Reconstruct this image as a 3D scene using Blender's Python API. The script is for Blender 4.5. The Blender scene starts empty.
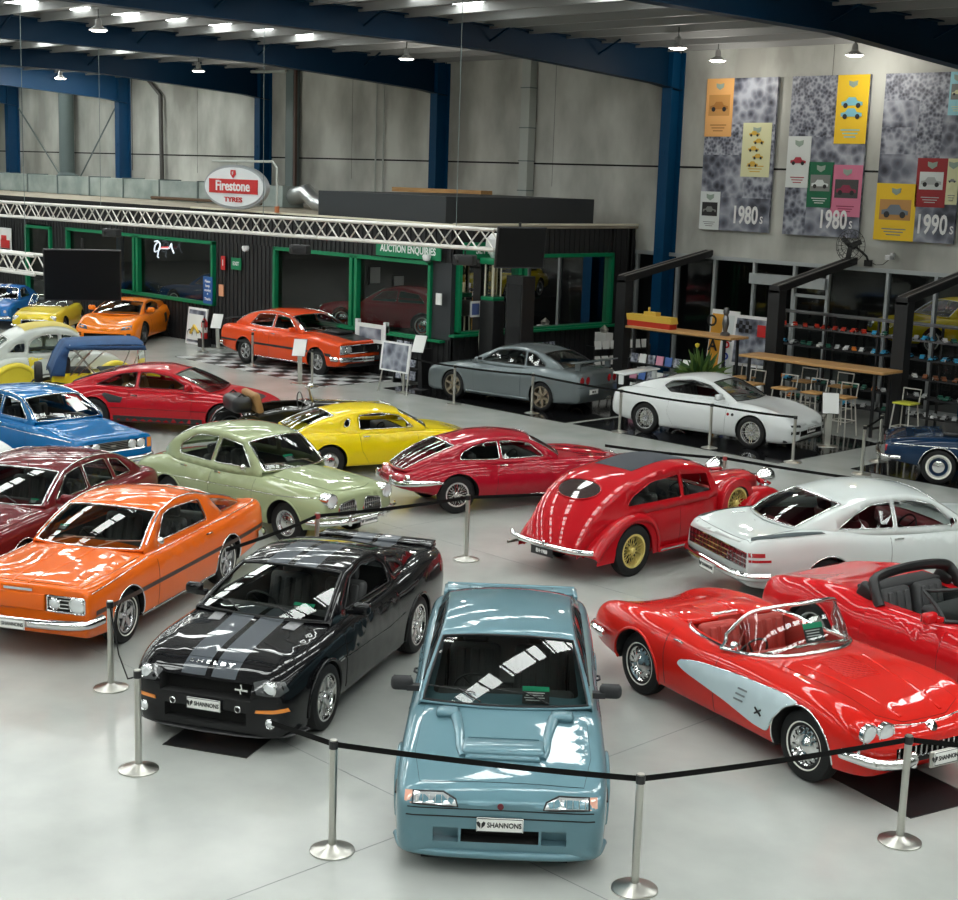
import bpy, bmesh, math, random
from mathutils import Vector, Matrix
from mathutils.bvhtree import BVHTree
from mathutils.geometry import delaunay_2d_cdt, interpolate_bezier
from math import sin, cos, pi, radians, atan2, hypot
random.seed(7)
C = bpy.context.scene.collection
SC = bpy.context.scene

# ------------------------------------------------------------------ camera
YAW, PITCH, ROLL, EYE, FPX = -0.797, 0.184, 0.033, 5.491, 1471.0
def _rot(v):                       # turns the view direction into the building's axes
    c, s = cos(YAW), sin(YAW)
    return Vector((v[0]*c + v[1]*s, -v[0]*s + v[1]*c, v[2]))
_R = Vector((1, 0, 0)); _U = Vector((0, sin(PITCH), cos(PITCH))); _F = Vector((0, cos(PITCH), -sin(PITCH)))
_r = _R*cos(ROLL) + _U*sin(ROLL); _u = _U*cos(ROLL) - _R*sin(ROLL)
_r, _u, _f = _rot(_r), _rot(_u), _rot(_F)
cam = bpy.data.cameras.new('camera')
cam.sensor_fit = 'HORIZONTAL'; cam.sensor_width = 36.0; cam.lens = FPX/958*36.0; cam.clip_end = 300
camo = bpy.data.objects.new('camera', cam); C.objects.link(camo)
M = Matrix((( _r.x, _u.x, -_f.x, 0), (_r.y, _u.y, -_f.y, 0), (_r.z, _u.z, -_f.z, EYE), (0, 0, 0, 1)))
camo.matrix_world = M
SC.camera = camo

# ------------------------------------------------------------------ world, exposure, big lights
w = bpy.data.worlds.new('world'); SC.world = w; w.use_nodes = True
bg = w.node_tree.nodes['Background']; bg.inputs[0].default_value = (.75, .85, 1, 1); bg.inputs[1].default_value = .35
SC.view_settings.view_transform = 'Standard'; SC.view_settings.look = 'None'
SC.view_settings.exposure = -.60; SC.view_settings.gamma = 1.0
SC.cycles.max_bounces = 6; SC.cycles.diffuse_bounces = 3; SC.cycles.glossy_bounces = 4; SC.cycles.transparent_max_bounces = 12
SC.cycles.transmission_bounces = 3; SC.cycles.sample_clamp_indirect = 6; SC.cycles.caustics_reflective = False; SC.cycles.caustics_refractive = False
SKYLIGHT = 21.0; LAMP = 130.0
def area(name, loc, sx, sy, power, col=(1, .98, .95), rot=(0, 0, 0)):
    l = bpy.data.lights.new(name, 'AREA'); l.shape = 'RECTANGLE'; l.size = sx; l.size_y = sy; l.energy = power; l.color = col
    o = bpy.data.objects.new(name, l); C.objects.link(o); o.location = loc; o.rotation_euler = rot
    return o

# ------------------------------------------------------------------ materials
MATS = {}
def mat(name, col=(.5, .5, .5), rough=.5, metal=0., coat=0., emit=0., spec=.5, bump=None, spc=None):
    if name in MATS: return MATS[name]
    m = bpy.data.materials.new(name); m.use_nodes = True; MATS[name] = m
    b = m.node_tree.nodes['Principled BSDF']
    b.inputs['Base Color'].default_value = (*col, 1); b.inputs['Roughness'].default_value = rough
    b.inputs['Metallic'].default_value = metal; b.inputs['Specular IOR Level'].default_value = spec
    if coat: b.inputs['Coat Weight'].default_value = coat; b.inputs['Coat Roughness'].default_value = .02
    if emit: b.inputs['Emission Color'].default_value = (*col, 1); b.inputs['Emission Strength'].default_value = emit
    if bump:
        nt = m.node_tree; n = nt.nodes.new('ShaderNodeTexNoise'); n.inputs['Scale'].default_value = bump[0]
        tc = nt.nodes.new('ShaderNodeTexCoord'); nt.links.new(tc.outputs['Object'], n.inputs['Vector'])
        bp = nt.nodes.new('ShaderNodeBump'); bp.inputs['Strength'].default_value = bump[1]; bp.inputs['Distance'].default_value = .02
        nt.links.new(n.outputs['Fac'], bp.inputs['Height']); nt.links.new(bp.outputs[0], b.inputs['Normal'])
    return m
def paint(name, col, metal=0.):
    m = mat(name, col, .4, metal, 1.0, spec=.05); m.node_tree.nodes['Principled BSDF'].inputs['Coat IOR'].default_value = 1.38; return m
def glass(name, tint=(.55, .6, .58), refl=1.0):
    if name in MATS: return MATS[name]
    m = bpy.data.materials.new(name); m.use_nodes = True; MATS[name] = m; nt = m.node_tree; nt.nodes.clear()
    o = nt.nodes.new('ShaderNodeOutputMaterial'); mx = nt.nodes.new('ShaderNodeMixShader'); t = nt.nodes.new('ShaderNodeBsdfTransparent')
    g = nt.nodes.new('ShaderNodeBsdfGlossy'); f = nt.nodes.new('ShaderNodeFresnel'); f.inputs[0].default_value = 1.5
    mu = nt.nodes.new('ShaderNodeMath'); mu.operation = 'MULTIPLY'; mu.inputs[1].default_value = 1.5*refl
    g.inputs['Roughness'].default_value = .02; t.inputs[0].default_value = (*tint, 1)
    nt.links.new(f.outputs[0], mu.inputs[0]); nt.links.new(mu.outputs[0], mx.inputs[0]); nt.links.new(t.outputs[0], mx.inputs[1])
    nt.links.new(g.outputs[0], mx.inputs[2]); nt.links.new(mx.outputs[0], o.inputs[0])
    return m
CHROME = mat('chrome', (.82, .82, .82), .09, 1.)
STEEL = mat('brushed_steel', (.55, .54, .5), .28, 1.)
BLACK = mat('satin_black', (.012, .012, .013), .4)
MATTE = mat('dark_trim', (.02, .02, .022), .7)
VOID = mat('shadow_black', (.006, .006, .006), .9)
RUBBER = mat('tyre_rubber', (.010, .010, .0105), .6, spec=.3)
WHITEW = mat('whitewall', (.75, .74, .68), .5)
LENS = mat('headlamp_lens', (.85, .88, .9), .12, .55, 1.)
REDL = mat('red_lens', (.35, .01, .015), .15, 0, 1.)
AMBER = mat('amber_lens', (.8, .25, .02), .15, 0, 1.)
GLASS = glass('car_glass', (.74, .80, .77), .8); DGLASS = glass('tinted_glass', (.2, .23, .24)); CGLASS = glass('clear_glass', (.8, .86, .84))
WHITE = mat('white_plastic', (.8, .8, .8), .4); PAPER = mat('paper', (.78, .78, .76), .7)
ALLOY = mat('alloy_silver', (.6, .6, .62), .22, 1.); DALLOY = mat('alloy_grey', (.2, .2, .21), .3, .9)
GREENC = mat('card_green', (.0, .35, .17), .5); BELT = mat('black_webbing', (.005, .005, .005), .8, spec=.15)

# ------------------------------------------------------------------ mesh builder
class MB:
    def __init__(s): s.v = []; s.f = []; s.m = []; s.mats = []; s.n = []
    def mi(s, m):
        if m not in s.mats: s.mats.append(m)
        return s.mats.index(m)
    def add(s, vs, fs, m, ns=None):
        o = len(s.v); s.v += [tuple(v) for v in vs]; k = s.mi(m)
        s.n += [tuple(n) for n in ns] if ns else [(0, 0, 0)]*len(vs)
        for f in fs: s.f.append(tuple(i+o for i in f)); s.m.append(k)
    def box(s, c, d, m, rz=0., rx=0., ry=0., tap=1.):
        R = Matrix.Rotation(rz, 3, 'Z') @ Matrix.Rotation(ry, 3, 'Y') @ Matrix.Rotation(rx, 3, 'X')
        vs = []
        for z in (-1, 1):
            t = tap if z > 0 else 1
            for x, y in ((-1, -1), (1, -1), (1, 1), (-1, 1)): vs.append(Vector(c) + R @ Vector((x*d[0]/2*t, y*d[1]/2*t, z*d[2]/2)))
        s.add(vs, [(3, 2, 1, 0), (4, 5, 6, 7), (0, 1, 5, 4), (1, 2, 6, 5), (2, 3, 7, 6), (3, 0, 4, 7)], m)
    def rbox(s, c, d, m, r=.02, rz=0., rx=0., ry=0., seg=3):        # rounded box
        bm = bmesh.new(); bmesh.ops.create_cube(bm, size=1)
        for v in bm.verts: v.co = Vector((v.co.x*d[0], v.co.y*d[1], v.co.z*d[2]))
        bmesh.ops.bevel(bm, geom=bm.edges[:], offset=min(r, min(d)*.48), segments=seg, profile=.5, affect='EDGES')
        R = Matrix.Rotation(rz, 3, 'Z') @ Matrix.Rotation(ry, 3, 'Y') @ Matrix.Rotation(rx, 3, 'X')
        bm.verts.index_update()
        s.add([Vector(c) + R @ v.co for v in bm.verts], [[v.index for v in f.verts] for f in bm.faces], m); bm.free()
    def tube(s, pts, r, m, n=6, closed=False, flat=None, caps=True):
        P = [Vector(p) for p in pts]
        if len(P) < 2: return
        L = len(P); vs = []; fs = []; up = None
        for i, p in enumerate(P):
            a = P[(i-1) % L] if (closed or i) else p; b = P[(i+1) % L] if (closed or i < L-1) else p
            t = (b-a)
            if t.length < 1e-7: t = Vector((1, 0, 0))
            t.normalize()
            if up is None: up = Vector((0, 0, 1)) if abs(t.z) < .9 else Vector((1, 0, 0))
            u = up - t*up.dot(t)
            if u.length < 1e-4: u = t.orthogonal()
            u.normalize(); up = u; q = t.cross(u)
            rr = r[i] if isinstance(r, (list, tuple)) else r
            for k in range(n):
                A = 2*pi*k/n + (pi/4 if n == 4 else 0)
                vs.append(p + (u*cos(A)*(flat or 1) + q*sin(A))*rr)
        for i in range(L if closed else L-1):
            j = (i+1) % L
            for k in range(n): fs.append((i*n+k, i*n+(k+1) % n, j*n+(k+1) % n, j*n+k))
        if not closed and caps: fs.append(tuple(range(n))[::-1]); fs.append(tuple((L-1)*n+k for k in range(n)))
        s.add(vs, fs, m)
    def lathe(s, prof, m, c=(0, 0, 0), axis='z', n=24, closed=False, mats=None, cap=False):
        c = Vector(c); L = len(prof)
        if isinstance(axis, str): ax = {'z': (0, 0, 1), 'x': (1, 0, 0), 'y': (0, 1, 0)}[axis]
        else: ax = axis
        a = Vector(ax).normalized(); u = a.orthogonal().normalized(); q = a.cross(u); vs = []
        for r, h in prof:
            for k in range(n): A = 2*pi*k/n; vs.append(c + a*h + (u*cos(A)+q*sin(A))*r)
        for i in range(L if closed else L-1):
            j = (i+1) % L
            s.add([], [], m)
        o = len(s.v); s.v += [tuple(v) for v in vs]; s.n += [(0, 0, 0)]*len(vs)
        for i in range(L if closed else L-1):
            j = (i+1) % L; k_ = s.mi(mats[i] if mats else m)
            for k in range(n):
                s.f.append((o+i*n+k, o+i*n+(k+1) % n, o+j*n+(k+1) % n, o+j*n+k)); s.m.append(k_)
        if cap and not closed:
            if prof[0][0] > 1e-4: s.f.append(tuple(o+k for k in range(n))[::-1]); s.m.append(s.mi(mats[0] if mats else m))
            if prof[-1][0] > 1e-4: s.f.append(tuple(o+(L-1)*n+k for k in range(n))); s.m.append(s.mi(mats[-1] if mats else m))
    def prism(s, poly, z0, z1, m, axis='z', mat4=None):
        n = len(poly)
        def P(p, z):
            if axis == 'z': return (p[0], p[1], z)
            if axis == 'y': return (p[0], z, p[1])
            return (z, p[0], p[1])
        vs = [P(p, z0) for p in poly]+[P(p, z1) for p in poly]
        if mat4: vs = [mat4 @ Vector(v) for v in vs]
        s.add(vs, [tuple(range(n))[::-1], tuple(range(n, 2*n))]+[(i, (i+1) % n, n+(i+1) % n, n+i) for i in range(n)], m)
    def quad(s, pts, m): s.add(pts, [tuple(range(len(pts)))], m)
    def merge(s, b, T=None):
        o = len(s.v); T = T or Matrix()
        s.v += [tuple(T @ Vector(v)) for v in b.v]; s.n += [tuple(T.to_3x3() @ Vector(n)) for n in b.n]
        for f, k in zip(b.f, b.m): s.f.append(tuple(i+o for i in f)); s.m.append(s.mi(b.mats[k]))
    def mesh(s, name, smooth=40):
        me = bpy.data.meshes.new(name); me.from_pydata(s.v, [], s.f)
        for m in s.mats: me.materials.append(m)
        me.polygons.foreach_set('material_index', s.m)
        bm = bmesh.new(); bm.from_mesh(me)
        if not any(n != (0, 0, 0) for n in s.n): bmesh.ops.recalc_face_normals(bm, faces=bm.faces[:])
        bm.to_mesh(me); bm.free()
        if smooth:
            me.polygons.foreach_set('use_smooth', [True]*len(me.polygons)); me.set_sharp_from_angle(angle=radians(smooth))
        if any(n != (0, 0, 0) for n in s.n):
            me.normals_split_custom_set_from_vertices([n for n in s.n])
        me.update(); return me
    def build(s, name, parent=None, smooth=40, loc=None, rot=None, label=None):
        o = bpy.data.objects.new(name, s.mesh(name, smooth)); C.objects.link(o)
        if parent: o.parent = parent
        if loc: o.location = loc
        if rot: o.rotation_euler = rot
        if label: o['label'] = label
        return o
def tag(o, label, cat, group=None, kind=None):
    o['label'] = label; o['category'] = cat
    if group: o['group'] = group
    if kind: o['kind'] = kind
    return o
def empty(name, loc=(0, 0, 0), rz=0.):
    o = bpy.data.objects.new(name, None); C.objects.link(o); o.location = loc; o.rotation_euler = (0, 0, rz); o.empty_display_size = .2
    return o
def struct(name, mb, smooth=0, **k):
    o = mb.build(name, smooth=smooth, **k); o['kind'] = 'structure'; return o
def copy_tree(o, parent=None):
    c = o.copy(); C.objects.link(c)
    if parent: c.parent = parent
    for ch in o.children: copy_tree(ch, c)
    return c
TXT = {}
def text_mb(txt, size, m, bold=False, ext=.004, align='CENTER', sx=1.):
    key = (txt, size, bold, ext, align, sx)
    if key not in TXT:
        cu = bpy.data.curves.new('t', 'FONT'); cu.body = txt; cu.size = size; cu.extrude = ext; cu.align_x = align; cu.align_y = 'CENTER'; cu.resolution_u = 3
        if bold: cu.offset = size*.02
        ob = bpy.data.objects.new('t', cu); C.objects.link(ob)
        dg = bpy.context.evaluated_depsgraph_get(); me = bpy.data.meshes.new_from_object(ob.evaluated_get(dg))
        TXT[key] = ([(v.co.x*sx, v.co.y, v.co.z) for v in me.vertices], [tuple(p.vertices) for p in me.polygons])
        bpy.data.objects.remove(ob); bpy.data.curves.remove(cu); bpy.data.meshes.remove(me)
    b = MB(); b.add(TXT[key][0], TXT[key][1], m); return b
def face_to(loc, right, up):            # local x->right, y->up, z->out
    r = Vector(right).normalized(); u = Vector(up); u = (u - r*u.dot(r)).normalized(); n = r.cross(u)
    return Matrix.Translation(Vector(loc)) @ Matrix((r, u, n)).transposed().to_4x4()

def pchip(pts):
    xs = [p[0] for p in pts]; ys = [p[1] for p in pts]
    if xs[0] > xs[-1]: xs = xs[::-1]; ys = ys[::-1]
    n = len(xs)
    if n == 1: return lambda x: ys[0]
    h = [xs[i+1]-xs[i] for i in range(n-1)]; d = [(ys[i+1]-ys[i])/h[i] for i in range(n-1)]
    m = [d[0]]+[0 if d[i-1]*d[i] <= 0 else 2*d[i-1]*d[i]/(d[i-1]+d[i]) for i in range(1, n-1)]+[d[-1]]
    def f(x):
        if x <= xs[0]: return ys[0]
        if x >= xs[-1]: return ys[-1]
        i = 0
        while x > xs[i+1]: i += 1
        t = (x-xs[i])/h[i]
        return (ys[i]*(1+2*t)*(1-t)**2 + h[i]*m[i]*t*(1-t)**2 + ys[i+1]*t*t*(3-2*t) + h[i]*m[i+1]*t*t*(t-1))
    return f
def catmull(P, n=4, closed=False):
    out = []; L = len(P)
    P = [Vector(p) for p in P]
    for i in range(L if closed else L-1):
        p1 = P[i]; p2 = P[(i+1) % L]; p0 = P[i-1] if (closed or i) else p1*2-p2; p3 = P[(i+2) % L] if (closed or i+2 < L) else p2*2-p1
        for k in range(n):
            t = k/n
            out.append(.5*((2*p1)+(p2-p0)*t+(2*p0-5*p1+4*p2-p3)*t*t+(3*p1-p0-3*p2+p3)*t**3))
    if not closed: out.append(P[-1])
    return out
def rpoly(P, r=.04, n=4):               # polygon with filleted corners; a third value on a point sets its own radius
    out = []; L = len(P)
    for i in range(L):
        p = Vector(P[i][:2]); a = Vector(P[i-1][:2])-p; b = Vector(P[(i+1) % L][:2])-p
        rr = P[i][2] if len(P[i]) > 2 else r
        la, lb = a.length, b.length; rr = min(rr, la*.48, lb*.48)
        if rr < 1e-3: out.append(p); continue
        a = p+a/la*rr; b = p+b/lb*rr
        for k in range(n+1):
            t = k/n; out.append(a*(1-t)**2+p*2*t*(1-t)+b*t*t)
    return [(q.x, q.y) for q in out]
def inpoly(x, y, P):
    c = False; j = len(P)-1
    for i in range(len(P)):
        if (P[i][1] > y) != (P[j][1] > y) and x < (P[j][0]-P[i][0])*(y-P[i][1])/(P[j][1]-P[i][1])+P[i][0]: c = not c
        j = i
    return c
def resamp(P, step, closed=True):
    out = []; L = len(P)
    for i in range(L if closed else L-1):
        a = Vector(P[i]); b = Vector(P[(i+1) % L]); n = max(1, int((b-a).length/step+.5))
        for k in range(n): out.append(tuple(a+(b-a)*k/n))
    if not closed: out.append(tuple(P[-1]))
    return out
def cdt(outer, holes=(), step=.07):
    pts = [Vector(p[:2]) for p in outer]; faces = [list(range(len(outer)))]; polys = [outer]
    edges = [(i, (i+1) % len(outer)) for i in range(len(outer))]
    for h in holes:
        o = len(pts); pts += [Vector(p[:2]) for p in h]; edges += [(o+i, o+(i+1) % len(h)) for i in range(len(h))]
    x0 = min(p[0] for p in outer); x1 = max(p[0] for p in outer); y0 = min(p[1] for p in outer); y1 = max(p[1] for p in outer)
    bd = list(pts)
    nx = int((x1-x0)/step); ny = int((y1-y0)/step)
    for i in range(nx+1):
        for j in range(ny+1):
            q = Vector((x0+(i+.5)*step, y0+(j+.5+.5*(i % 2))*step))
            if inpoly(q.x, q.y, outer) and not any(inpoly(q.x, q.y, h) for h in holes) and min((q-b).length_squared for b in bd) > (step*.45)**2: pts.append(q)
    r = delaunay_2d_cdt(pts, edges, [], 0, 1e-5)
    V = r[0]; F = []
    for f in r[2]:
        cx = sum(V[i].x for i in f)/len(f); cy = sum(V[i].y for i in f)/len(f)
        if inpoly(cx, cy, outer) and not any(inpoly(cx, cy, h) for h in holes): F.append(tuple(f))
    return V, F
# ------------------------------------------------------------------ cars
WHEELS = {}
def wheel_parts(style, R, rim, W, wm=None):
    key = (style, R, rim, W, wm)
    if key in WHEELS: return WHEELS[key]
    t = MB(); h = W/2
    t.lathe([(rim-.005, -h*.9), (rim+.01, -h), (R-.04, -h*1.04), (R-.012, -h*.9), (R, -h*.55), (R, h*.55), (R-.012, h*.9), (R-.04, h*1.04), (rim+.01, h), (rim-.005, h*.9)], RUBBER, axis='y', n=40, closed=True)
    if 'white' in style:
        a, b = ((rim+.012, rim+.05) if 'wide' in style else (rim+.03, rim+.045))
        t.lathe([(a, h*1.0), ((a+b)/2, h*1.06+.004), (b, h*1.06+.002)], WHITEW, axis='y', n=40)
    for k in range(3): t.lathe([(R+.001, h*(-.3+.3*k)-.006), (R+.001, h*(-.3+.3*k)+.006)], VOID, axis='y', n=40)
    r = MB(); s = style.split('_')[0]
    def barrel(m, d=.5): r.lathe([(rim+.012, h*.98), (rim-.005, h*.9), (rim-.02, h*.6), (rim-.03, -h*d), (rim-.03, -h), (rim, -h)], m, axis='y', n=40)
    def ring(a, b, y, m, w=.012): r.lathe([(a, y-w), (a, y), (b, y), (b, y-w)], m, axis='y', n=36, closed=True)
    def spoke(A, a, b, wd0, wd1, y0, y1, m, th=.02):
        ca, sa = cos(A), sin(A); vs = []
        for rr, wd, yy in ((a, wd0, y0), (b, wd1, y1)):
            for sx in (-1, 1):
                for yo in (0, -th): vs.append((rr*ca-sx*wd*sa, yy+yo, rr*sa+sx*wd*ca))
        r.add(vs, [(0, 2, 6, 4), (1, 5, 7, 3), (0, 4, 5, 1), (2, 3, 7, 6), (0, 1, 3, 2), (4, 6, 7, 5)], m)
    if s == 'cap':          # steel wheel with chrome dog dish cap
        m = wm or ALLOY; barrel(m)
        r.lathe([(rim-.01, h*.75), (rim*.86, h*.45), (rim*.62, h*.62), (rim*.6, h*.55)], m, axis='y', n=36)
        r.lathe([(rim*.66, h*.6), (rim*.6, h*.8), (rim*.4, h*.92), (rim*.16, h*.97), (rim*.13, h*1.12), (0.001, h*1.14)], CHROME, axis='y', n=36)
        for k in range(10):
            A = k*2*pi/10; r.lathe([(.018, h*.52), (.018, h*.56)], VOID, c=(rim*.78*cos(A), 0, rim*.78*sin(A)), axis='y', n=8)
        ring(rim*.93, rim+.012, h*.98, CHROME)
    elif s == 'full':       # full chrome disc with spinner rings and cooling slots
        barrel(CHROME)
        r.lathe([(rim, h*.95), (rim*.9, h*.72), (rim*.75, h*.78), (rim*.6, h*.95), (rim*.5, h*.7), (rim*.34, h*.85), (rim*.2, h*1.15), (.001, h*1.2)], wm or CHROME, axis='y', n=36)
        for k in range(16):
            A = k*2*pi/16; spoke(A, rim*.55, rim*.84, .012, .018, h*.93, h*.84, CHROME, .02)
            r.box((rim*.86*cos(A+.2), h*.78, rim*.86*sin(A+.2)), (.03, .006, .012), VOID, ry=-(A+.2))
    elif s == 'wire':
        m = wm or CHROME; barrel(m, .2); ring(rim*.9, rim+.014, h*.98, m, .02)
        r.lathe([(.05, -h*.4), (.055, h*.5), (.045, h*.9), (.03, h*1.05), (.001, h*1.05)], m, axis='y', n=16)
        for k in range(36):
            A = k*2*pi/36; d = .45 if k % 2 else -.45; y0 = h*(.75 if k % 4 < 2 else .1)
            r.tube([(.05*cos(A+d), y0, .05*sin(A+d)), (rim*.93*cos(A), h*.55 if k % 4 < 2 else h*.3, rim*.93*sin(A))], .0045, m, n=4)
        if m is CHROME: spoke(0, -.075, .075, .012, .012, h*1.08, h*1.08, CHROME, .02)
    else:                   # alloy, style 'al<n>' or 'dual<n>' or 'mesh<n>'
        m = wm or ALLOY; barrel(m); ring(rim*.94, rim+.012, h*.97, m, .03)
        n = int(''.join(ch for ch in s if ch.isdigit()) or 5)
        for k in range(n):
            A = k*2*pi/n+.3
            if s[0] == 'd': spoke(A-.12, .05, rim*.96, .012, .014, h*.75, h*.85, m); spoke(A+.12, .05, rim*.96, .012, .014, h*.75, h*.85, m)
            elif s[0] == 'm':
                A1 = A+.38; 
                for q in (1, -1):
                    B = A+q*.3; r.tube([(.07*cos(A), h*.7, .07*sin(A)), (rim*.94*cos(B), h*.85, rim*.94*sin(B))], .011, m, n=4)
            elif s[0] == 'o': spoke(A, .06, rim*.97, .05, .06, h*.45, h*.6, m, .03); 
            else: spoke(A, .05, rim*.96, .035, .028, h*.72, h*.85, m, .03)
        r.lathe([(rim*.3, h*.5), (rim*.28, h*.78), (rim*.14, h*.8), (rim*.12, h*.9), (.001, h*.9)], m, axis='y', n=20)
        for k in range(5):
            A = k*2*pi/5; r.lathe([(.009, h*.78), (.009, h*.83)], DALLOY, c=(rim*.2*cos(A), 0, rim*.2*sin(A)), axis='y', n=6)
        # brake disc
        r.lathe([(rim*.75, h*.1), (rim*.75, h*.2), (.05, h*.2)], STEEL, axis='y', n=28)
    if s[:1] in ('w', 'c', 'f') or True: r.lathe([(rim-.03, -h*.6), (.001, -h*.6)], VOID, axis='y', n=28)
    WHEELS[key] = (t.mesh('tyre'), r.mesh('rim')); return WHEELS[key]

SEAT = {}
class Car:
    def __init__(s, name, label, pos, deg, pm, T, wb, track, R, cab=None, rim=.2, tw=.19, wheel='cap', wm=None, arch=None, fx=None, sq=.5, cy=.82, tk=.955,
                 interior=None, cavity=None, gh=None, cat='car', seats=True, caph=None, wheels=True, archr=None, wellw=.3, seatm=None, floor=.28, sc=None):
        s._sc = sc
        s.root = empty(name, (pos[0], pos[1], 0), radians(deg)); tag(s.root, label, cat)
        if sc: s.root.scale = sc
        s.pm = pm; s.T = T; s.wb = wb; s.R = R; s.im = interior or mat('interior_black', (.035, .035, .036), .7)
        s.seam = MB(); s.chr = MB(); s.sq = sq; s.cyf = cy; s.tk = tk; s.track = track; s.gh = None
        def smooth(g):
            x0_, x1_ = T[0][0], T[-1][0]
            def f(x):
                d = min(.14, max(0, (x0_-x)*.5), max(0, (x-x1_)*.5))
                return g(x) if d < .01 else (g(x)*2+g(x-d)+g(x+d)+g(x-d/2)*1.5+g(x+d/2)*1.5)/7
            return f
        s.f = [smooth(pchip([(r[0], r[k]) for r in T])) for k in range(1, 6)]
        s.loft()
        ar = arch or R+.045
        s.cutr = ar if isinstance(ar, (tuple, list)) else (ar, ar)
        fx = wb/2 if fx is None else fx
        s.ax = (fx, fx-wb)
        cut = MB(); rx = archr
        for k, x in enumerate(s.ax):
            r_ = ar[k] if isinstance(ar, (tuple, list)) else ar
            if r_ <= 0: continue
            for sd in (1, -1):
                w_ = s.f[0](x); cut.lathe([(r_, sd*(track/2-tw/2-.06)), (r_, sd*(w_+.35))], VOID, c=(x, 0, R), axis='y', n=36, cap=True)
        if cavity:
            x1, x0, wc = cavity[:3]; zt = cavity[3] if len(cavity) > 3 else 1.8
            P = rpoly([(x0, -wc*.93), (x1, -wc), (x1, wc), (x0, wc*.93)], cavity[4] if len(cavity) > 4 else .12)
            cut.prism(P, floor, zt, s.im)
        s.cut = cut; s.bm_extra = MB(); s.doors = 0
        # wheels
        if wheels:
            tm, rm = wheel_parts(wheel, R, rim, tw, wm)
            for x in s.ax:
                for sd in (-1, 1):
                    t = bpy.data.objects.new('wheel', tm); C.objects.link(t); t.parent = s.root; t.location = (x, sd*track/2, R)
                    t.rotation_euler = (0, random.uniform(0, 3)*0, 0 if sd > 0 else pi)
                    r = bpy.data.objects.new('rim', rm); C.objects.link(r); r.parent = t
        if gh: s.greenhouse(**gh)
        if seats and cavity: s.mkseats(cavity, seatm, roadster=(gh is None), h=(gh or {}).get('A', (0, .9))[1] if gh else .85)
    # ---- lower body
    def sec(s, x):
        w, top, cr, sd, bt = [f(x) for f in s.f]; sq = s.sq; c = s.cyf
        P = [(0, top), (w*c*.4, top+(cr-top)*.12), (w*c*.75, top+(cr-top)*.62), (w*c, cr), (w*(.91+.07*sq), cr-(cr-sd)*(.42-.22*sq)), (w, sd),
             (w*.995, sd+(bt-sd)*.45), (w*(s.tk+1)/2, bt+(sd-bt)*.2), (w*s.tk, bt+.02), (w*s.tk-.03, bt)]
        return [(p.x, p.y) for p in catmull([(a, b) for a, b in P], 4)]+[(0, bt)]
    def loft(s):
        xs = [r[0] for r in s.T]; X = []
        for a, b in zip(xs[:-1], xs[1:]):
            n = max(1, min(14, int(abs(a-b)/.07+.5)))
            for k in range(n): X.append(a+(b-a)*k/n)
        X.append(xs[-1]); vs = []; fs = []; n = None
        for x in X:
            S = s.sec(x); full = S+[(-y, z) for y, z in S[-2:0:-1]]; n = len(full)
            vs += [Vector((x, y, z)) for y, z in full]
        L = len(X)
        for i in range(L-1):
            for k in range(n): a = i*n+k; b = i*n+(k+1) % n; fs.append((a, b, b+n, a+n))
        nrm = [Vector() for _ in vs]
        for f in fs:
            q = (vs[f[2]]-vs[f[0]]).cross(vs[f[3]]-vs[f[1]])
            for i in f: nrm[i] += q
        sg = 1
        for i in range(len(nrm)): nrm[i].normalize()
        m = (L//2)*n
        if nrm[m].z < 0: sg = -1; nrm = [-q for q in nrm]; fs = [f[::-1] for f in fs]
        c0 = tuple(range(n)); c1 = tuple((L-1)*n+k for k in range(n))
        s.lv = vs; s.ln = nrm; s.lf = fs; s.caps = [c0 if sg > 0 else c0[::-1], c1[::-1] if sg > 0 else c1]
        tri = []; 
        for f in fs: tri += [(f[0], f[1], f[2]), (f[0], f[2], f[3])]
        s.ntri = len(tri)
        vv = list(vs)
        for c in s.caps:
            k = len(vv); vv.append(sum((vs[i] for i in c), Vector())/len(c)); nrm.append(Vector((1 if c is s.caps[0] else -1, 0, 0)))
            for a, b in zip(c, c[1:]+c[:1]): tri.append((a, b, k))
        s.vv = vv; s.tri = tri; s.bvh = BVHTree.FromPolygons(vv, tri)
    def nat(s, idx, p):
        t = s.tri[idx]
        if idx >= s.ntri: return Vector((1 if p[0] > 0 else -1, 0, 0))
        a, b, c = (s.vv[i] for i in t); A = (b-a).cross(c-a).length or 1e-9
        wa = (b-p).cross(c-p).length/A; wb_ = (c-p).cross(a-p).length/A; wc = (a-p).cross(b-p).length/A
        n = s.ln[t[0]]*wa+s.ln[t[1]]*wb_+s.ln[t[2]]*wc
        return n.normalized() if n.length > 1e-6 else Vector((0, 0, 1))
    def hit(s, axis, a, b, side=1):
        if axis == 'side': o, d = Vector((a, side*3, b)), Vector((0, -side, 0))
        elif axis == 'top': o, d = Vector((a, b, 3)), Vector((0, 0, -1))
        elif axis == 'front': o, d = Vector((5, a, b)), Vector((-1, 0, 0))
        else: o, d = Vector((-5, a, b)), Vector((1, 0, 0))
        h = s.bvh.ray_cast(o, d)
        if h[0] is None:
            if axis == 'side': q = Vector((a, side*s.f[0](a), b))
            elif axis == 'top': q = Vector((a, b, s.f[1](a)))
            else: q = Vector((s.T[0][0] if axis == 'front' else s.T[-1][0], a, b))
            h = s.bvh.find_nearest(q)
        return h[0], s.nat(h[2], h[0])
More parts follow.
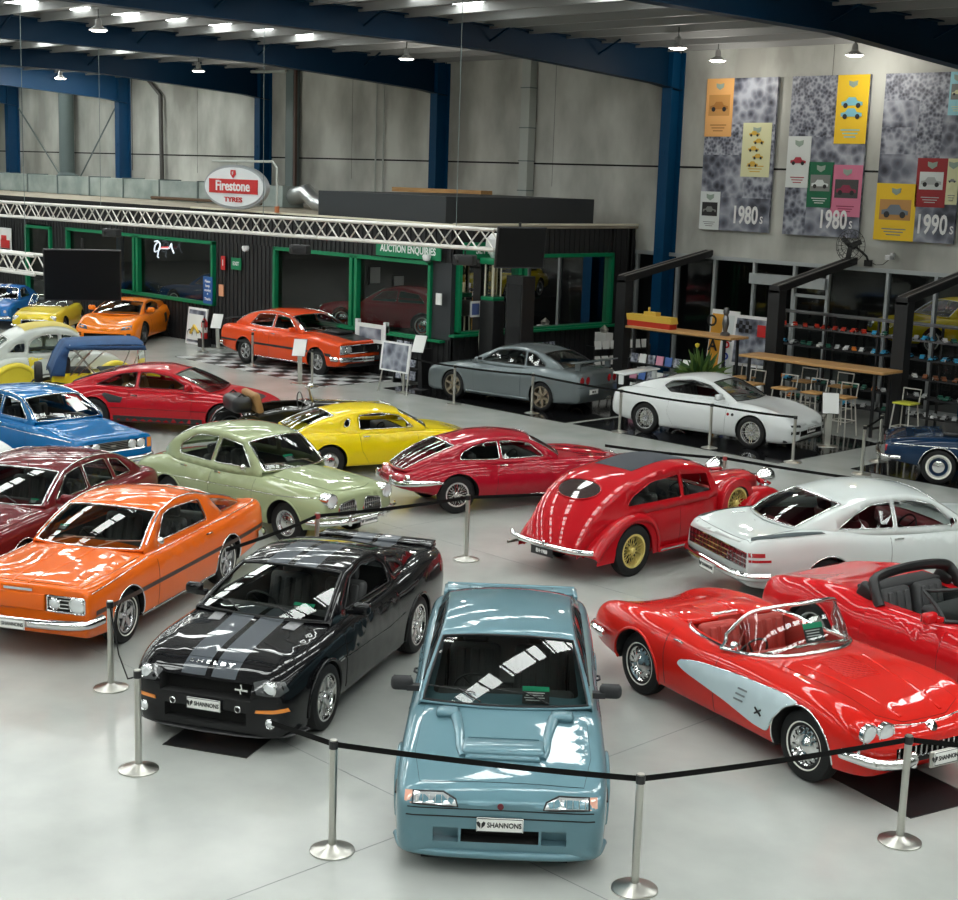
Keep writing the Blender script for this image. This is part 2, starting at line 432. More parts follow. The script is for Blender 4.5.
    def patch(s, mb, axis, poly, m, off=.003, sides=(1, -1), step=.08, skirt=.006, flat=False):
        # 'top','front','rear' polygons that are given as a right half (y>0) are mirrored when mirror marker used by caller
        for sd in (sides if axis == 'side' else (1,)):
            P = resamp(poly, step*.8); V, F = cdt(P, step=step); vs = []; ns = []
            for v in V:
                p, n = s.hit(axis, v.x, v.y, sd)
                vs.append(p+n*off); ns.append(n)
            # orient
            F2 = []
            for f in F:
                q = (vs[f[1]]-vs[f[0]]).cross(vs[f[2]]-vs[f[0]])
                F2.append(f if q.dot(ns[f[0]]) > 0 else f[::-1])
            mb.add(vs, F2, m, ns)
            if skirt:
                nb = len(P)
                cnt = {}
                for f in F2:
                    for a, b in zip(f, f[1:]+f[:1]): cnt[(a, b)] = 1
                sv = []; sf = []; sn = []
                for (a, b) in cnt:
                    if (b, a) not in cnt:
                        o = len(sv); sv += [vs[a], vs[b], vs[b]-ns[b]*skirt, vs[a]-ns[a]*skirt]; sf.append((o+1, o, o+3, o+2)); 
                        e = (vs[b]-vs[a]).cross(ns[a]); e = e.normalized() if e.length > 1e-9 else ns[a]
                        sn += [e]*4
                mb.add(sv, sf, m, sn)
        return mb
    def ppart(s, name, axis, poly, m=None, off=.003, sides=(1, -1), step=.08, seam=True, label=None, skirt=.006, gap=.004):
        m = m or s.pm; out = []
        for sd in (sides if axis == 'side' else (1,)):
            o = s.patch(MB(), axis, poly, m, off, (sd,), step, skirt).build(name, s.root, smooth=0, label=label); out.append(o)
            for p in o.data.polygons: p.use_smooth = True
            if seam: s.line(axis, poly, gap, VOID, closed=True, sides=(sd,), mb=s.seam, n=4)
        return out
    def line(s, axis, P, r, m, closed=False, sides=(1, -1), mb=None, n=6, step=.05, off=0., mirror=False):
        P2 = resamp(P, step, closed)
        for sd in (sides if axis == 'side' else ((1, -1) if mirror else (1,))):
            pts = []
            for a, b in P2:
                p, nn = s.hit(axis, a, b*(sd if axis == 'top' else 1), sd) if axis != 'front' and axis != 'rear' else s.hit(axis, a*sd, b)
                pts.append(p+nn*off)
            (mb or s.chr).tube(pts, r, m, n=n, closed=closed)
    # ---- cabin
    def greenhouse(s, A, B, roof, Cc, D, wbelt, wroof, belt, crown=.05, bow=(.12, .05, .04, .10), wins=(), pm=None, glass=None, wsg=.93, blg=.86, trim=CHROME, gtrim=None,
                   p=1.25, bandf=.06, bandr=.1, rail=None, trimr=.007, openw=(), noback=False, curve=(.02, .03), wstrim=None, blw=None, railm=None, hbow=2.4):
        pm = pm or s.pm; glass = glass or GLASS; s.gh = True
        wb_ = pchip(wbelt) if isinstance(wbelt, (list, tuple)) else (lambda x: wbelt)
        wr_ = pchip(wroof) if isinstance(wroof, (list, tuple)) else (lambda x: wroof)
        bz = pchip(belt)
        mid = catmull([B]+list(roof)+[Cc], 4)
        def seg(a, b, n, bulge):
            a, b = Vector(a), Vector(b); d = b-a; nn = Vector((-d.y, d.x)).normalized()
            if nn.y < 0: nn = -nn
            return [a+d*(k/n)+nn*bulge*4*(k/n)*(1-k/n) for k in range(n+1)]
        R1 = seg(A, B, 8, curve[0]); R3 = seg(Cc, D, 8, curve[1])
        rail_ = R1[:-1]+[Vector(q) for q in mid]+R3[1:]
        ib = 8; ic = 8+len(mid)-1; N = len(rail_)
        H = max(q.y for q in rail_)
        def sy(x, z):
            b = bz(x); t = max(-.3, (z-b)/max(.05, H-b))
            w0, w1 = wb_(x), wr_(x)
            return w0+(w1-w0)*(t**p if t > 0 else t*.3)
        s.sy = sy
        def bowx(i):
            if i <= ib: t = i/ib; return bow[0]+(bow[1]-bow[0])*t
            if i >= ic: t = (i-ic)/max(1, N-1-ic); return -(bow[2]+(bow[3]-bow[2])*t)
            t = (i-ib)/(ic-ib); return bow[1]+(-bow[2]-bow[1])*t
        def cr(i):
            if i <= ib: return crown*(i/ib)**.7
            if i >= ic: return crown*(1-(i-ic)/(N-1-ic))**.7
            return crown
        rows = [0, .2, .4, .6, .75, blg, wsg, .97, 1.]; rows = sorted(set(rows)); ks = [-v for v in rows[:0:-1]]+rows
        def S(i, v, dz=0.):
            if i != int(i):
                i0 = int(i); t = i-i0; return S(i0, v, dz)*(1-t)+S(i0+1, v, dz)*t
            i = int(i); q = rail_[i]; y = sy(q.x, q.y); a = abs(v)
            return Vector((q.x+bowx(i)*(1-v*v), y*v, q.y+cr(i)*(1-a**hbow)-dz))
        s.S = S
        fi = ib-bandf*ib; 
        cols = [0, .25]+list(range(1, ib))+[fi]+list(range(ib, ic+1))+[ic+bandr*8]+list(range(ic+1, N)); cols = sorted(set(cols))
        if N-1 not in cols: cols.append(N-1)
        cols.insert(-1, N-1.3); cols = sorted(set(cols))
        body = MB(); ws = MB(); bl = MB()
        idx = {}; vs = []; n_ = len(ks)
        for i in cols:
            for v in ks: vs.append(S(i, v))
        fb = []; fw = []; fl = []
        for a in range(len(cols)-1):
            for b in range(n_-1):
                f = (a*n_+b, a*n_+b+1, (a+1)*n_+b+1, (a+1)*n_+b); vm = max(abs(ks[b]), abs(ks[b+1]))
                if cols[a+1] <= fi+1e-6 and cols[a] >= .25 and vm <= wsg+1e-6: fw.append(f)
                elif not noback and cols[a] >= ic+bandr*8-1e-6 and cols[a+1] <= N-1.3+1e-6 and vm <= blg+1e-6: fl.append(f)
                else: fb.append(f)
        # side panels with window holes
        def sv(x, z, sd, off=0.): return Vector((x, sd*(sy(x, z)-off), z))
        outer = [(q.x, q.y) for q in rail_]
        x0, x1 = rail_[0].x, rail_[-1].x
        bot = [(x1+(x0-x1)*k/24, 0) for k in range(25)]
        bot = [(x, min(bz(x)-.05, pchip([(q.x, q.y) for q in rail_])(x)-.03)) for x, _ in bot]
        outer = outer+bot
        wp = [rpoly(wv, .035) for wv in wins]
        wpr = [resamp(q, .08) for q in wp]
        V, F = cdt(resamp(outer, .12), wpr, .1)
        body.add(vs, fb, pm)
        for sd in (1, -1): body.add([sv(v.x, v.y, sd) for v in V], F, pm)
        bm = bmesh.new(); me = body.mesh('cabin', 0); bm.from_mesh(me)
        bmesh.ops.remove_doubles(bm, verts=bm.verts[:], dist=.004); bmesh.ops.recalc_face_normals(bm, faces=bm.faces[:]); bm.to_mesh(me); bm.free()
        # face outward
        cz = sum(pl.normal.z*pl.area for pl in me.polygons)
        if cz < 0: me.flip_normals()
        for pl in me.polygons: pl.use_smooth = True
        me.set_sharp_from_angle(angle=radians(62))
        s.cabin = bpy.data.objects.new('roof', me); C.objects.link(s.cabin); s.cabin.parent = s.root
        so = s.cabin.modifiers.new('shell', 'SOLIDIFY'); so.thickness = .02; so.offset = -1
        def gl(nm, faces):
            used = sorted({i for f in faces for i in f}); mp = {u: k for k, u in enumerate(used)}
            g = MB(); cen = vs
            V2 = []
            for u in used:
                a, b = divmod(u, n_); V2.append(S(cols[a], ks[b], .008))
            g.add(V2, [tuple(mp[i] for i in f) for f in faces], glass); o = g.build(nm, s.root, smooth=80); return o
        gl('windscreen', fw)
        if fl and not noback: gl('rear_window', fl)
        tr = trim; wt = wstrim or trim
        if wt:
            def loop(i0, i1, vm):
                c = [k for k in cols if i0-1e-6 <= k <= i1+1e-6]; r = [k for k in ks if abs(k) <= vm+1e-6]
                pts = [S(c[0], v, -.001) for v in r]+[S(i, vm, -.001) for i in c[1:]]+[S(c[-1], v, -.001) for v in r[::-1][1:]]+[S(i, -vm, -.001) for i in c[::-1][1:-1]]
                return pts
            s.chr.tube(loop(.25, fi, wsg), .011, wt, closed=True)
            if not noback and blg > .3: s.chr.tube(loop(ic+bandr*8, N-1.3, blg), .011, wt, closed=True)
        if railm: 
            for sd in (1, -1): s.chr.tube([S(i, sd*1.0, -.004) for i in cols[2:]], .01, railm)
        for k, q in enumerate(wp):
            for sd in (1, -1):
                if tr: s.chr.tube([sv(x, z, sd, -.002) for x, z in resamp(q, .07)], trimr, tr, closed=True)
                if k in openw: continue
                V, F = cdt(resamp(q, .1), step=.14); g = MB(); g.add([sv(v.x, v.y, sd, .008) for v in V], F, glass); g.build('side_window', s.root, smooth=0)
    def mkseats(s, cav, sm=None, roadster=False, h=.9):
        x1, x0, wc = cav[:3]; sm = sm or mat('seat_black', (.06, .06, .062), .55)
        L = x1-x0; xs = [x1-.95] + ([x1-1.75] if L > 2.0 else [])
        if roadster: xs = [x1-.66]
        for k, x in enumerate(xs):
            if k == 0:
                for sd in (1, -1):
                    key = ('s', sm.name, round(h, 2))
                    if key not in SEAT:
                        b = MB(); b.rbox((.05, 0, .42), (.52, .5, .16), sm, .06); b.rbox((-.24, 0, h*.5+.26), (.15, .5, h*.62), sm, .06, ry=-.25)
                        for q in (-.14, 0, .14): b.rbox((-.17, q, h*.5+.28), (.05, .09, h*.5), sm, .02, ry=-.25)
                        if not roadster: b.rbox((-.36, 0, h*.72+.4), (.09, .26, .16), sm, .04, ry=-.2)
                        SEAT[key] = b.mesh('seat')
                    o = bpy.data.objects.new('seat', SEAT[key]); C.objects.link(o); o.parent = s.root; o.location = (x, sd*wc*.48, 0)
            else:
                b = MB(); b.rbox((x+.05, 0, .42), (.45, wc*1.8, .16), sm, .06); b.rbox((x-.25, 0, .68), (.14, wc*1.75, .5), sm, .06, ry=-.25); b.build('rear_seat', s.root)
        d = MB(); d.rbox((x1-.12, 0, h-.12), (.34, wc*1.9, .2), s.im, .05); d.build('dashboard', s.root)
        wsy = wc*.45; q = MB()          # right-hand drive unless told otherwise
        c = Vector((x1-.42, -wsy if not getattr(s, 'lhd', False) else wsy, h-.1)); a = Vector((.9, 0, -.4)).normalized(); u = Vector((0, 1, 0)); v = a.cross(u)
        q.tube([c+(u*cos(t)+v*sin(t))*.185 for t in [2*pi*k/20 for k in range(20)]], .013, BLACK, closed=True)
        for t in (0, 2.2, 4.1): q.tube([c, c+(u*cos(t)+v*sin(t))*.18], .012, BLACK, n=4)
        q.tube([c, c+a*.25], .03, BLACK); q.build('steering_wheel', s.root)
    # ---- fittings
    def lamp(s, y, z, r=.09, x=None, rear=False, m=LENS, ring=CHROME, tilt=0., depth=.05, name=None, both=True, out=.012, bezel=.014, dx=0.):
        for sd in ((1, -1) if both else (1,)):
            xx = x
            if xx is None: xx = s.hit('rear' if rear else 'front', y*sd, z)[0].x+dx
            d = -1 if rear else 1; b = MB(); ax = Vector((d*cos(tilt), sd*.0, sin(tilt)))
            b.lathe([(r+bezel, -depth), (r+bezel, out*.5), (r+bezel*.4, out), (r, out*.6)], ring, c=(xx, y*sd, z), axis=ax, n=24)
            b.lathe([(r, out*.5), (r*.8, out*1.3), (r*.45, out*1.9), (.001, out*2.1)], m, c=(xx, y*sd, z), axis=ax, n=24)
            b.build(name or ('tail_light' if rear else 'headlight'), s.root)
    def rlamp(s, axis, poly, m, name='headlight', off=.006, frame=None, sides=(1, -1), bars=0):
        for sd in (1, -1):
            b = MB(); P = poly if axis == 'side' else [(p[0]*sd, p[1]) for p in poly]
            s.patch(b, axis, P, m, off, (sd,), .06, .02)
            if frame: s.line(axis, P, .008, frame, True, (sd,), b, off=off)
            b.build(name, s.root, smooth=0)
    def bumper(s, pts, h, m=CHROME, z=None, th=.05, name='bumper', both=True, lip=True, over=None):
        # pts: plan half-path [(x,y,z)] from centre to the corner wrap; mirrored
        H = [Vector(p) for p in catmull([Vector(p) for p in pts], 5)]
        full = [Vector((p.x, -p.y, p.z)) for p in H[:0:-1]]+H
        prof = [(-h/2, -.3), (-h*.42, .55), (-h*.2, .9), (0, 1), (h*.2, .9), (h*.42, .55), (h/2, -.3)]
        vs = []; n = len(prof); fs = []
        L = len(full)
        for i, p in enumerate(full):
            t = (full[min(i+1, L-1)]-full[max(i-1, 0)]); t.z = 0; t.normalize(); o = Vector((t.y, -t.x, 0))
            if o.dot(Vector((p.x-0, p.y*.6, 0))) < 0: o = -o
            for a, b in prof: vs.append(p+o*b*th+Vector((0, 0, a)))
        for i in range(L-1):
            for k in range(n-1): fs.append((i*n+k, i*n+k+1, (i+1)*n+k+1, (i+1)*n+k))
            fs.append((i*n, (i+1)*n, (i+1)*n+n-1, i*n+n-1))
        fs.append(tuple(range(n))); fs.append(tuple((L-1)*n+k for k in range(n)))
        b = MB(); b.add(vs, fs, m)
        if over: b.merge(over)
        return b.build(name, s.root, smooth=50)
    def plate(s, x, z, rear=False, text=True, y=0., tilt=0., m=None, fg=BLACK, txt='SHANNONS', w=.37, h=.12, tag_=True):
        d = -1 if rear else 1
        b = MB(); b.rbox((0, 0, 0), (w, h, .012), m or mat('plate_white', (.85, .85, .82), .4), .01)
        b.merge(MBframe(w, h))
        o = b.build('number_plate', s.root)
        o.matrix_local = face_to((x, y, z), (0, d, 0), (0, 0, 1)) @ Matrix.Rotation(-tilt, 4, 'X')
        t = text_mb(txt, .060 if w < .4 else .075, fg, True, .002, sx=.83); t2 = MB(); lg = txt == 'SHANNONS'
        t2.merge(t, Matrix.Translation((.035 if lg else 0, 0, .008)))
        if lg:
            for sg in (1, -1): t2.prism([(-.15+sg*.004, -.03), (-.15+sg*.004, .012), (-.15+sg*.02, .03), (-.15+sg*.036, .02), (-.15+sg*.03, -.002)], .006, .010, fg)
        q = t2.build('lettering', o, smooth=0)
        return o
    def mirror(s, x, y, z, m=None, style='door', r=.07, sides=(1, -1), arm=.1):
        m = m or s.pm
        for sd in sides:
            b = MB()
            if style == 'round':
                b.tube([(x, sd*y, z), (x+.01, sd*(y+arm*.6), z+.05), (x+.0, sd*(y+arm), z+.06)], .008, CHROME)
                b.lathe([(.001, .05), (r*.7, .035), (r, 0), (r*.95, -.012), (.001, -.012)], m, c=(x, sd*(y+arm), z+.075), axis=(1, 0, 0), n=20)
            else:
                b.box((x+.02, sd*(y+arm*.25), z), (.08, arm*.8, .05), m)
                b.rbox((x, sd*(y+arm), z+.03), (.11, .2, .13), m, .045); b.box((x-.056, sd*(y+arm), z+.03), (.004, .16, .1), CHROME)
            b.build('mirror', s.root)
    def handle(s, x, z, m=CHROME, sides=(1, -1), L=.13, parent=None):
        for k, sd in enumerate(sides):
            p, n = s.hit('side', x, z, sd); b = MB()
            b.tube([p+Vector((L/2, 0, 0))+n*.004, p+Vector((L/2-.02, 0, 0))+n*.03, p+Vector((-L/2+.02, 0, 0))+n*.03, p+Vector((-L/2, 0, 0))+n*.004], .011, m, n=6)
            b.build('door_handle', (parent[k] if parent else s.root))
    def wipers(s, x=None, m=BLACK, n=2, sg=1, L=.45):
        b = MB()
        for k in range(n):
            y0 = sg*(.35-.55*k)
            P = [s.S(.3, y0/.7, -.02), s.S(1.5, (y0-sg*L*.45)/.7, -.012), s.S(1.6, (y0-sg*L)/.7, -.012)]
            b.tube(P[:2], .008, m, n=4); b.tube([s.S(1.2, (y0-sg*.05)/.7, -.012), P[2]], .006, m, n=4)
        b.build('wiper', s.root)
    def sticker(s, v=.45, i=2., w=.24, h=.17, dash=True):
        p = s.S(i, v, .03); a = s.S(i+1, v, .03); r = Vector((0, 1, 0)); u = (a-p).normalized()
        T = face_to(p, r, u); b = MB(); b.merge(card_mb(w, h), T); b.build('windscreen_card', s.root, smooth=0)
    def arches(s, m=None, r=.012, front=True, rear=True, dr=.0, a0=-.25, sides=(1, -1), flare=0.):
        for k, x in enumerate(s.ax):
            if (k == 0 and not front) or (k == 1 and not rear): continue
            rr = s.cutr[k]+dr
            P = [(x+rr*cos(t), s.R+rr*sin(t)) for t in [a0+(pi-2*a0)*j/22 for j in range(23)]]
            P = [q for q in P if q[1] > s.f[4](q[0])+.0]
            for sd in sides:
                mb = MB(); s.line('side', P, r, m or s.pm, mb=mb, sides=(sd,), n=8, off=flare); mb.build('wheel_arch_lip', s.root, smooth=60)
            continue
            if m is None:
                s.line('side', P, r, s.pm, mb=s.bm_extra, sides=sides, n=8, off=flare)
            else: s.line('side', P, r, m, sides=sides, n=6, off=flare)
    def screen(s, base, top, m=CHROME, r=.014, gl=None, wing=False):
        # roadster windscreen: matching base and top half-paths (centre outwards), mirrored
        Bp = catmull([Vector(p) for p in base], 4); Tp = catmull([Vector(p) for p in top], 4)
        F = lambda H: [Vector((p.x, -p.y, p.z)) for p in H[:0:-1]]+H
        Bp, Tp = F(Bp), F(Tp); n = len(Bp); g = MB(); K = 4; vs = []
        for k in range(K+1):
            t = k/K
            for a, b in zip(Bp, Tp): vs.append(a+(b-a)*t+Vector((.03*4*t*(1-t), 0, 0)))
        g.add(vs, [(k*n+i, k*n+i+1, (k+1)*n+i+1, (k+1)*n+i) for k in range(K) for i in range(n-1)], gl or CGLASS)
        g.build('windscreen', s.root, smooth=80)
        f = MB(); side = [vs[k*n] for k in range(K+1)]; side2 = [vs[k*n+n-1] for k in range(K+1)]
        f.tube(side[::1]+Tp[1:-1]+side2[::-1], r, m, n=8); f.tube(Bp, r*1.1, m, n=8)
        f.build('windscreen_frame', s.root, smooth=60)
    def fender(s, path, y0, y1, m=None, name='fender', crown=.05, sides=(1, -1), skirt=.03, th=.02):
        # a wing swept along a side-view path, crowned across its width
        P = catmull([Vector(p) for p in path], 6); K = 10; m = m or s.pm
        for sd in sides:
            vs = []; n = K+3; fs = []
            for i, p in enumerate(P):
                t = P[min(i+1, len(P)-1)]-P[max(i-1, 0)]; t.normalize(); nn = Vector((-t.y, t.x))
                if nn.y < 0 or (abs(nn.y) < .1 and nn.x*p.x < 0): pass
                row = []
                for k in range(K+1):
                    u = k/K*2-1; h = crown*(max(0, 1-abs(u)**3))**.5
                    row.append((y0+(y1-y0)*k/K, h))
                row = [(y0, -skirt)]+row+[(y1, -skirt)]
                for y, h in row: q = p+s_n(P, i)*h; vs.append(Vector((q.x, sd*y, q.y)))
            for i in range(len(P)-1):
                for k in range(n-1): fs.append((i*n+k, i*n+k+1, (i+1)*n+k+1, (i+1)*n+k))
            b = MB(); b.add(vs, fs, m); o = b.build(name, s.root, smooth=70)
            so = o.modifiers.new('shell', 'SOLIDIFY'); so.thickness = th; so.offset = 0
    def finish(s):
        # the body: loft minus wheel wells and cabin cavity, with true surface normals
        mats_ = [s.pm, VOID, s.im]
        def mk(vs, fs, mi):
            me = bpy.data.meshes.new('b'); me.from_pydata([tuple(v) for v in vs], [], fs)
            for m in mats_: me.materials.append(m)
            me.polygons.foreach_set('material_index', mi); return bpy.data.objects.new('b', me)
        A = mk(s.lv, s.lf+[tuple(c) for c in s.caps], [0]*(len(s.lf)+2)); C.objects.link(A)
        for m in s.cut.mats:
            if m not in mats_: mats_.append(m)
        bm = bmesh.new(); bm.from_mesh(A.data); bmesh.ops.recalc_face_normals(bm, faces=bm.faces[:]); bm.to_mesh(A.data); bm.free()
        A.data.materials.clear()
        for m in mats_: A.data.materials.append(m)
        if s.cut.f:
            B = mk(s.cut.v, s.cut.f, [mats_.index(s.cut.mats[k]) for k in s.cut.m]); C.objects.link(B)
            B.data.materials.clear()
            for m in mats_: B.data.materials.append(m)
            bm = bmesh.new(); bm.from_mesh(B.data); bmesh.ops.remove_doubles(bm, verts=bm.verts[:], dist=1e-5); bmesh.ops.recalc_face_normals(bm, faces=bm.faces[:]); bm.to_mesh(B.data); bm.free()
            B.data.polygons.foreach_set('material_index', [mats_.index(s.cut.mats[k]) for k in s.cut.m][:len(B.data.polygons)])
            mo = A.modifiers.new('cut', 'BOOLEAN'); mo.object = B; mo.operation = 'DIFFERENCE'; mo.solver = 'EXACT'; mo.use_self = True
            dg = bpy.context.evaluated_depsgraph_get(); me = bpy.data.meshes.new_from_object(A.evaluated_get(dg))
            if len(me.polygons) < 200: print('BOOLEAN FAILED', s.root.name); me = A.data.copy()
            bpy.data.objects.remove(B)
        else: me = A.data.copy()
        bpy.data.objects.remove(A)
        me.name = 'body'
        nl = [Vector()]*len(me.loops)
        for p in me.polygons:
            p.use_smooth = True
            for li in p.loop_indices:
                if p.material_index == 0:
                    co = me.vertices[me.loops[li].vertex_index].co; h = s.bvh.find_nearest(co)
                    n = s.nat(h[2], h[0]) if h[0] is not None else p.normal
                    if n.dot(p.normal) < .35: n = p.normal
                    nl[li] = n
                else: nl[li] = p.normal
        me.normals_split_custom_set([tuple(n) for n in nl])
        o = bpy.data.objects.new('body', me); C.objects.link(o); o.parent = s.root
        if s.bm_extra.v: s.bm_extra.build('body_crease', s.root, smooth=60)
        if s.seam.v: s.seam.build('panel_gap', s.root, smooth=0)
        if s.chr.v: s.chr.build('trim', s.root, smooth=60)
        return s
def MBframe(w, h):
    b = MB(); a, c = w/2-.006, h/2-.006
    b.tube([(-a, -c, .006), (a, -c, .006), (a, c, .006), (-a, c, .006)], .004, MATTE, n=4, closed=True); return b
def card_mb(w, h):          # black card with a green header and white text lines
    b = MB(); b.box((0, 0, 0), (w, h, .003), BLACK); b.box((0, h*.36, .001), (w, h*.28, .004), GREENC)
    for k in range(4): b.box((-w*.05, h*(.12-.14*k), .002), (w*(.75-.1*(k % 2)), h*.045, .003), PAPER)
    return b
def mir(P): return P+[(x, -y) for x, y in P[::-1]]          # mirror a top-view half outline
def mirf(P): return P+[(-y, z) for y, z in P[::-1]]          # mirror a front-view half outline

def s_n(P, i):
    t = P[min(i+1, len(P)-1)]-P[max(i-1, 0)]; t.normalize(); n = Vector((-t.y, t.x))
    c = sum((q for q in P), Vector((0, 0)))/len(P)
    return n if n.dot(P[i]-Vector((c.x, c.y-.3))) >= 0 else -n
# ------------------------------------------------------------------ procedural surfaces
def nodes_mat(name):
    m = bpy.data.materials.new(name); m.use_nodes = True; MATS[name] = m; nt = m.node_tree
    return m, nt, nt.nodes['Principled BSDF'], nt.nodes.new('ShaderNodeTexCoord')
def noise_col(name, c0, c1, scale, rough=.5, detail=6, coord='Object', stretch=None, bump=0., spec=.5, p0=.35, p1=.65, coat=0, rvar=None):
    m, nt, b, tc = nodes_mat(name); L = nt.links
    n = nt.nodes.new('ShaderNodeTexNoise'); n.inputs['Scale'].default_value = scale; n.inputs['Detail'].default_value = detail
    mp = nt.nodes.new('ShaderNodeMapping'); mp.inputs['Scale'].default_value = stretch or (1, 1, 1)
    r = nt.nodes.new('ShaderNodeValToRGB'); r.color_ramp.elements[0].color = (*c0, 1); r.color_ramp.elements[1].color = (*c1, 1)
    r.color_ramp.elements[0].position = p0; r.color_ramp.elements[1].position = p1
    L.new(tc.outputs[coord], mp.inputs[0]); L.new(mp.outputs[0], n.inputs['Vector']); L.new(n.outputs['Fac'], r.inputs[0]); L.new(r.outputs[0], b.inputs['Base Color'])
    b.inputs['Roughness'].default_value = rough; b.inputs['Specular IOR Level'].default_value = spec
    if coat: b.inputs['Coat Weight'].default_value = coat; b.inputs['Coat Roughness'].default_value = .08
    if bump:
        bp = nt.nodes.new('ShaderNodeBump'); bp.inputs['Strength'].default_value = bump; bp.inputs['Distance'].default_value = .02
        L.new(n.outputs['Fac'], bp.inputs['Height']); L.new(bp.outputs[0], b.inputs['Normal'])
    return m
FLOORM = noise_col('polished_concrete', (.35, .365, .345), (.455, .465, .44), .9, .20, 8, p0=.3, p1=.72, spec=.55)
WALLM = noise_col('precast_concrete', (.31, .31, .28), (.60, .61, .565), .6, .8, 12, stretch=(1, 1, .5), bump=.15)
CEILM = mat('roof_sheet', (.24, .24, .235), .6); NAVY = mat('beam_blue', (.001, .017, .042), .5, spec=.12); NAVYC = mat('column_blue', (.0012, .045, .115), .5, spec=.15); NAVY_LIT = mat('beam_blue_lit', (.004, .065, .17), .45); NAVYD = mat('beam_dark_blue', (.006, .022, .045), .5)  # the brighter beam blue has the light on the far bays painted in
SKY = mat('skylight_sheet', (.95, 1.0, .97), .5, emit=SKYLIGHT)
def ribbed(name, col, axis, sc, rough=.5):
    m, nt, b, tc = nodes_mat(name); L = nt.links
    wv = nt.nodes.new('ShaderNodeTexWave'); wv.wave_type = 'BANDS'; wv.bands_direction = axis; wv.inputs['Scale'].default_value = sc
    L.new(tc.outputs['Object'], wv.inputs[0]); bp = nt.nodes.new('ShaderNodeBump'); bp.inputs['Strength'].default_value = 1; bp.inputs['Distance'].default_value = .03
    L.new(wv.outputs['Fac'], bp.inputs['Height']); L.new(bp.outputs[0], b.inputs['Normal']); b.inputs['Base Color'].default_value = (*col, 1); b.inputs['Roughness'].default_value = rough
    return m
CLAD = mat('charcoal_cladding', (.011, .011, .012), .6); CLADB = mat('charcoal_flat', (.022, .026, .03), .55)
GRN = mat('green_frame', (.0, .19, .075), .45); BEIGE = noise_col('dusty_roof', (.30, .26, .20), (.40, .36, .28), 1.2, .8)
TIMB = noise_col('light_timber', (.50, .26, .09), (.62, .36, .14), 2., .4, stretch=(1, 12, 12)); DUCTM = noise_col('galvanised', (.26, .32, .31), (.42, .48, .46), 1.5, .4); CREAM = mat('cream', (.70, .66, .52), .5)
WX0, WX1, WY, TOP = -75., 12., 33.5, 9.25
# ------------------------------------------------------------------ shell
b = MB(); b.box(((WX0+WX1)/2, (WY+6-14)/2, -.05), (WX1-WX0, WY+6+14, .1), FLOORM); struct('floor', b)
b = MB()
for x0, y0, x1, y1 in ((-60, 14.9, 10, 14.9), (-60, 8.2, 10, 8.2), (-60, 21.6, 10, 21.6), (-60, 29, 10, 29), (-8.7, -12, -8.7, 33), (-17, -12, -17, 33), (-26.7, -12, -26.7, 33), (-36.4, -12, -36.4, 33)):
    b.box(((x0+x1)/2, (y0+y1)/2, .0008), (abs(x1-x0)+.008, abs(y1-y0)+.008, .001), mat('floor_joint', (.16, .17, .17), .5))
struct('trim_90', b)
b = MB(); b.box(((WX0+WX1)/2, (WY-14)/2, TOP+.05), (WX1-WX0, WY+14, .1), CEILM)
for k in range(-50, 8):      # roof sheet ribs
    pass
struct('ceiling', b)
b = MB(); 
b.box(((WX0-28)/2, WY+.1, TOP/2), (-28-WX0, .2, TOP), WALLM); b.box(((WX1-28)/2, WY+.1, (TOP+3.52)/2), (WX1+28, .2, TOP-3.52), WALLM)
b.box(((WX1-10.5)/2, WY+.1, 1.76), (WX1+10.5, .2, 3.52), WALLM)
struct('wall_back', b)
b = MB()
b.box(((WX0+WX1)/2, WY-.004, 5.93), (WX1-WX0, .012, .05), VOID)
for k in range(9): b.box((-21.85-9.72*k+4.9, WY-.004, 7.2), (.03, .01, 3.9), VOID); b.box((-21.85-9.72*k+.1, WY-.004, 7.2), (.008, .01, 3.9), mat('joint_grey', (.14, .14, .13), .8))
struct('trim_91', b)
b = MB(); b.box((WX0-.1, 9.7, TOP/2), (.2, 47.5, TOP), WALLM); struct('wall_left', b)
b = MB(); b.box((WX1+.1, 9.7, TOP/2), (.2, 47.5, TOP), WALLM); struct('wall_right', b)
b = MB(); b.box(((WX0+WX1)/2, -14.1, TOP/2), (WX1-WX0, .2, TOP), WALLM); struct('wall_front', b)
tn = 1
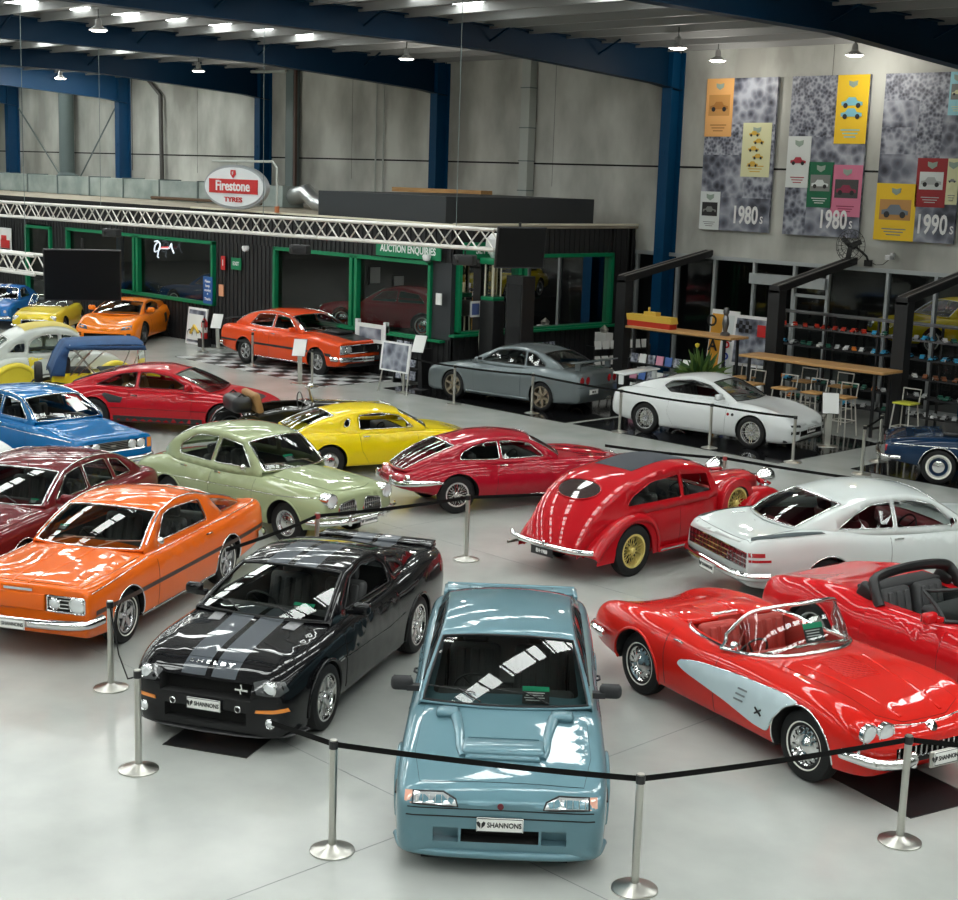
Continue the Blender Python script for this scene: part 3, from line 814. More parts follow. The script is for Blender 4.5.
for k, X in enumerate([-66.0, -56.1, -46.1-.0, -36.35, -26.7, -17.0, -7.3, 2.4]):
    col = NAVY_LIT if k < 2 else NAVYC  # two far-left columns: stronger light there put into a brighter blue
    b = MB(); D_ = .55; Wd = .34
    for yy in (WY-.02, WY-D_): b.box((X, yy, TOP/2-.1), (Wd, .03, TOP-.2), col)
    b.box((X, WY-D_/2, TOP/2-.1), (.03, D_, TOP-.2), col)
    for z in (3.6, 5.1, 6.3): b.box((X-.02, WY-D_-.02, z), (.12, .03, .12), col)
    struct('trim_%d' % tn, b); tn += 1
    col = NAVY_LIT if k < 2 else NAVY  # same for their rafters, lit look painted as a brighter blue
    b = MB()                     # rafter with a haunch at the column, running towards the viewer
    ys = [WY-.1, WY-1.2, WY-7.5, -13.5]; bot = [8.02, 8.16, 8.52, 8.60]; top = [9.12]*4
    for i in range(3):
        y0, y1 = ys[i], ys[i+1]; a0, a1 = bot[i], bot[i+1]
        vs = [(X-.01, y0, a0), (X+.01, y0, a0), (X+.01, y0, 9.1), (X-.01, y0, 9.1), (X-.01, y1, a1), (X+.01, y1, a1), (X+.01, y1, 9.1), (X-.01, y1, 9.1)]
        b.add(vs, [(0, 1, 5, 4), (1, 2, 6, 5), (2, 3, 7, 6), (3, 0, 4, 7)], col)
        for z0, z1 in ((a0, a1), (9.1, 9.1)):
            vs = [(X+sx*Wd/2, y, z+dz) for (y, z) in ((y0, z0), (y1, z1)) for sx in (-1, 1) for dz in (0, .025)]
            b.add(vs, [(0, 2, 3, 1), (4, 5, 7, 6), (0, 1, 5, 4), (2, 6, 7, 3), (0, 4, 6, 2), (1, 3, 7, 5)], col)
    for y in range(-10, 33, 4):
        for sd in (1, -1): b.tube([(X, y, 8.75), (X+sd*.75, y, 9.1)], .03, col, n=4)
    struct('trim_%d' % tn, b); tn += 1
b = MB(); b.box((0, 0, 0), (WX1-WX0-.2, .07, .2), CEILM); b.box((0, .05, .09), (WX1-WX0-.2, .06, .02), CEILM); pm_ = b.mesh('purlin', 0)
for k in range(34):
    o = bpy.data.objects.new('trim_%d' % tn, pm_); C.objects.link(o); o.location = ((WX0+WX1)/2, WY-.6-1.38*k, 9.14); o['kind'] = 'structure'; tn += 1
# translucent roof sheets: long daylight strips between the rafters
for k, X in enumerate([-61, -51.1, -41.2, -31.5, -21.9, -12.1, -2.4, 6.8]):
    for dx in (-2.6, 1.6):
        for j in range(14):
            y1 = 26.6-2.76*j if X > -45 else 32.1-2.76*j
            if X > -30 and j == 0: continue
            if y1 < -12: break
            b = MB(); b.box((X+dx, y1-1.0, 9.235), (.80, 2.2, .02), SKY); o = struct('window_%d' % (100+k*40+(dx > 0)*20+j), b)
# ------------------------------------------------------------------ wall services
def pipe(name, label, pts, r, m, cat='pipe', n=10, grp=None, extra=None):
    b = MB(); b.tube(pts, r, m, n=n)
    if extra: extra(b)
    return tag(b.build(name), label, cat, grp)
PIPEG = mat('pipe_grey', (.14, .18, .18), .5); PIPEL = mat('duct_light', (.42, .45, .42), .5)
pipe('vent_pipe', 'thick grey-green vertical vent pipe with flared foot on the concrete wall', [(-60.5, 33.0, 4.2), (-60.5, 33.0, 4.9), (-60.5, 33.0, 5.05), (-60.5, 33.0, 9.1)], [.55, .5, .33, .33], PIPEG, extra=None)
pipe('downpipe', 'thin dark wall pipe with a bent top left of the steel conduit', [(-54.3, 33.3, 9.0), (-53.3, 33.3, 8.3), (-53.2, 33.3, 4.24)], .09, mat('pipe_brown', (.06, .055, .05), .5))
b = MB(); b.box((-44.4, 33.3, 6.75), (.45, .3, 4.98), PIPEG); b.box((-44.1, 33.2, 6.75), (.1, .1, 4.98), mat('rust_red', (.10, .06, .05), .6)); b.tube([(-44.4, 33.0, 9.0), (-46.5, 32.6, 9.0), (-50, 32.4, 9.05)], .06, PIPEL); tag(b.build('cable_duct'), 'grey vertical cable duct with orange cable beside the blue column', 'duct')
b = MB(); b.box((-32.4, 33.3, 6.6), (.36, .3, 4.9), PIPEL)
for z in (5.1, 6.0, 7.0, 8.2): b.box((-32.4, 33.29, z), (.40, .34, .03), PIPEG)
tag(b.build('wall_duct'), 'pale square duct running up the bare concrete wall', 'duct')
pipe('brace_rod', 'diagonal brace rod sloping down to the right at far left', [(-65.3, 33.2, 7.9), (-61.1, 33.2, 4.6)], .03, PIPEG, 'rod', 4)
pipe('brace_rod', 'diagonal brace rod sloping down to the left at far left', [(-56.5, 33.2, 8.0), (-60, 33.2, 4.6)], .03, PIPEG, 'rod', 4)
for k, (x, lab) in enumerate(((-39.8, 'left'), (-39.4, 'right'))): pipe('wall_conduit', 'thin vertical conduit on the wall above the roof box, %s one of the pair' % lab, [(x, 33.42, 4.3), (x, 33.42, 9.)], .03, PIPEL, 'conduit', 5)
b = MB()
for k in range(8):
    x = -62+2.6*k; b.box((x+1.28, 31, 4.58), (2.52, .9, .72), DUCTM); b.box((x, 31, 4.58), (.06, .98, .80), PIPEG)
b.tube([(-41.2, 31, 4.6), (-40.2, 30.8, 4.75), (-39.3, 30.5, 4.45), (-38.4, 30.2, 4.35)], [.3, .3, .28, .26], mat('foil_duct', (.6, .62, .63), .3, .8), n=12)
for x in (-61, -55, -49, -43): b.box((x, 31, 4.22), (.1, .9, .1), PIPEG)
tag(b.build('roof_duct'), 'long sectioned galvanised air duct on the office roof, silver elbow at its end', 'duct')
b = MB(); b.tube([(-49, 30.2, 4.3), (-42, 30.2, 4.32)], .06, mat('rusty', (.12, .07, .04), .8), n=6); tag(b.build('old_pipe'), 'dark rusty pipe lying on the office roof before the duct', 'pipe')

# ------------------------------------------------------------------ office block
RZ = 4.2; OX, OY = -28.0, 26.2
def cladding(b, x0, x1, y0, y1, z0, z1, m=CLAD, face='y', sgn=-1):     # panel with real vertical ribs
    if face == 'y':
        b.box(((x0+x1)/2, y0+.05, (z0+z1)/2), (x1-x0, .1, z1-z0), m); n = int((x1-x0)/.2)
        for k in range(n): b.box((x0+(k+.5)*(x1-x0)/n, y0-.012, (z0+z1)/2), (.06, .03, z1-z0), m)
    else:
        b.box((x0-.05, (y0+y1)/2, (z0+z1)/2), (.1, y1-y0, z1-z0), m); n = int((y1-y0)/.2)
        for k in range(n): b.box((x0+.012, y0+(k+.5)*(y1-y0)/n, (z0+z1)/2), (.03, .06, z1-z0), m)
b = MB()
cladding(b, -74, OX, OY, 0, 3.24, RZ-.06)
cladding(b, -74, -52, OY, 0, 0, 3.24); cladding(b, -51.8, -48.1, OY, 0, 0, 3.24) if False else cladding(b, -49.2, -48.1, OY, 0, 0, 3.24)
cladding(b, -48.1, -38.8, OY, 0, 0, 1.24); cladding(b, -38.8, -35.7, OY, 0, 0, 3.24); cladding(b, -35.7, OX, OY, 0, 0, 1.24)
b.box((-28.4, OY+.05, 2.24), (.75, .14, 2.0), CLADB)
cladding(b, OX, 0, OY, 32.4, 3.4, RZ-.02, face='x'); cladding(b, OX, 0, OY, 33.4, 0, 1.36, face='x'); cladding(b, OX, 0, 32.5, 33.45, 0, RZ, face='x')
cladding(b, -52, -51.1, OY, 0, 0, 3.24); cladding(b, -51.1, -49.2, OY, 0, 0, .1)
struct('wall_office', b)
b = MB(); b.box((-51, 29.85, RZ-.03), (46.1, 7.35, .06), BEIGE); b.box((-51, OY-.06, RZ-.05), (46.2, .1, .12), VOID); b.box((-34, OY-.06, RZ+.03), (12.1, .12, .05), CREAM); b.box((OX+.05, 29.8, RZ+.05), (.12, 7.3, .05), CREAM); struct('ceiling_office', b)
b = MB(); b.box((-31.3, 29.35, RZ+.38), (5.4, 5.8, .72), CLADB); tag(b.build('roof_plant_screen'), 'flat charcoal box screen standing on the office roof corner', 'plant screen')
b = MB(); b.box((-36.2, 30.5, 4.45), (.02, .02, .02), TIMB); b.box((-35.2, 32.3, 4.98), (4.2, .5, .14), TIMB); tag(b.build('timber_beam'), 'orange timber beam lying along the top of the charcoal roof box', 'timber')
wn = 1
def green_window(x0, x1, z0, z1, muls=(), axis='y', ledge=True):
    global wn
    b = MB(); t = .10
    def bar(a0, a1, c0, c1):
        if axis == 'y': b.box(((a0+a1)/2, OY-.03, (c0+c1)/2), (a1-a0, .16, c1-c0), GRN)
        else: b.box((OX+.03, (a0+a1)/2, (c0+c1)/2), (.16, a1-a0, c1-c0), GRN)
    bar(x0, x1, z1-t*.7, z1+t*.3); bar(x0, x1, z0-t*.5, z0+t*.5); bar(x0, x0+t, z0, z1); bar(x1-t, x1, z0, z1)
    for m_ in muls: bar(m_-.17, m_-.05, z0, z1); bar(m_+.05, m_+.17, z0, z1); b.box((m_, OY+.0, (z0+z1)/2) if axis == 'y' else (OX, m_, (z0+z1)/2), (.1, .06, z1-z0) if axis == 'y' else (.06, .1, z1-z0), mat('green_dark', (.0, .07, .03), .5))
    fr = struct('window_%d' % wn, b)
    g = MB()
    if axis == 'y': g.quad([(x0, OY+.03, z0), (x1, OY+.03, z0), (x1, OY+.03, z1), (x0, OY+.03, z1)], OGL)
    else: g.quad([(OX-.03, x0, z0), (OX-.03, x1, z0), (OX-.03, x1, z1), (OX-.03, x0, z1)], OGL)
    g.build('pane', fr, smooth=0); wn += 1
OGL = glass('office_glass', (.62, .68, .66), .75)
green_window(-51.1, -49.2, .1, 3.16); green_window(-48.05, -38.85, 1.27, 3.2, (-43.4,)); green_window(-35.7, -28.75, 1.2, 3.22, (-31.95,)); green_window(26.35, 32.45, 1.4, 3.42, (28.7,), 'x')
b = MB(); b.box((OX+.12, 29.6, 1.37), (.22, 7., .06), GRN); b.box((-32, OY-.12, 1.19), (7.6, .2, .05), GRN); struct('trim_80', b)
b = MB(); b.box((-32, WY-.25, RZ/2), (8, .1, RZ-.2), mat('office_wall', (.06, .058, .055), .8)); b.box((-51, WY-.25, RZ/2), (30, .1, RZ-.2), mat('office_wall2', (.03, .03, .035), .8)); b.box((-36, 29.8, RZ/2), (.1, 7, RZ-.2), mat('office_wall', (.06, .058, .055), .8)); struct('wall_office_inner', b)
area('office_light', (-32, 29.5, 4.05), 5, 3, 26); area('office_light', (-45, 29.5, 4.05), 8, 3, 30)
# office furniture seen through the glass
def desk(x, y, lab):
    r = empty('desk', (x, y, 0)); tag(r, lab, 'desk'); b = MB(); b.rbox((0, 0, .74), (1.6, .75, .04), TIMB, .01); b.build('desk_top', r)
    for sx in (-.7, .7): b = MB(); b.box((sx, 0, .36), (.06, .65, .72), BLACK); b.build('leg', r)
    b = MB(); b.rbox((0, .15, 1.12), (.6, .04, .38), BLACK, .01); b.tube([(0, .17, .76), (0, .17, 1.0)], .03, BLACK); m_ = b.build('body', None); m_.name = 'computer_monitor'; m_.location = (x, y, 0); tag(m_, 'black monitor on the '+lab, 'monitor')
desk(-29.3, 27.2, 'office desk behind the glass corner'); desk(-29.6, 30.8, 'office desk behind the side window')
b = MB(); b.box((-28.35, 26.05, 2.3), (.22, .02, .3), PAPER); tag(b.build('notice_sheet'), 'small paper notice on the office corner post', 'notice')
for k, (y, z, lab) in enumerate(((30.2, 2.3, 'pale picture frame on the inner office wall, upper'), (31.2, 2.0, 'pale picture frame on the inner office wall, lower'))):
    b = MB(); b.box((-35.9, y, z), (.04, .5, .6), BLACK); b.box((-35.87, y, z), (.02, .4, .5), PAPER); tag(b.build('picture_frame'), lab, 'picture')
b = MB(); b.box((-27.85, 26.9, 2.05), (.02, .36, .42), PAPER); b.box((-27.835, 26.9, 2.05), (.01, .26, .3), mat('poster_blue', (.08, .12, .3), .5)); tag(b.build('window_poster'), 'small blue and white poster in the office side window', 'poster')
# signs
def sign(name, w, h, m, txt, fg, size, T, label, cat='sign', th=.03, sx=1., extra=None):
    b = MB(); b.box((0, 0, 0), (w, h, th), m)
    o = b.build(name, smooth=0); o.matrix_world = T; tag(o, label, cat)
    if txt:
        t = MB(); L_ = txt.split('|')
        for k, s_ in enumerate(L_): t.merge(text_mb(s_, size, fg, True, .004, sx=sx), Matrix.Translation((0, ((len(L_)-1)/2-k)*size*1.15, th/2+.002)))
        t.build('lettering', o, smooth=0)
    if extra: extra(o)
    return o
FY = lambda x, y, z: face_to((x, y, z), (1, 0, 0), (0, 0, 1))       # faces -Y
FX = lambda x, y, z: face_to((x, y, z), (0, 1, 0), (0, 0, 1))       # faces +X
sign('sign', 2.6, .42, GRN, 'AUCTION ENQUIRIES', WHITE, .27, FY(-29.6, OY-.16, 3.5), 'green AUCTION ENQUIRIES sign above the office window', sx=.85)
sign('sign', 2.4, .42, GRN, 'SETTLEMENTS', WHITE, .27, FX(OX+.16, 27.6, 3.58), 'green SETTLEMENTS sign on the short side of the office', sx=.9)
sign('exit_sign', .5, .36, GRN, 'EXIT', WHITE, .16, FY(-37.6, OY-.08, 2.62), 'small green exit sign on the black cladding')
sign('extinguisher_sign', .2, .42, mat('sign_red', (.55, .02, .02), .5), '1', WHITE, .26, FY(-38.3, OY-.08, 2.6), 'narrow red sign beside the green exit sign')
sign('warning_sign', .25, .36, mat('sign_salmon', (.75, .35, .2), .5), None, WHITE, .1, FY(-38.4, OY-.08, 1.75), 'small orange and white notice below the red sign')
sign('poster', .5, .85, mat('poster_blue2', (.015, .10, .35), .5), 'Please|keep|moving|*|Thanks', WHITE, .12, FY(-39.1, OY-.1, 1.7), 'blue notice in the lower corner of the left office window')
b = MB(); NS = .62; NEON = mat('neon_white', (.8, .9, 1), .4, emit=1.2)
P = [(-.9, .32), (-.6, .36), (-.35, .2), (-.5, -.1), (-.3, -.0), (.1, .02), (.5, .06), (.72, .3), (.75, .1), (.95, -.18)]
b.tube([(x*NS, 0, z*NS) for x, z in [tuple(q) for q in catmull(P, 4)]], .022, NEON); b.tube([(x*NS, 0, z*NS) for x, z in [tuple(q) for q in catmull([(-.55, .34), (-.85, .1), (-.9, -.2), (-.6, -.15)], 4)]], .02, NEON); b.tube([(x*NS, 0, z*NS) for x, z in ((-.5, -.1), (-.62, -.45), (-.5, -.5))], .02, NEON)
b.tube([(-.12, -.02, .03), (.3, -.02, .06)], .02, mat('neon_red', (.8, .1, .1), .4, emit=1.5)); tag(b.build('neon_sign', loc=(-41.6, OY-.12, 2.85)), 'white neon outline sign hung in the left office window', 'neon sign')
sg_ = empty('oval_sign', (-37.4, 25.9, 4.93)); tag(sg_, 'white oval Firestone Tyres sign with red band above the office roof', 'sign')
def oval(a, c, y, m, th=.06, n=40):
    b = MB(); b.prism([(a*cos(2*pi*k/n), c*sin(2*pi*k/n)) for k in range(n)], y, y+th, m, axis='y'); return b
b = oval(1.62, .66, 0, mat('sign_silver', (.4, .42, .44), .4, .5), .14); b.build('frame', sg_, smooth=30); b = oval(1.52, .58, -.03, mat('sign_white', (.75, .78, .8), .4)); b.build('face', sg_, smooth=30)
b = MB(); b.box((0, -.045, .02), (2.5, .03, .42), mat('sign_red', (.55, .02, .02), .5)); b.build('band', sg_)
b = MB(); b.merge(text_mb('Firestone', .42, WHITE, True, .01, sx=1.12), face_to((0, -.065, .02), (1, 0, 0), (0, 0, 1))); b.merge(text_mb('TYRES', .2, mat('sign_red', (.55, .02, .02), .5), True, .01, sx=1.7), face_to((0, -.04, -.38), (1, 0, 0), (0, 0, 1)))
b.prism([(-.12, .50), (.12, .50), (.14, .38), (0, .26), (-.14, .38)], -.05, -.035, mat('sign_red', (.55, .02, .02), .5), axis='y'); b.merge(text_mb('F', .14, WHITE, True, .01), face_to((0, -.06, .40), (1, 0, 0), (0, 0, 1))); b.build('lettering', sg_, smooth=0)
b = MB(); b.tube([(-1.3, .1, .75), (1.8, .1, .78), (2.0, .1, .6), (2.02, .1, -.7)], .035, PIPEL, n=6); b.tube([(2.02, .1, -.68), (2.02, .1, -.5)], .07, mat('cap_orange', (.5, .15, .05), .5)); b.tube([(0, .08, .6), (0, .08, .78)], .02, PIPEL); b.build('hanger', sg_)

# ------------------------------------------------------------------ trusses, screens, spots
TRM = mat('truss_silver', (.62, .60, .56), .35, .4)
def truss(name, label, p0, p1, h=.4, d=.32, seg=.78):
    p0, p1 = Vector(p0), Vector(p1); L_ = (p1-p0).length; t = (p1-p0)/L_; q = Vector((-t.y, t.x, 0)).normalized(); r = empty(name, p0); tag(r, label, 'truss')
    cor = [(s*d/2, z) for s in (-1, 1) for z in (0, -h)]
    for a, z in cor: b = MB(); b.tube([q*a+Vector((0, 0, z)), q*a+Vector((0, 0, z))+(p1-p0)], .035, TRM, n=8); b.build('chord', r)
    b = MB(); n = int(L_/seg)
    for k in range(n):
        a0, a1 = k*L_/n, (k+1)*L_/n; m_ = (a0+a1)/2
        for s_ in (-1, 1):
            b.tube([q*s_*d/2+t*a0+Vector((0, 0, -h)), q*s_*d/2+t*m_], .018, TRM, n=5); b.tube([q*s_*d/2+t*m_, q*s_*d/2+t*a1+Vector((0, 0, -h))], .018, TRM, n=5)
        b.tube([q*d/2+t*a0, -q*d/2+t*m_], .015, TRM, n=4)
    b.build('lacing', r); return r
truss('lighting_truss', 'long silver lattice truss hanging in front of the office', (-56, 19.6, 4.2), (-21.3, 21.2, 4.43))
truss('lighting_truss', 'short silver lattice truss end beside the hanging black screen at left', (-41.5, 15.5, 3.42), (-30.6, 16.0, 3.42), h=.42)
def screen_(label, c, wd, h, yaw, tilt, cab):
    r = empty('hanging_screen', c, yaw); tag(r, label, 'screen'); b = MB(); b.rbox((0, 0, 0), (wd, .07, h), BLACK, .02, rx=tilt); b.build('housing', r)
    b = MB(); b.box((0, -.04, 0), (wd-.06, .006, h-.06), mat('screen_glass', (.003, .003, .0035), .3, spec=.25), rx=tilt); b.build('display', r)
    b = MB(); b.tube([(0, .06, 0), (0, .06, cab-c[2])], .03, BLACK); b.build('hanger', r)
screen_('large black screen hanging above the yellow roadster', (-28.75, 16.0, 3.12), 1.62, 1.12, radians(62), .12, 3.9)
screen_('black screen hanging at the right end of the long truss', (-20.9, 21.4, 4.10), 1.08, .84, radians(68), .15, 4.6)
def spot(loc, label):
    r = empty('spot_light', loc); r.scale = (.72, .72, .72); tag(r, label, 'spotlight'); b = MB(); b.rbox((0, 0, -.25), (.62, .42, .3), mat('spot_body', (.02, .02, .022), .5), .05, rz=.5); b.tube([(0, 0, -.1), (0, 0, .02)], .03, BLACK); b.build('housing', r)
    b = MB(); b.lathe([(.12, 0), (.1, .06), (.001, .05)], BLACK, c=(-.1, -.22, -.25), axis=(-.4, -1, -.2), n=16); b.build('lens', r)
spot((-22.3, 21.2, 3.95), 'black spotlight under the truss beside the hanging screen'); spot((-27.8, 21.1, 3.85), 'black spotlight under the truss above the orange-red saloon'); spot((-35.6, 20.7, 3.85), 'black spotlight under the truss above the left office window')
for k, (x, y, lab) in enumerate(((-36.5, 20.9, 'leftmost'), (-29.4, 21.2, 'middle'), (-22.6, 21.2, 'rightmost'))): pipe('hanging_wire', 'thin hanging wire holding the long truss, %s' % lab, [(x, y, 4.2), (x, y, 9.1)], .007, PIPEG, 'wire', 4)
pipe('hanging_wire', 'thin hanging wire holding the short left truss', [(-31.2, 15.95, 3.4), (-31.2, 15.95, 9.1)], .007, PIPEG, 'wire', 4)
LAMPM = mat('lamp_glow', (1, .95, .85), .5, emit=14)
pl = [(-23.0, 28.7, 'rightmost of the pair by the beam'), (-24.3, 32.0, 'above the first wall banner'), (-20.2, 32.0, 'above the gap between second and third banner'), (-33.0, 18.9, 'at the upper left corner'), (-43.4, 28.6, 'above the oval sign'), (-53.2, 28.8, 'at far left, small'), (-32.2, 28.1, 'left of the tall blue column')]
for k, (x, y, lab) in enumerate(pl):
    z = 8.66; r = empty('pendant_lamp', (x, y, z)); r.scale = (.82, .82, .9); tag(r, 'round white pendant lamp, '+lab, 'lamp', 'pendant lamps under the roof')
    b = MB(); b.lathe([(.05, .32), (.09, .25), (.10, .12), (.26, .02), (.28, 0)], mat('lamp_shade', (.35, .35, .34), .4), n=20); b.tube([(0, 0, .3), (0, 0, .55)], .015, BLACK); b.build('lamp_shade', r); b = MB(); b.lathe([(.001, -.04), (.2, -.03), (.25, .01)], LAMPM, n=20); b.build('bulb', r)
    l_ = bpy.data.lights.new('lamp_light', 'POINT'); l_.energy = LAMP; l_.color = (1, .96, .88); l_.shadow_soft_size = .2; lo = bpy.data.objects.new('lamp_light', l_); C.objects.link(lo); lo.parent = r; lo.location = (0, 0, -.3)

# ------------------------------------------------------------------ shopfront wall at right
ALU = mat('mullion_alu', (.42, .45, .46), .4, .3); PGL = glass('shop_glass', (.6, .66, .66), .8)
b = MB()
for x in (-27.9, -26.4, -25.08, -23.75, -22.45, -21.4, -19.66, -18.32, -16.6, -15.0, -13.4): b.box((x, WY, 1.76), (.08, .12, 3.52), ALU)
b.box((-19.2, WY-.02, 3.47), (17.5, .14, .1), ALU); b.box((-19.2, WY, .05), (17.5, .12, .1), ALU); b.box((-22.6, WY-.08, 3.0), (2.4, .2, .28), ALU); b.box((-21.95, WY, 2.65), (1.0, .1, .08), ALU); b.box((-22.4, WY, 1.4), (.08, .1, 2.6), ALU)
fr = struct('window_10', b); g = MB(); g.quad([(-28, WY+.02, 0), (-10.5, WY+.02, 0), (-10.5, WY+.02, 3.5), (-28, WY+.02, 3.5)], PGL); g.build('pane', fr, smooth=0)
b = MB(); b.box((-19.2, 39.4, 1.9), (18, .1, 3.8), mat('shop_back', (.035, .036, .038), .8)); b.box((-28.05, 36.5, 1.9), (.1, 6, 3.8), mat('shop_back', (.035, .036, .038), .8)); b.box((-10, 36.5, 1.9), (.1, 6, 3.8), mat('shop_back', (.035, .036, .038), .8)); b.box((-19.2, 36.6, 3.75), (18, 6, .1), mat('shop_back', (.035, .036, .038), .8)); struct('wall_shop', b)
area('shop_light', (-18, 36.5, 3.6), 10, 3, 60)
b = MB(); b.box((-18.5, 39.3, .4), (9, .3, .8), BLACK)
FAN = mat('fan_black', (.012, .012, .012), .5)
r = empty('wall_fan', (-20.55, 33.15, 4.05)); tag(r, 'black caged wall fan below the second banner', 'fan')
b = MB()
for k in range(18): A = k*pi/9; b.tube([(.06*cos(A), -.22, .06*sin(A)), (.3*cos(A), -.2, .3*sin(A)), (.42*cos(A), -.1, .42*sin(A)), (.3*cos(A), .02, .3*sin(A))], .006, FAN, n=4)
for rr, y in ((.2, -.22), (.32, -.19), (.42, -.1)): b.tube([(rr*cos(t), y, rr*sin(t)) for t in [k*pi/12 for k in range(24)]], .008, FAN, closed=True, n=4)
b.build('cage', r)
b = MB()
for k in range(3): A = k*2.09+.4; b.rbox((.18*cos(A), -.1, .18*sin(A)), (.3, .015, .14), FAN, .006, ry=-A)
b.build('blade', r); b = MB(); b.lathe([(.08, -.12), (.1, 0), (.06, .15)], FAN, axis='y', n=14); b.tube([(0, .1, 0), (.3, .2, -.25), (.3, .3, -.4)], .03, FAN); b.box((.3, .3, -.42), (.2, .08, .16), FAN); b.build('bracket', r)
b = MB(); b.box((0, .08, .06), (.05, .12, .05), WHITE); b.rbox((0, -.05, -.02), (.13, .26, .12), WHITE, .02); b.lathe([(.04, 0), (.04, .02)], BLACK, c=(0, -.19, -.02), axis='y', n=12); tag(b.build('security_camera', loc=(-19.55, 33.33, 3.84)), 'small white security camera on the wall right of the fan', 'camera')
pipe('fan_cable', 'black cable drooping from the fan to the white camera', [(-20.2, 33.4, 3.7), (-20.0, 33.4, 3.6), (-19.8, 33.4, 3.62), (-19.6, 33.4, 3.78)], .012, BLACK, 'cable', 4)
for x, y, z, lab in ((-28.75, OY-.25, 3.38, 'white dome camera under the green enquiries sign'), (-36.95, OY-.2, 3.15, 'white dome camera on the black cladding')):
    b = MB(); b.lathe([(.001, -.14), (.09, -.1), (.12, 0), (.1, .05)], WHITE, n=16); b.lathe([(.001, -.15), (.06, -.12)], BLACK, n=12); tag(b.build('dome_camera', loc=(x, y, z)), lab, 'camera')

# ------------------------------------------------------------------ wall banners
def collage(name, sc, seed):
    m, nt, b, tc = nodes_mat(name); L = nt.links; mp = nt.nodes.new('ShaderNodeMapping'); mp.inputs['Location'].default_value = (seed, seed*2, 0)
    v = nt.nodes.new('ShaderNodeTexVoronoi'); v.inputs['Scale'].default_value = sc; n = nt.nodes.new('ShaderNodeTexNoise'); n.inputs['Scale'].default_value = sc*.35; n.inputs['Detail'].default_value = 8
    mx = nt.nodes.new('ShaderNodeMath'); mx.operation = 'MULTIPLY_ADD'; mx.inputs[1].default_value = .55
    r = nt.nodes.new('ShaderNodeValToRGB'); e = r.color_ramp.elements; e[0].color = (.02, .022, .035, 1); e[0].position = .47; e[1].color = (.40, .42, .48, 1); e[1].position = 1.0; q = e.new(.68); q.color = (.12, .13, .17, 1)
    L.new(tc.outputs['Object'], mp.inputs[0]); L.new(mp.outputs[0], v.inputs[0]); L.new(mp.outputs[0], n.inputs[0]); L.new(v.outputs['Distance'], mx.inputs[0]); L.new(n.outputs['Fac'], mx.inputs[2]); L.new(mx.outputs[0], r.inputs[0]); L.new(r.outputs[0], b.inputs['Base Color']); b.inputs['Roughness'].default_value = .5
    return m
CA = [collage('photo_crowd', 11, 1), collage('photo_street', 4.5, 5), collage('photo_people', 7, 9), collage('photo_cars', 3, 12)]
def flat(n, c): return mat(n, c, .5)
YB = flat('print_yellow', (.85, .55, .01)); ORB = flat('print_orange', (.72, .38, .13)); CRB = flat('print_cream', (.66, .66, .40)); WHB = flat('print_white', (.66, .70, .69)); GRB = flat('print_green', (.0, .12, .05)); PKB = flat('print_pink', (.62, .17, .28)); RDB = flat('print_red', (.30, .01, .015)); CYB = flat('print_cyan', (.30, .62, .70))
def banner(x0, x1, label, bg_, panels, txt, tx):
    z0, z1 = 4.24, 8.32; W_, H_ = x1-x0, z1-z0; r = empty('wall_banner', (x0, 33.38, z0)); tag(r, label, 'banner', 'photo banners on the concrete wall')
    b = MB(); b.box((W_/2, .03, H_/2), (W_, .06, H_), CA[2]); b.build('backing', r)
    for i_, (m_, u0, v0, u1, v1) in enumerate(bg_): b = MB(); b.box(((u0+u1)/2*W_, -.001-.0012*i_, (1-(v0+v1)/2)*H_), ((u1-u0)*W_, .01, (v1-v0)*H_), m_); b.build('photo', r)
    for m_, u0, v0, u1, v1, car in panels:
        w_, h_ = (u1-u0)*W_, (v1-v0)*H_; cx, cz = (u0+u1)/2*W_, (1-(v0+v1)/2)*H_; b = MB(); b.box((cx, -.012, cz), (w_, .012, h_), m_); p = b.build('cover_panel', r)
        q = MB(); fg, bgc, kind = car
        if bgc: q.box((cx, -.02, cz+.04*h_), (w_*.78, .004, h_*.36), bgc)
        hz = cz+h_*.38; q.prism([(cx-.13, hz+.06), (cx, hz+.03), (cx+.13, hz+.06), (cx+.12, hz-.05), (cx, hz-.12), (cx-.12, hz-.05)], -.026, -.02, flat('print_badge', (.28, .36, .30)), axis='y')
        s_ = w_*.33
        ys_ = [0] if kind == 1 else ([.28, .14, 0, -.14, -.28] if kind == 5 else [.08, -.08])
        for i_, yy in enumerate(ys_):
            k_ = s_*(.55 if kind == 5 else 1); ox = (.25*s_ if i_ % 2 else -.25*s_) if kind == 5 else 0; ccz = cz+(.02+yy)*h_
            q.prism([(cx+ox+a*k_, ccz+c_*k_) for a, c_ in ((-1, -.25), (-1, .05), (-.6, .12), (-.35, .42), (.3, .42), (.5, .12), (1, .02), (1, -.25))], -.03, -.024, fg, axis='y')
            for a in (-.6, .6): q.lathe([(.001, 0), (.22*k_, 0)], BLACK, c=(cx+ox+a*k_, -.032, ccz-.25*k_), axis='y', n=12)
        for j in range(3): q.box((cx, -.02, cz-h_*(.30+.05*j)), (w_*(.6-.12*j), .004, h_*.018), fg if m_ is not GRB else WHB)
        q.build('printed_car', p)
    t = MB(); t.merge(text_mb(txt[:-1], .66, WHITE, True, .006, sx=.66), face_to((tx*W_, -.02, .42), (1, 0, 0), (0, 0, 1))); t.merge(text_mb('s', .42, WHITE, False, .006, sx=.7), face_to((tx*W_+.55, -.02, .36), (1, 0, 0), (0, 0, 1))); t.build('lettering', r, smooth=0)
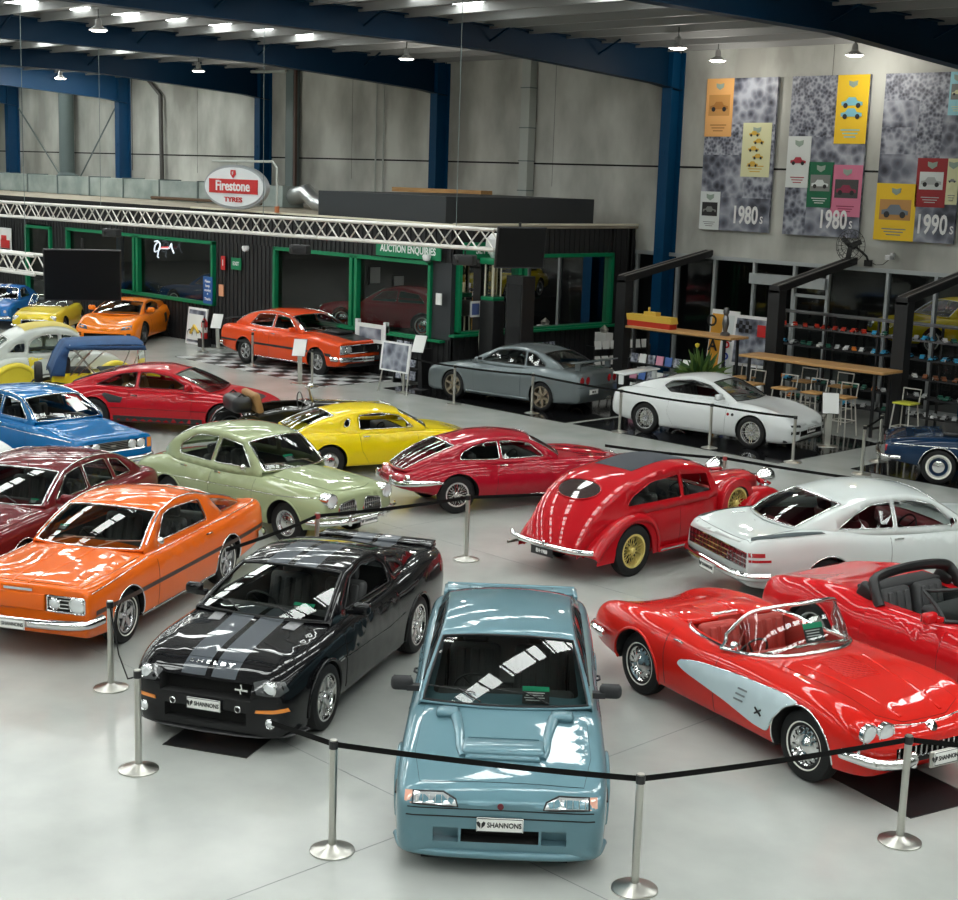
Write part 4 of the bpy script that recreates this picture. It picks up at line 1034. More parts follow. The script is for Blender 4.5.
banner(-25.64, -23.32, 'first photo banner from the blue column, 1980s, with an orange panel at its top', [(CA[1], .38, 0, 1, .3), (CA[0], 0, .3, 1, .55), (CA[1], 0, .5, .62, .78), (CA[2], .6, .63, 1, .86), (CA[3], .0, .78, 1, 1)],
  [(ORB, 0, 0, .39, .38, (flat('print_brown', (.35, .15, .03)), flat('print_tan', (.5, .25, .07)), 1)), (CRB, .56, .29, .96, .64, (flat('print_mustard', (.6, .38, .05)), None, 5)), (WHB, 0, .745, .29, 1, (flat('print_grey', (.2, .21, .2)), BLACK, 1))], '1980s', .66)
banner(-22.87, -20.56, 'middle photo banner, 1980s, with a yellow panel at its top right', [(CA[0], 0, 0, .62, .38), (CA[1], .28, .38, 1, .58), (CA[2], 0, .68, .35, 1), (CA[3], .3, .8, 1, 1)],
  [(YB, .6, 0, 1, .42, (flat('print_lightblue', (.2, .5, .6)), None, 2)), (WHB, 0, .375, .31, .70, (flat('print_red2', (.35, .02, .04)), None, 1)), (GRB, .30, .535, .63, .82, (WHB, flat('print_grey', (.2, .21, .2)), 1)), (PKB, .62, .55, 1, .87, (flat('print_wine', (.25, .02, .06)), flat('print_dark', (.05, .05, .05)), 1))], '1980s', .66)
banner(-20.12, -17.92, 'photo banner at the right edge, 1990s, with a yellow panel at its lower left', [(CA[0], 0, 0, .5, .16), (CA[1], 0, .16, .5, .32), (CA[2], 0, .32, .55, .5), (CA[3], 0, .48, .55, .68), (CA[0], .45, .0, .8, .5), (CA[1], .75, .25, 1, .5), (CA[3], .45, .76, 1, 1)],
  [(YB, 0, .655, .51, 1, (flat('print_steel', (.15, .18, .22)), flat('print_tan', (.5, .25, .07)), 1)), (RDB, .49, .5, .86, .79, (flat('print_silver', (.4, .42, .42)), WHB, 1)), (CYB, .80, 0, 1, .25, (CRB, flat('print_grey', (.2, .21, .2)), 1)), (CRB, .86, .5, 1, .77, (flat('print_grey', (.2, .21, .2)), None, 1))], '1990s', .72)

# ------------------------------------------------------------------ frames, tables and stools before the shopfront
PB = mat('post_black', (.009, .009, .010), .55)
for (x, y0, h, lab) in ((-25.3, 29.9, 2.92, 'black post with a rising beam left of the blue column'), (-20.7, 30.2, 3.0, 'black post with a rising beam between the high tables'), (-17.25, 30.2, 3.0, 'black post with a rising beam at the right')):
    r = empty('portal_frame', (x, y0, 0)); tag(r, lab, 'frame'); b = MB(); b.box((0, 0, h/2), (.32, .3, h), PB); b.build('post', r)
    b = MB(); y1 = WY-y0-.05; vs = []
    for yy, zz in ((-.15, h-.06), (y1, h+.58)):
        for sx in (-.14, .14):
            for dz in (0, .17): vs.append((sx, yy, zz+dz))
    b.add(vs, [(0, 2, 3, 1), (4, 5, 7, 6), (0, 1, 5, 4), (2, 6, 7, 3), (0, 4, 6, 2), (1, 3, 7, 5)], PB)
    b.tube([(-.1, -.15, h+.125), (-.1, y1, h+.765)], .012, mat('edge_grey', (.3, .29, .28), .5), n=4); b.tube([(.1, -.15, h+.125), (.1, y1, h+.765)], .012, mat('edge_grey', (.3, .29, .28), .5), n=4)
    b.build('beam', r)
def table(x0, x1, y, d, z, label):
    r = empty('high_table', ((x0+x1)/2, y, 0)); tag(r, label, 'table'); L_ = x1-x0; b = MB(); b.rbox((0, 0, z-.03), (L_, d, .06), TIMB, .01); b.build('table_top', r)
    for sx in (-1, 1):
        for sy in (-1, 1): b = MB(); b.box((sx*(L_/2-.25), sy*(d/2-.1), z/2-.03), (.06, .06, z-.06), BLACK); b.build('leg', r)
    b = MB(); b.box((0, 0, z-.1), (L_-.5, .05, .06), BLACK)
    for sx in (-1, 1): b.box((sx*(L_/2-.25), 0, .2), (.05, d-.2, .05), BLACK)
    b.build('rail', r)
table(-24.65, -21.3, 29.6, .75, 1.82, 'high timber bench with models on it, behind the white coupe')
table(-20.85, -16.95, 29.4, .85, 1.5, 'long high timber table with stools, in front of the shelves')
def stool(x, y, lab, m=CREAM, rz=0):
    r = empty('bar_stool', (x+.3, y, 0), rz); r.scale = (1.12, 1.12, 1.15); tag(r, lab, 'stool', 'bar stools around the long high table'); b = MB(); b.rbox((0, 0, .76), (.4, .4, .04), m, .02); b.build('seat', r)
    for sx in (-1, 1):
        for sy in (-1, 1): b = MB(); b.tube([(sx*.16, sy*.16, .75), (sx*.22, sy*.22, .0)], .016, STLW, n=6); b.build('leg', r)
    b = MB(); b.tube([(-.19, .19, .3), (.19, .19, .3), (.19, -.19, .3), (-.19, -.19, .3)], .012, STLW, closed=True, n=5); b.build('footrest', r)
    b = MB(); b.tube([(-.18, .17, .76), (-.19, .21, 1.02), (.19, .21, 1.02), (.18, .17, .76)], .016, STLW, n=6); b.build('backrest', r)
STLW = mat('stool_frame', (.55, .53, .48), .4, .3); SEATW = mat('stool_seat', (.55, .30, .10), .5)
for k, (x, y, lab) in enumerate(((-21.35, 29.5, 'bar stool at the far left end of the long table'), (-20.55, 28.75, 'bar stool in front of the long table, leftmost of four'), (-19.65, 28.75, 'bar stool in front of the long table, second from left'), (-18.85, 28.75, 'bar stool in front of the long table, third from left'), (-18.05, 28.75, 'bar stool in front of the long table, nearest the right post'),
    (-20.1, 30.25, 'bar stool behind the long table, left one'), (-19.1, 30.25, 'bar stool behind the long table, middle one'), (-16.75, 29.2, 'bar stool with yellow seat at the right end'))): stool(x, y, lab, mat('seat_yellow', (.6, .6, .05), .4) if 'yellow' in lab else SEATW)
# display bench contents
b = MB(); b.box((0, 0, .07), (1.4, .28, .14), mat('model_red', (.5, .03, .01), .5)); b.prism([(-.72, .14), (.75, .14), (.70, .30), (-.75, .30)], -.14, .14, mat('model_yellow', (.7, .45, .06), .5), axis='y'); b.box((0, 0, .34), (.4, .2, .1), mat('model_yellow', (.7, .45, .06), .5)); b.tube([(-.1, 0, .3), (-.1, 0, .5)], .03, mat('model_yellow', (.7, .45, .06), .5)); tag(b.build('toy_ship', loc=(-24.0, 29.5, 1.82)), 'yellow and red toy boat on the high timber bench', 'toy boat')
b = MB(); b.lathe([(.12, 0), (.12, .06), (.05, .1), (.09, .3), (.07, .45), (.05, .5), (.08, .58), (.06, .68), (.001, .70)], DALLOY, n=14); tag(b.build('figurine', loc=(-21.75, 29.6, 1.82)), 'grey helmeted figurine on the right end of the timber bench', 'figurine')
def framed(x, y, z, w_, h_, m_, label, ex=None, rx=-.12):
    r = empty('framed_picture', (x, y, z)); tag(r, label, 'picture'); b = MB(); b.box((0, 0, h_/2), (w_, .04, h_), WHITE, rx=rx); b.build('frame', r); b = MB(); b.box((0, -.025, h_/2), (w_*.86, .01, h_*.88), m_, rx=rx); b.build('print', r)
    if ex: ex(r)
def check(name, s):
    m, nt, b, tc = nodes_mat(name); ck = nt.nodes.new('ShaderNodeTexChecker'); ck.inputs['Scale'].default_value = s; ck.inputs[1].default_value = (.55, .56, .56, 1); ck.inputs[2].default_value = (.012, .012, .013, 1)
    nt.links.new(tc.outputs['Object'], ck.inputs[0]); nt.links.new(ck.outputs[0], b.inputs['Base Color']); b.inputs['Roughness'].default_value = .3; return m
def mobil(r):
    t = MB(); cs = [mat('let_red', (.6, .02, .02), .5), mat('let_blue', (.02, .06, .4), .5)]
    for k, ch in enumerate('obil'): t.merge(text_mb(ch, .36, cs[0] if k == 0 else cs[1], True, .004), face_to((0, -.07-.02*k, 1.05-.3*k), (1, 0, 0), (0, 0, 1)))
    t.build('lettering', r, smooth=0)
framed(-22.95, 31.4, .35, .48, 1.9, flat('print_white', (.66, .70, .69)), 'tall white sign with blue letters standing on end behind the bench', mobil)
framed(-23.45, 31.5, .35, .42, 1.9, mat('sign_amber', (.75, .35, .03), .5), 'narrow orange sign standing beside the tall white one', lambda r: (lambda t: (t.merge(text_mb('O', .42, BLACK, True, .004), face_to((0, -.2, 1.6), (1, 0, 0), (0, 0, 1))), t.merge(text_mb('A', .42, BLACK, True, .004), face_to((0, -.1, .95), (1, 0, 0), (0, 0, 1))), t.build('lettering', r, smooth=0)))(MB()))
framed(-22.1, 31.2, .9, 1.15, 1.3, collage('poster_race', 5, 3), 'framed racing poster with a chequered flag behind the bench', lambda r: (lambda t: ([t.box((-.38+.1*i, -.09, 1.12-.1*j), (.1, .01, .1), BLACK) for i in range(5) for j in range(3) if (i+j) % 2], t.box((.35, -.07, .95), (.25, .01, .3), mat('let_red', (.6, .02, .02), .5)), t.box((0, -.04, .3), (.7, .01, .35), mat('poster_cyan', (.05, .25, .5), .5)), t.build('artwork', r, smooth=0)))(MB()))
pr = empty('potted_plant', (-21.4, 28.25, 0)); pr.scale = (1.15, 1.15, 1.25); tag(pr, 'bushy green potted plant behind the white coupe', 'plant')
b = MB(); b.lathe([(.2, 0), (.28, .55), (.3, .6), (.26, .58), (.24, .5), (.001, .5)], BLACK, n=20); b.build('pot', pr)
b = MB(); LG = [mat('leaf_green', (.035, .09, .02), .5), mat('leaf_light', (.09, .16, .03), .5)]; rnd = random.Random(3)
for k in range(190):
    A = rnd.uniform(0, 2*pi); el = rnd.uniform(.15, 1.4); L_ = rnd.uniform(.4, .85); d = Vector((cos(A)*cos(el), sin(A)*cos(el), sin(el))); s0 = Vector((0, 0, .5))+d*.1; q = d.orthogonal().normalized(); w_ = rnd.uniform(.03, .06)
    m1 = s0+d*L_*.55; tp = s0+d*L_-Vector((0, 0, .28*cos(el)*L_)); b.add([s0, m1+q*w_, tp, m1-q*w_], [(0, 1, 2, 3)], LG[k % 2])
b.build('foliage', pr, smooth=0); b = MB(); b.lathe([(.001, 0), (.04, .03), (.05, .08), (.001, .1)], mat('petal_yellow', (.8, .6, .05), .5), c=(-.05, -.1, 1.3), n=10); b.tube([(0, 0, .6), (-.05, -.1, 1.3)], .012, LG[0]); b.build('flower', pr)
# shelving with scale models
def rack(x0, x1, y, zs, h, label, cols):
    r = empty('display_shelf', ((x0+x1)/2, y, 0)); tag(r, label, 'shelf'); L_ = x1-x0
    for k in range(int(L_/1.35)+1):
        for sy in (-.2, .2): b = MB(); b.box((-L_/2+k*L_/int(L_/1.35), sy, h/2), (.05, .05, h), BLACK); b.build('upright', r)
    for z in zs: b = MB(); b.box((0, 0, z-.02), (L_, .46, .04), DALLOY if z > 2 else MATTE); b.build('shelf_board', r)
    return r
ZS = (.25, .7, 1.15, 1.6, 2.05, 2.42)
rack(-21.5, -14.2, 31.6, ZS, 2.42, 'long black display shelving full of scale models at right', None)
MC = {}
def model(m, kind=0):
    if (m.name, kind) not in MC:
        b = MB(); P = [(-.13, .015), (-.13, .045), (-.09, .055), (-.05, .085), (.03, .085), (.06, .055), (.13, .042), (.13, .015)]; b.prism(P, -.045, .045, m, axis='y')
        b.prism([(-.083, .057), (-.048, .08), (.028, .08), (.054, .057)], -.047, .047, VOID, axis='y')
        for x in (-.08, .08):
            for y in (-.045, .045): b.lathe([(.022, -.008), (.022, .008)], VOID, c=(x, y, .02), axis='y', n=8, cap=True)
        MC[(m.name, kind)] = b.mesh('model_car', 0)
    return MC[(m.name, kind)]
mcols = [('red', (.5, .02, .02)), ('light blue', (.05, .35, .6)), ('silver', (.45, .46, .46)), ('orange', (.7, .2, .03)), ('dark green', (.02, .12, .08)), ('white', (.7, .7, .7)), ('brown', (.25, .09, .04))]
zn = {.7: 'second', 1.15: 'third', 1.6: 'fourth', 2.05: 'top', .25: 'lowest'}
rnd = random.Random(5)
for z in ZS[:-1]:
    x = -21.3; k = 0
    while x < -14.4:
        sec_ = int((x+21.5)/1.35)
        if z == 2.05 and sec_ in (0, 1): ci = 0
        elif z == 1.6 and sec_ in (2, 3): ci = 1
        elif z == .7 and sec_ == 4: ci = 1
        elif z == 1.15 and sec_ == 3: ci = 6
        else: ci = rnd.choice([1, 2, 2, 4, 5, 4, 3])
        nm, cc = mcols[ci]
        o = bpy.data.objects.new('model_car', model(mat('model_'+nm.replace(' ', '_'), cc, .3))); C.objects.link(o); o.location = (x, 31.5+rnd.uniform(-.05, .05), z); o.rotation_euler = (0, 0, rnd.choice([-1.2, -.9, -1.5])); o.scale = (1.15, 1.15, 1.15)
        tag(o, 'tiny %s model car on the %s shelf of the black shelving' % (nm, zn[z]), 'model car', 'scale models on the shelving')
        if k % 3 == 1:
            q = MB(); q.box((0, 0, .03), (.09, .01, .06), PAPER, rx=-.3); tag(q.build('price_card', loc=(x+.02, 31.4, z)), 'tiny white price card on the %s shelf of the black shelving' % zn[z], 'card', 'price cards on the shelving')
        x += rnd.uniform(.2, .34); k += 1
# small display racks behind the grey coupe and the bench
def drack(x, y, w_, rz, lab, cols_):
    r = empty('magazine_rack', (x, y, 0), rz); tag(r, lab, 'rack'); b = MB(); b.box((0, 0, .9), (w_, .35, .03), MATTE); b.box((0, 0, .45), (w_, .35, .03), MATTE)
    for sx in (-1, 1): b.box((sx*w_/2, 0, .5), (.04, .35, 1.0), BLACK)
    b.build('frame', r)
    for j in range(int(w_/.28)):
        for z in (.6, .25, 1.02): q = MB(); q.box((-w_/2+.16+.28*j, -.12, z), (.22, .02, .24), cols_[(j*2+int(z*10)) % len(cols_)], rx=-.2); q.build('magazine', r)
CV = [collage('cover_a', 14, 20), mat('cover_pink', (.6, .25, .35), .5), PAPER, mat('cover_blue', (.06, .14, .4), .5), collage('cover_b', 9, 30)]
drack(-23.3, 29.35, 2.3, 0, 'low rack of bright magazines under the timber bench', CV); drack(-26.6, 31.3, 2.0, radians(80), 'display rack with white panels behind the silver coupe', [PAPER, CV[0], PAPER, CV[3]]); drack(-29.0, 25.75, 1.1, 0, 'magazine rack below the green counter beside the fuel pump', [CV[0], CV[4]]); drack(-27.3, 28.8, 1.2, radians(90), 'magazine rack against the office side wall', [CV[0], PAPER])
b = MB(); b.box((0, 0, .2), (.4, .3, .4), PAPER); b.lathe([(.1, .4), (.13, .5), (.001, .62)], STEEL, n=12); tag(b.build('display_bust', loc=(-26.9, 31.0, .92)), 'pale carton with a silver ornament on the display rack', 'ornament')
# fuel pump
fp = empty('fuel_pump', (-27.42, 27.1, 0), 0); fp.scale = (.85, .85, 1.05); tag(fp, 'tall old fuel pump with green collars and white globe', 'fuel pump')
b = MB(); b.rbox((0, 0, 1.1), (.6, .5, 2.2), BLACK, .03); b.build('cabinet', fp); b = MB(); b.rbox((0, 0, 3.17), (.66, .6, .16), GRN, .04); b.build('collar', fp); b = MB(); b.rbox((0, 0, 2.25), (.56, .5, .1), GRN, .03); b.build('collar', fp)
b = MB(); b.lathe([(.22, 2.3), (.22, 3.1)], glass('pump_glass', (.8, .75, .6)), n=24); b.build('glass_cylinder', fp); b = MB()
for k in range(4): A = k*pi/2+.78; b.tube([(.24*cos(A), .24*sin(A), 2.28), (.24*cos(A), .24*sin(A), 3.12)], .025, CREAM)
b.tube([(0, 0, 2.3), (0, 0, 3.1)], .05, CREAM); b.build('frame_rod', fp)
b = MB(); b.lathe([(.08, 3.24), (.12, 3.3), (.27, 3.5), (.25, 3.72), (.1, 3.85), (.001, 3.86)], WHITE, n=20); b.build('globe', fp); b = MB(); b.tube([(-.32, -.1, 2.2), (-.38, -.15, 1.2), (-.34, -.12, .5), (-.3, -.2, .9)], .025, CREAM); b.tube([(-.42, 0, 2.1), (-.5, 0, .3)], .03, CREAM); b.build('hose', fp)
b = MB(); b.box((0, 0, 1.5), (.6, .45, 3.0), BLACK); b.box((0, -.23, 1.6), (.5, .01, 2.4), mat('panel_black', (.01, .01, .012), .2)); tag(b.build('display_totem', loc=(-26.6, 27.3, 0), rot=(0, 0, 0)), 'tall plain black totem right beside the fuel pump', 'totem')
for x, y, lab in ((-38.55, 25.6, 'red fire extinguisher on a stand against the black cladding'),):
    r = empty('fire_extinguisher', (x, y, .25)); tag(r, lab, 'extinguisher'); b = MB(); b.lathe([(.09, 0), (.1, .03), (.1, .5), (.05, .6), (.03, .64), (.001, .64)], mat('sign_red', (.55, .02, .02), .5), n=18); b.build('cylinder', r); b = MB(); b.lathe([(.101, .2), (.101, .36)], PAPER, n=18); b.tube([(0, 0, .62), (.08, -.05, .7), (.13, -.05, .3)], .015, BLACK); b.build('hose', r); b = MB(); b.box((0, .08, .0), (.3, .04, .5), BLACK); b.box((0, 0, -.12), (.3, .3, .26), BLACK); b.build('stand', r)
framed(-39.2, 25.75, 0, 1.05, 1.15, collage('poster_bike', 3, 40), 'framed white poster of a motorcycle leaning on the black wall', lambda r: (lambda t: (t.box((0, -.06, .55), (.8, .01, .8), PAPER, rx=-.12), t.tube([(-.2, -.1, .35), (.0, -.1, .6), (.25, -.1, .4)], .05, mat('model_yellow', (.7, .45, .06), .5)), t.lathe([(.12, 0), (.16, .01)], BLACK, c=(-.25, -.1, .32), axis='y', n=16), t.lathe([(.12, 0), (.16, .01)], BLACK, c=(.25, -.1, .32), axis='y', n=16), t.build('artwork', r, smooth=0)))(MB()))
framed(-28.0, 24.3, .55, 1.1, .75, CA[1], 'landscape photo board on an easel between the orange-red saloon and silver coupe', lambda r: (lambda t: (t.tube([(-.5, .0, -.0), (-.55, -.1, -.55)], .02, STEEL), t.tube([(.5, .0, 0), (.55, -.1, -.55)], .02, STEEL), t.tube([(0, .1, .2), (-.2, .5, -.55)], .015, STEEL), t.build('easel', r)))(MB()))
b = MB(); b.box((0, 0, .35), (1.3, .1, .5), PAPER); b.box((0, -.06, .35), (.9, .02, .3), CA[3]);
for s_ in (-1, 1): b.box((s_*.6, 0, .35), (.1, .12, .7), WHITE)
tag(b.build('photo_board', loc=(-31.0, 26.02, .8)), 'white framed photo board just behind the bonnet of the orange-red saloon', 'board')
def stand(x, y, lab, h=1.0, rz=0., m=STEEL, sheets=2):
    r = empty('info_stand', (x, y, 0), rz); tag(r, lab, 'stand'); b = MB(); b.rbox((0, 0, .01), (.42, .32, .02), m, .006); b.build('base', r); b = MB(); b.box((0, .03, h/2), (.12, .02, h), m, rx=.08); b.build('post', r)
    b = MB(); b.box((0, -.02, h+.1), (.34, .02, .46), PAPER, rx=-.45); b.box((0, -.005, h+.1), (.36, .015, .48), BLACK, rx=-.45); b.build('info_sheet', r)
stand(-30.6, 23.25, 'white tilted info stand beside the orange-red saloon', .85, .6); stand(-17.1, 27.2, 'steel stand with two white sheets right of the white coupe', .85, .7); stand(-38.0, 25.7, 'steel leaflet stand beside the fire extinguisher', .75, .5); stand(-28.1, 25.2, 'dark leaflet stand beside the landscape photo board', 1.1, .3, MATTE)
sign('poster', .9, 1.0, PAPER, None, BLACK, .1, FY(-52.6, OY-.1, 2.5), 'wall poster of a red classic car at far left edge', extra=lambda o: (lambda t: (t.rbox((0, -.1, .03), (.7, .3, .02), mat('sign_red', (.55, .02, .02), .5), .008), t.rbox((-.1, .12, .03), (.4, .2, .02), mat('sign_red', (.55, .02, .02), .5), .008), t.box((0, -.3, .03), (.75, .08, .02), BLACK), t.build('artwork', o)))(MB()))

# ------------------------------------------------------------------ floor mats
CHK = check('chequer_tiles', 2.0)
def fmat(name, x, y, w_, d_, rz, m, label, z=.012):
    b = MB(); b.box((0, 0, z/2), (w_, d_, z), m); o = b.build(name, loc=(x, y, 0.001), rot=(0, 0, rz)); tag(o, label, 'mat'); return o
GBLK = mat('gloss_black_tile', (.008, .008, .009), .08)
fmat('floor_mat', -33.35, 25.45, 7.1, 3.9, 0, CHK, 'black and white chequered mat under the orange-red saloon')
fmat('floor_mat', -25.6, 26.6, 6.4, 4.0, 0, GBLK, 'glossy black platform under the silver coupe'); fmat('floor_mat', -19.4, 26.6, 5.6, 3.9, 0, GBLK, 'glossy black platform under the white wedge coupe'); fmat('floor_mat', -12.4, 27.2, 6.0, 3.6, 0, GBLK, 'glossy black platform under the dark blue car at right')
fmat('floor_mat', -11.55, 8.0, 1.2, .9, radians(-62), BLACK, 'black lettered mat under the nose of the black coupe', .006); fmat('floor_mat', -6.55, 12.0, 1.3, .9, radians(-14), BLACK, 'black mat under the nose of the roadster with white coves', .006); fmat('floor_mat', -8.0, 8.15, 1.2, .4, radians(44), BLACK, 'black mat under the nose of the light blue sedan', .006)

# ------------------------------------------------------------------ queue posts and belts
def post(x, y, lab, head=BLACK, grp='silver queue posts'):
    r = empty('queue_post', (x, y, 0)); tag(r, lab, 'post', grp)
    b = MB(); b.lathe([(.185, 0), (.185, .012), (.16, .022), (.06, .04), (.035, .06), (.001, .06)], STEEL, n=32); b.build('base', r)
    b = MB(); b.tube([(0, 0, .04), (0, 0, .90)], .032, STEEL, n=16); b.build('pole', r); b = MB(); b.tube([(0, 0, .89), (0, 0, .955)], .038, head, n=14); b.tube([(0, 0, .955), (0, 0, .966)], .030, STEEL, n=14); b.build('belt_head', r); return (x, y)
def belt(a, c, lab, z0=.925, z1=.925, sag=.02, h=.048):
    b = MB(); n = 14; vs = []
    for k in range(n+1):
        t = k/n; x = a[0]+(c[0]-a[0])*t; y = a[1]+(c[1]-a[1])*t; z = z0+(z1-z0)*t-sag*4*t*(1-t); 
        d = Vector((-(c[1]-a[1]), c[0]-a[0], 0)).normalized()*.0015
        for s_ in (1, -1):
            for q in (1, -1): vs.append((x+d.x*s_, y+d.y*s_, z+q*h/2))
    fs = []
    for k in range(n): o = k*4; fs += [(o, o+4, o+5, o+1), (o+2, o+3, o+7, o+6), (o, o+2, o+6, o+4), (o+1, o+5, o+7, o+3)]
    b.add(vs, fs, BELT); tag(b.build('barrier_belt', smooth=0), lab, 'belt', 'black barrier belts')
p1 = post(-6.78, 8.5, 'silver queue post in the foreground, right of the light blue sedan'); p2 = post(-5.85, 10.91, 'silver queue post in front of the red roadster with white coves'); p3 = post(-8.84, 7.1, 'silver queue post in the foreground, left of the light blue sedan')
p4 = post(-11.29, 6.77, 'silver queue post in front of the black coupe'); p5 = post(-13.36, 7.69, 'silver queue post beside the front wheel of the orange coupe'); p6 = post(-14.94, 14.41, 'silver queue post alone between black coupe and dark red coupe')
belt(p3, p1, 'black belt across the nose of the light blue sedan'); belt(p1, p2, 'black belt in front of the red roadster with white coves'); belt(p2, (-4.6, 11.9), 'black belt leaving the picture at the right edge'); belt(p3, (-9.55, 7.0), 'black belt end by the bumper of the black coupe', .925, .92, .0)
pipe('slack_rope', 'thin black rope sagging between the two left queue posts', [(p5[0], p5[1], .9), ((p5[0]*2+p4[0])/3, (p5[1]*2+p4[1])/3, .62), ((p5[0]+p4[0]*2)/3, (p5[1]+p4[1]*2)/3, .62), (p4[0], p4[1], .9)], .008, BELT, 'cord', 5)
p7 = post(-15.3, 11.95, 'queue post with a reddish head behind the roof of the black coupe', mat('head_red', (.35, .05, .05), .5)); belt((-14.6, 10.0), p7, 'black belt behind the roof of the black coupe', .9, .925); belt(p7, p6, 'black belt in front of the pale green saloon', .925, .925); belt(p6, (-13.9, 16.3), 'black belt across the flank of the dark red coupe', .925, .95, .0)
p8 = post(-14.62, 20.12, 'queue post with a red head beside the thirties saloon bonnet', mat('head_red', (.35, .05, .05), .5)); belt((-16.6, 19.3), p8, 'black belt left of the thirties saloon bonnet'); belt(p8, (-11.6, 20.7), 'black belt behind the white fastback coupe')
row = [(-37.48, 24.84, 'queue post at the left corner of the chequered mat'), (-34.03, 24.2, 'queue post before the rear door of the orange-red saloon'), (-30.0, 23.2, 'queue post before the front wheel of the orange-red saloon'), (-27.9, 24.5, 'queue post left of the landscape photo board'), (-25.87, 24.37, 'queue post at the front of the silver coupe'), (-23.79, 24.95, 'queue post before the rear wheel of the silver coupe'),
       (-20.89, 24.75, 'queue post at the tail of the white wedge coupe'), (-18.48, 24.85, 'queue post before the door of the white wedge coupe'), (-16.5, 25.0, 'queue post at the nose of the white wedge coupe'), (-14.99, 25.13, 'queue post between white wedge coupe and dark blue car'), (-15.5, 26.6, 'queue post just behind the dark blue car')]
rp = [post(*q) for q in row]
for a, c, lab in ((3, 4, 'black belt before the photo board'), (4, 5, 'black belt along the silver coupe flank'), (5, 6, 'black belt behind the silver coupe tail'), (6, 7, 'black belt along the white wedge coupe flank'), (7, 8, 'black belt across the nose of the white wedge coupe'), (9, 10, 'black belt end beside the dark blue car')): belt(rp[a], rp[c], lab)
# ================================================================== the cars
# ---- light blue sedan at the front
BLUE1 = paint('ice_blue_paint', (.125, .235, .28), .35)
c = Car('car', 'light blue boxy sedan with bonnet scoop and black mirrors, nearest to the front, facing out', (-9.2, 9.45), 314, BLUE1,
  [(2.27, .70, .60, .58, .45, .20), (2.25, .79, .64, .62, .48, .17), (2.16, .83, .69, .67, .5, .15), (1.95, .86, .73, .71, .53, .15), (1.33, .875, .82, .80, .6, .16), (.65, .87, .91, .88, .62, .17),
   (0, .87, .92, .89, .63, .17), (-1.3, .875, .96, .94, .65, .17), (-1.8, .87, .99, .97, .65, .17), (-2.35, .85, 1.0, .98, .63, .2), (-2.47, .80, .97, .95, .6, .24), (-2.5, .74, .9, .88, .6, .28)],
  2.668, 1.50, .32, rim=.21, tw=.22, wheel='mesh12', arch=.36, sq=.85, tk=.97, cavity=(.55, -1.85, .66),
  gh=dict(A=(.78, .90), B=(.0, 1.29), roof=[(-.4, 1.335), (-.9, 1.34)], Cc=(-1.35, 1.30), D=(-1.98, 1.0), wbelt=[(.78, .775), (-1.98, .75)], wroof=.60, belt=[(.78, .88), (-1.98, .97)],
    trim=MATTE, crown=.05, wsg=.95, wins=([(.42, .97), (.0, 1.235), (-.46, 1.27), (-.46, .98)], [(-.54, .98), (-.54, 1.27), (-1.2, 1.25), (-1.25, 1.0)], [(-1.33, 1.01), (-1.3, 1.2), (-1.62, 1.04)])))
# bonnet seam, scoop and its two rear vents
c.ppart('bonnet', 'top', mir([(2.06, .66), (1.6, .73), (.84, .71)]), off=.004)
b = MB()
for sd in (1, -1):
    pts = [c.hit('top', x, sd*y)[0]+Vector((0, 0, .012)) for x, y in ((1.0, .43), (1.15, .40), (1.35, .37), (1.55, .36), (1.70, .33))]
    b.tube(pts, [.05, .045, .04, .035, .03], BLUE1, n=10, flat=.7)
    z = c.hit('top', .95, sd*.48)[0].z; b.rbox((.97, sd*.5, z+.012), (.17, .2, .07), BLUE1, .035)
z = c.hit('top', 1.62, 0)[0].z
b.rbox((1.55, 0, z+.012), (.28, .70, .085), BLUE1, .04, ry=.02); b.box((1.405, 0, z+.035), (.015, .6, .035), BLUE1)
b.rbox((1.71, 0, z-.005), (.07, .62, .045), BLUE1, .02)
b.build('bonnet_scoop', c.root)
c.rlamp('front', [(.34, .585), (.36, .635), (.46, .665), (.70, .66), (.70, .59)], LENS, frame=MATTE)
c.rlamp('front', [(.705, .59), (.705, .66), (.765, .655), (.765, .60)], mat('clear_amber', (.7, .35, .25), .15, 0, 1), name='indicator')
for k in range(6):
    for sd in (1, -1): c.seam.box((2.25, sd*(.42+.05*k), .63), (.02, .004, .07), STEEL)
c.cut.box((2.25, 0, .345), (.24, .62, .11), VOID)
for sd in (1, -1): c.cut.box((2.25, sd*.43, .345), (.18, .2, .12), BLUE1)
b = MB(); b.lathe([(.026, 0), (.026, .01), (.001, .014)], mat('badge_maroon', (.12, .01, .02), .3), c=c.hit('front', 0, .60)[0], axis='x', n=16); b.build('badge', c.root)
c.plate(2.30, .455, tilt=0)
# bumper skirt line and splitter
c.bumper([(2.28, 0, .19), (2.26, .5, .19), (2.18, .76, .19), (1.95, .84, .19)], .07, BLUE1, th=.035, name='front_skirt')
c.line('front', [(-.75, .50), (.75, .50)], .006, VOID, mb=c.seam)
c.line('front', [(-.74, .565), (.74, .565)], .005, VOID, mb=c.seam)
for sd, k in ((1, 0), (-1, 1)): pass
d1 = c.ppart('door', 'side', [(.62, .24), (.66, .84), (-.48, .87), (-.48, .24)]); d2 = c.ppart('rear_door', 'side', [(-.52, .24), (-.52, .87), (-1.05, .88), (-1.2, .66), (-1.02, .5), (-.95, .24)])
c.handle(-.36, .78, MATTE, parent=d1); c.mirror(.55, .80, .95, MATTE, arm=.14); c.wipers(); c.sticker(v=.36, i=1.6, w=.24, h=.2)
c.line('side', [(1.9, .52), (-2.3, .52)], .012, MATTE, mb=c.chr)
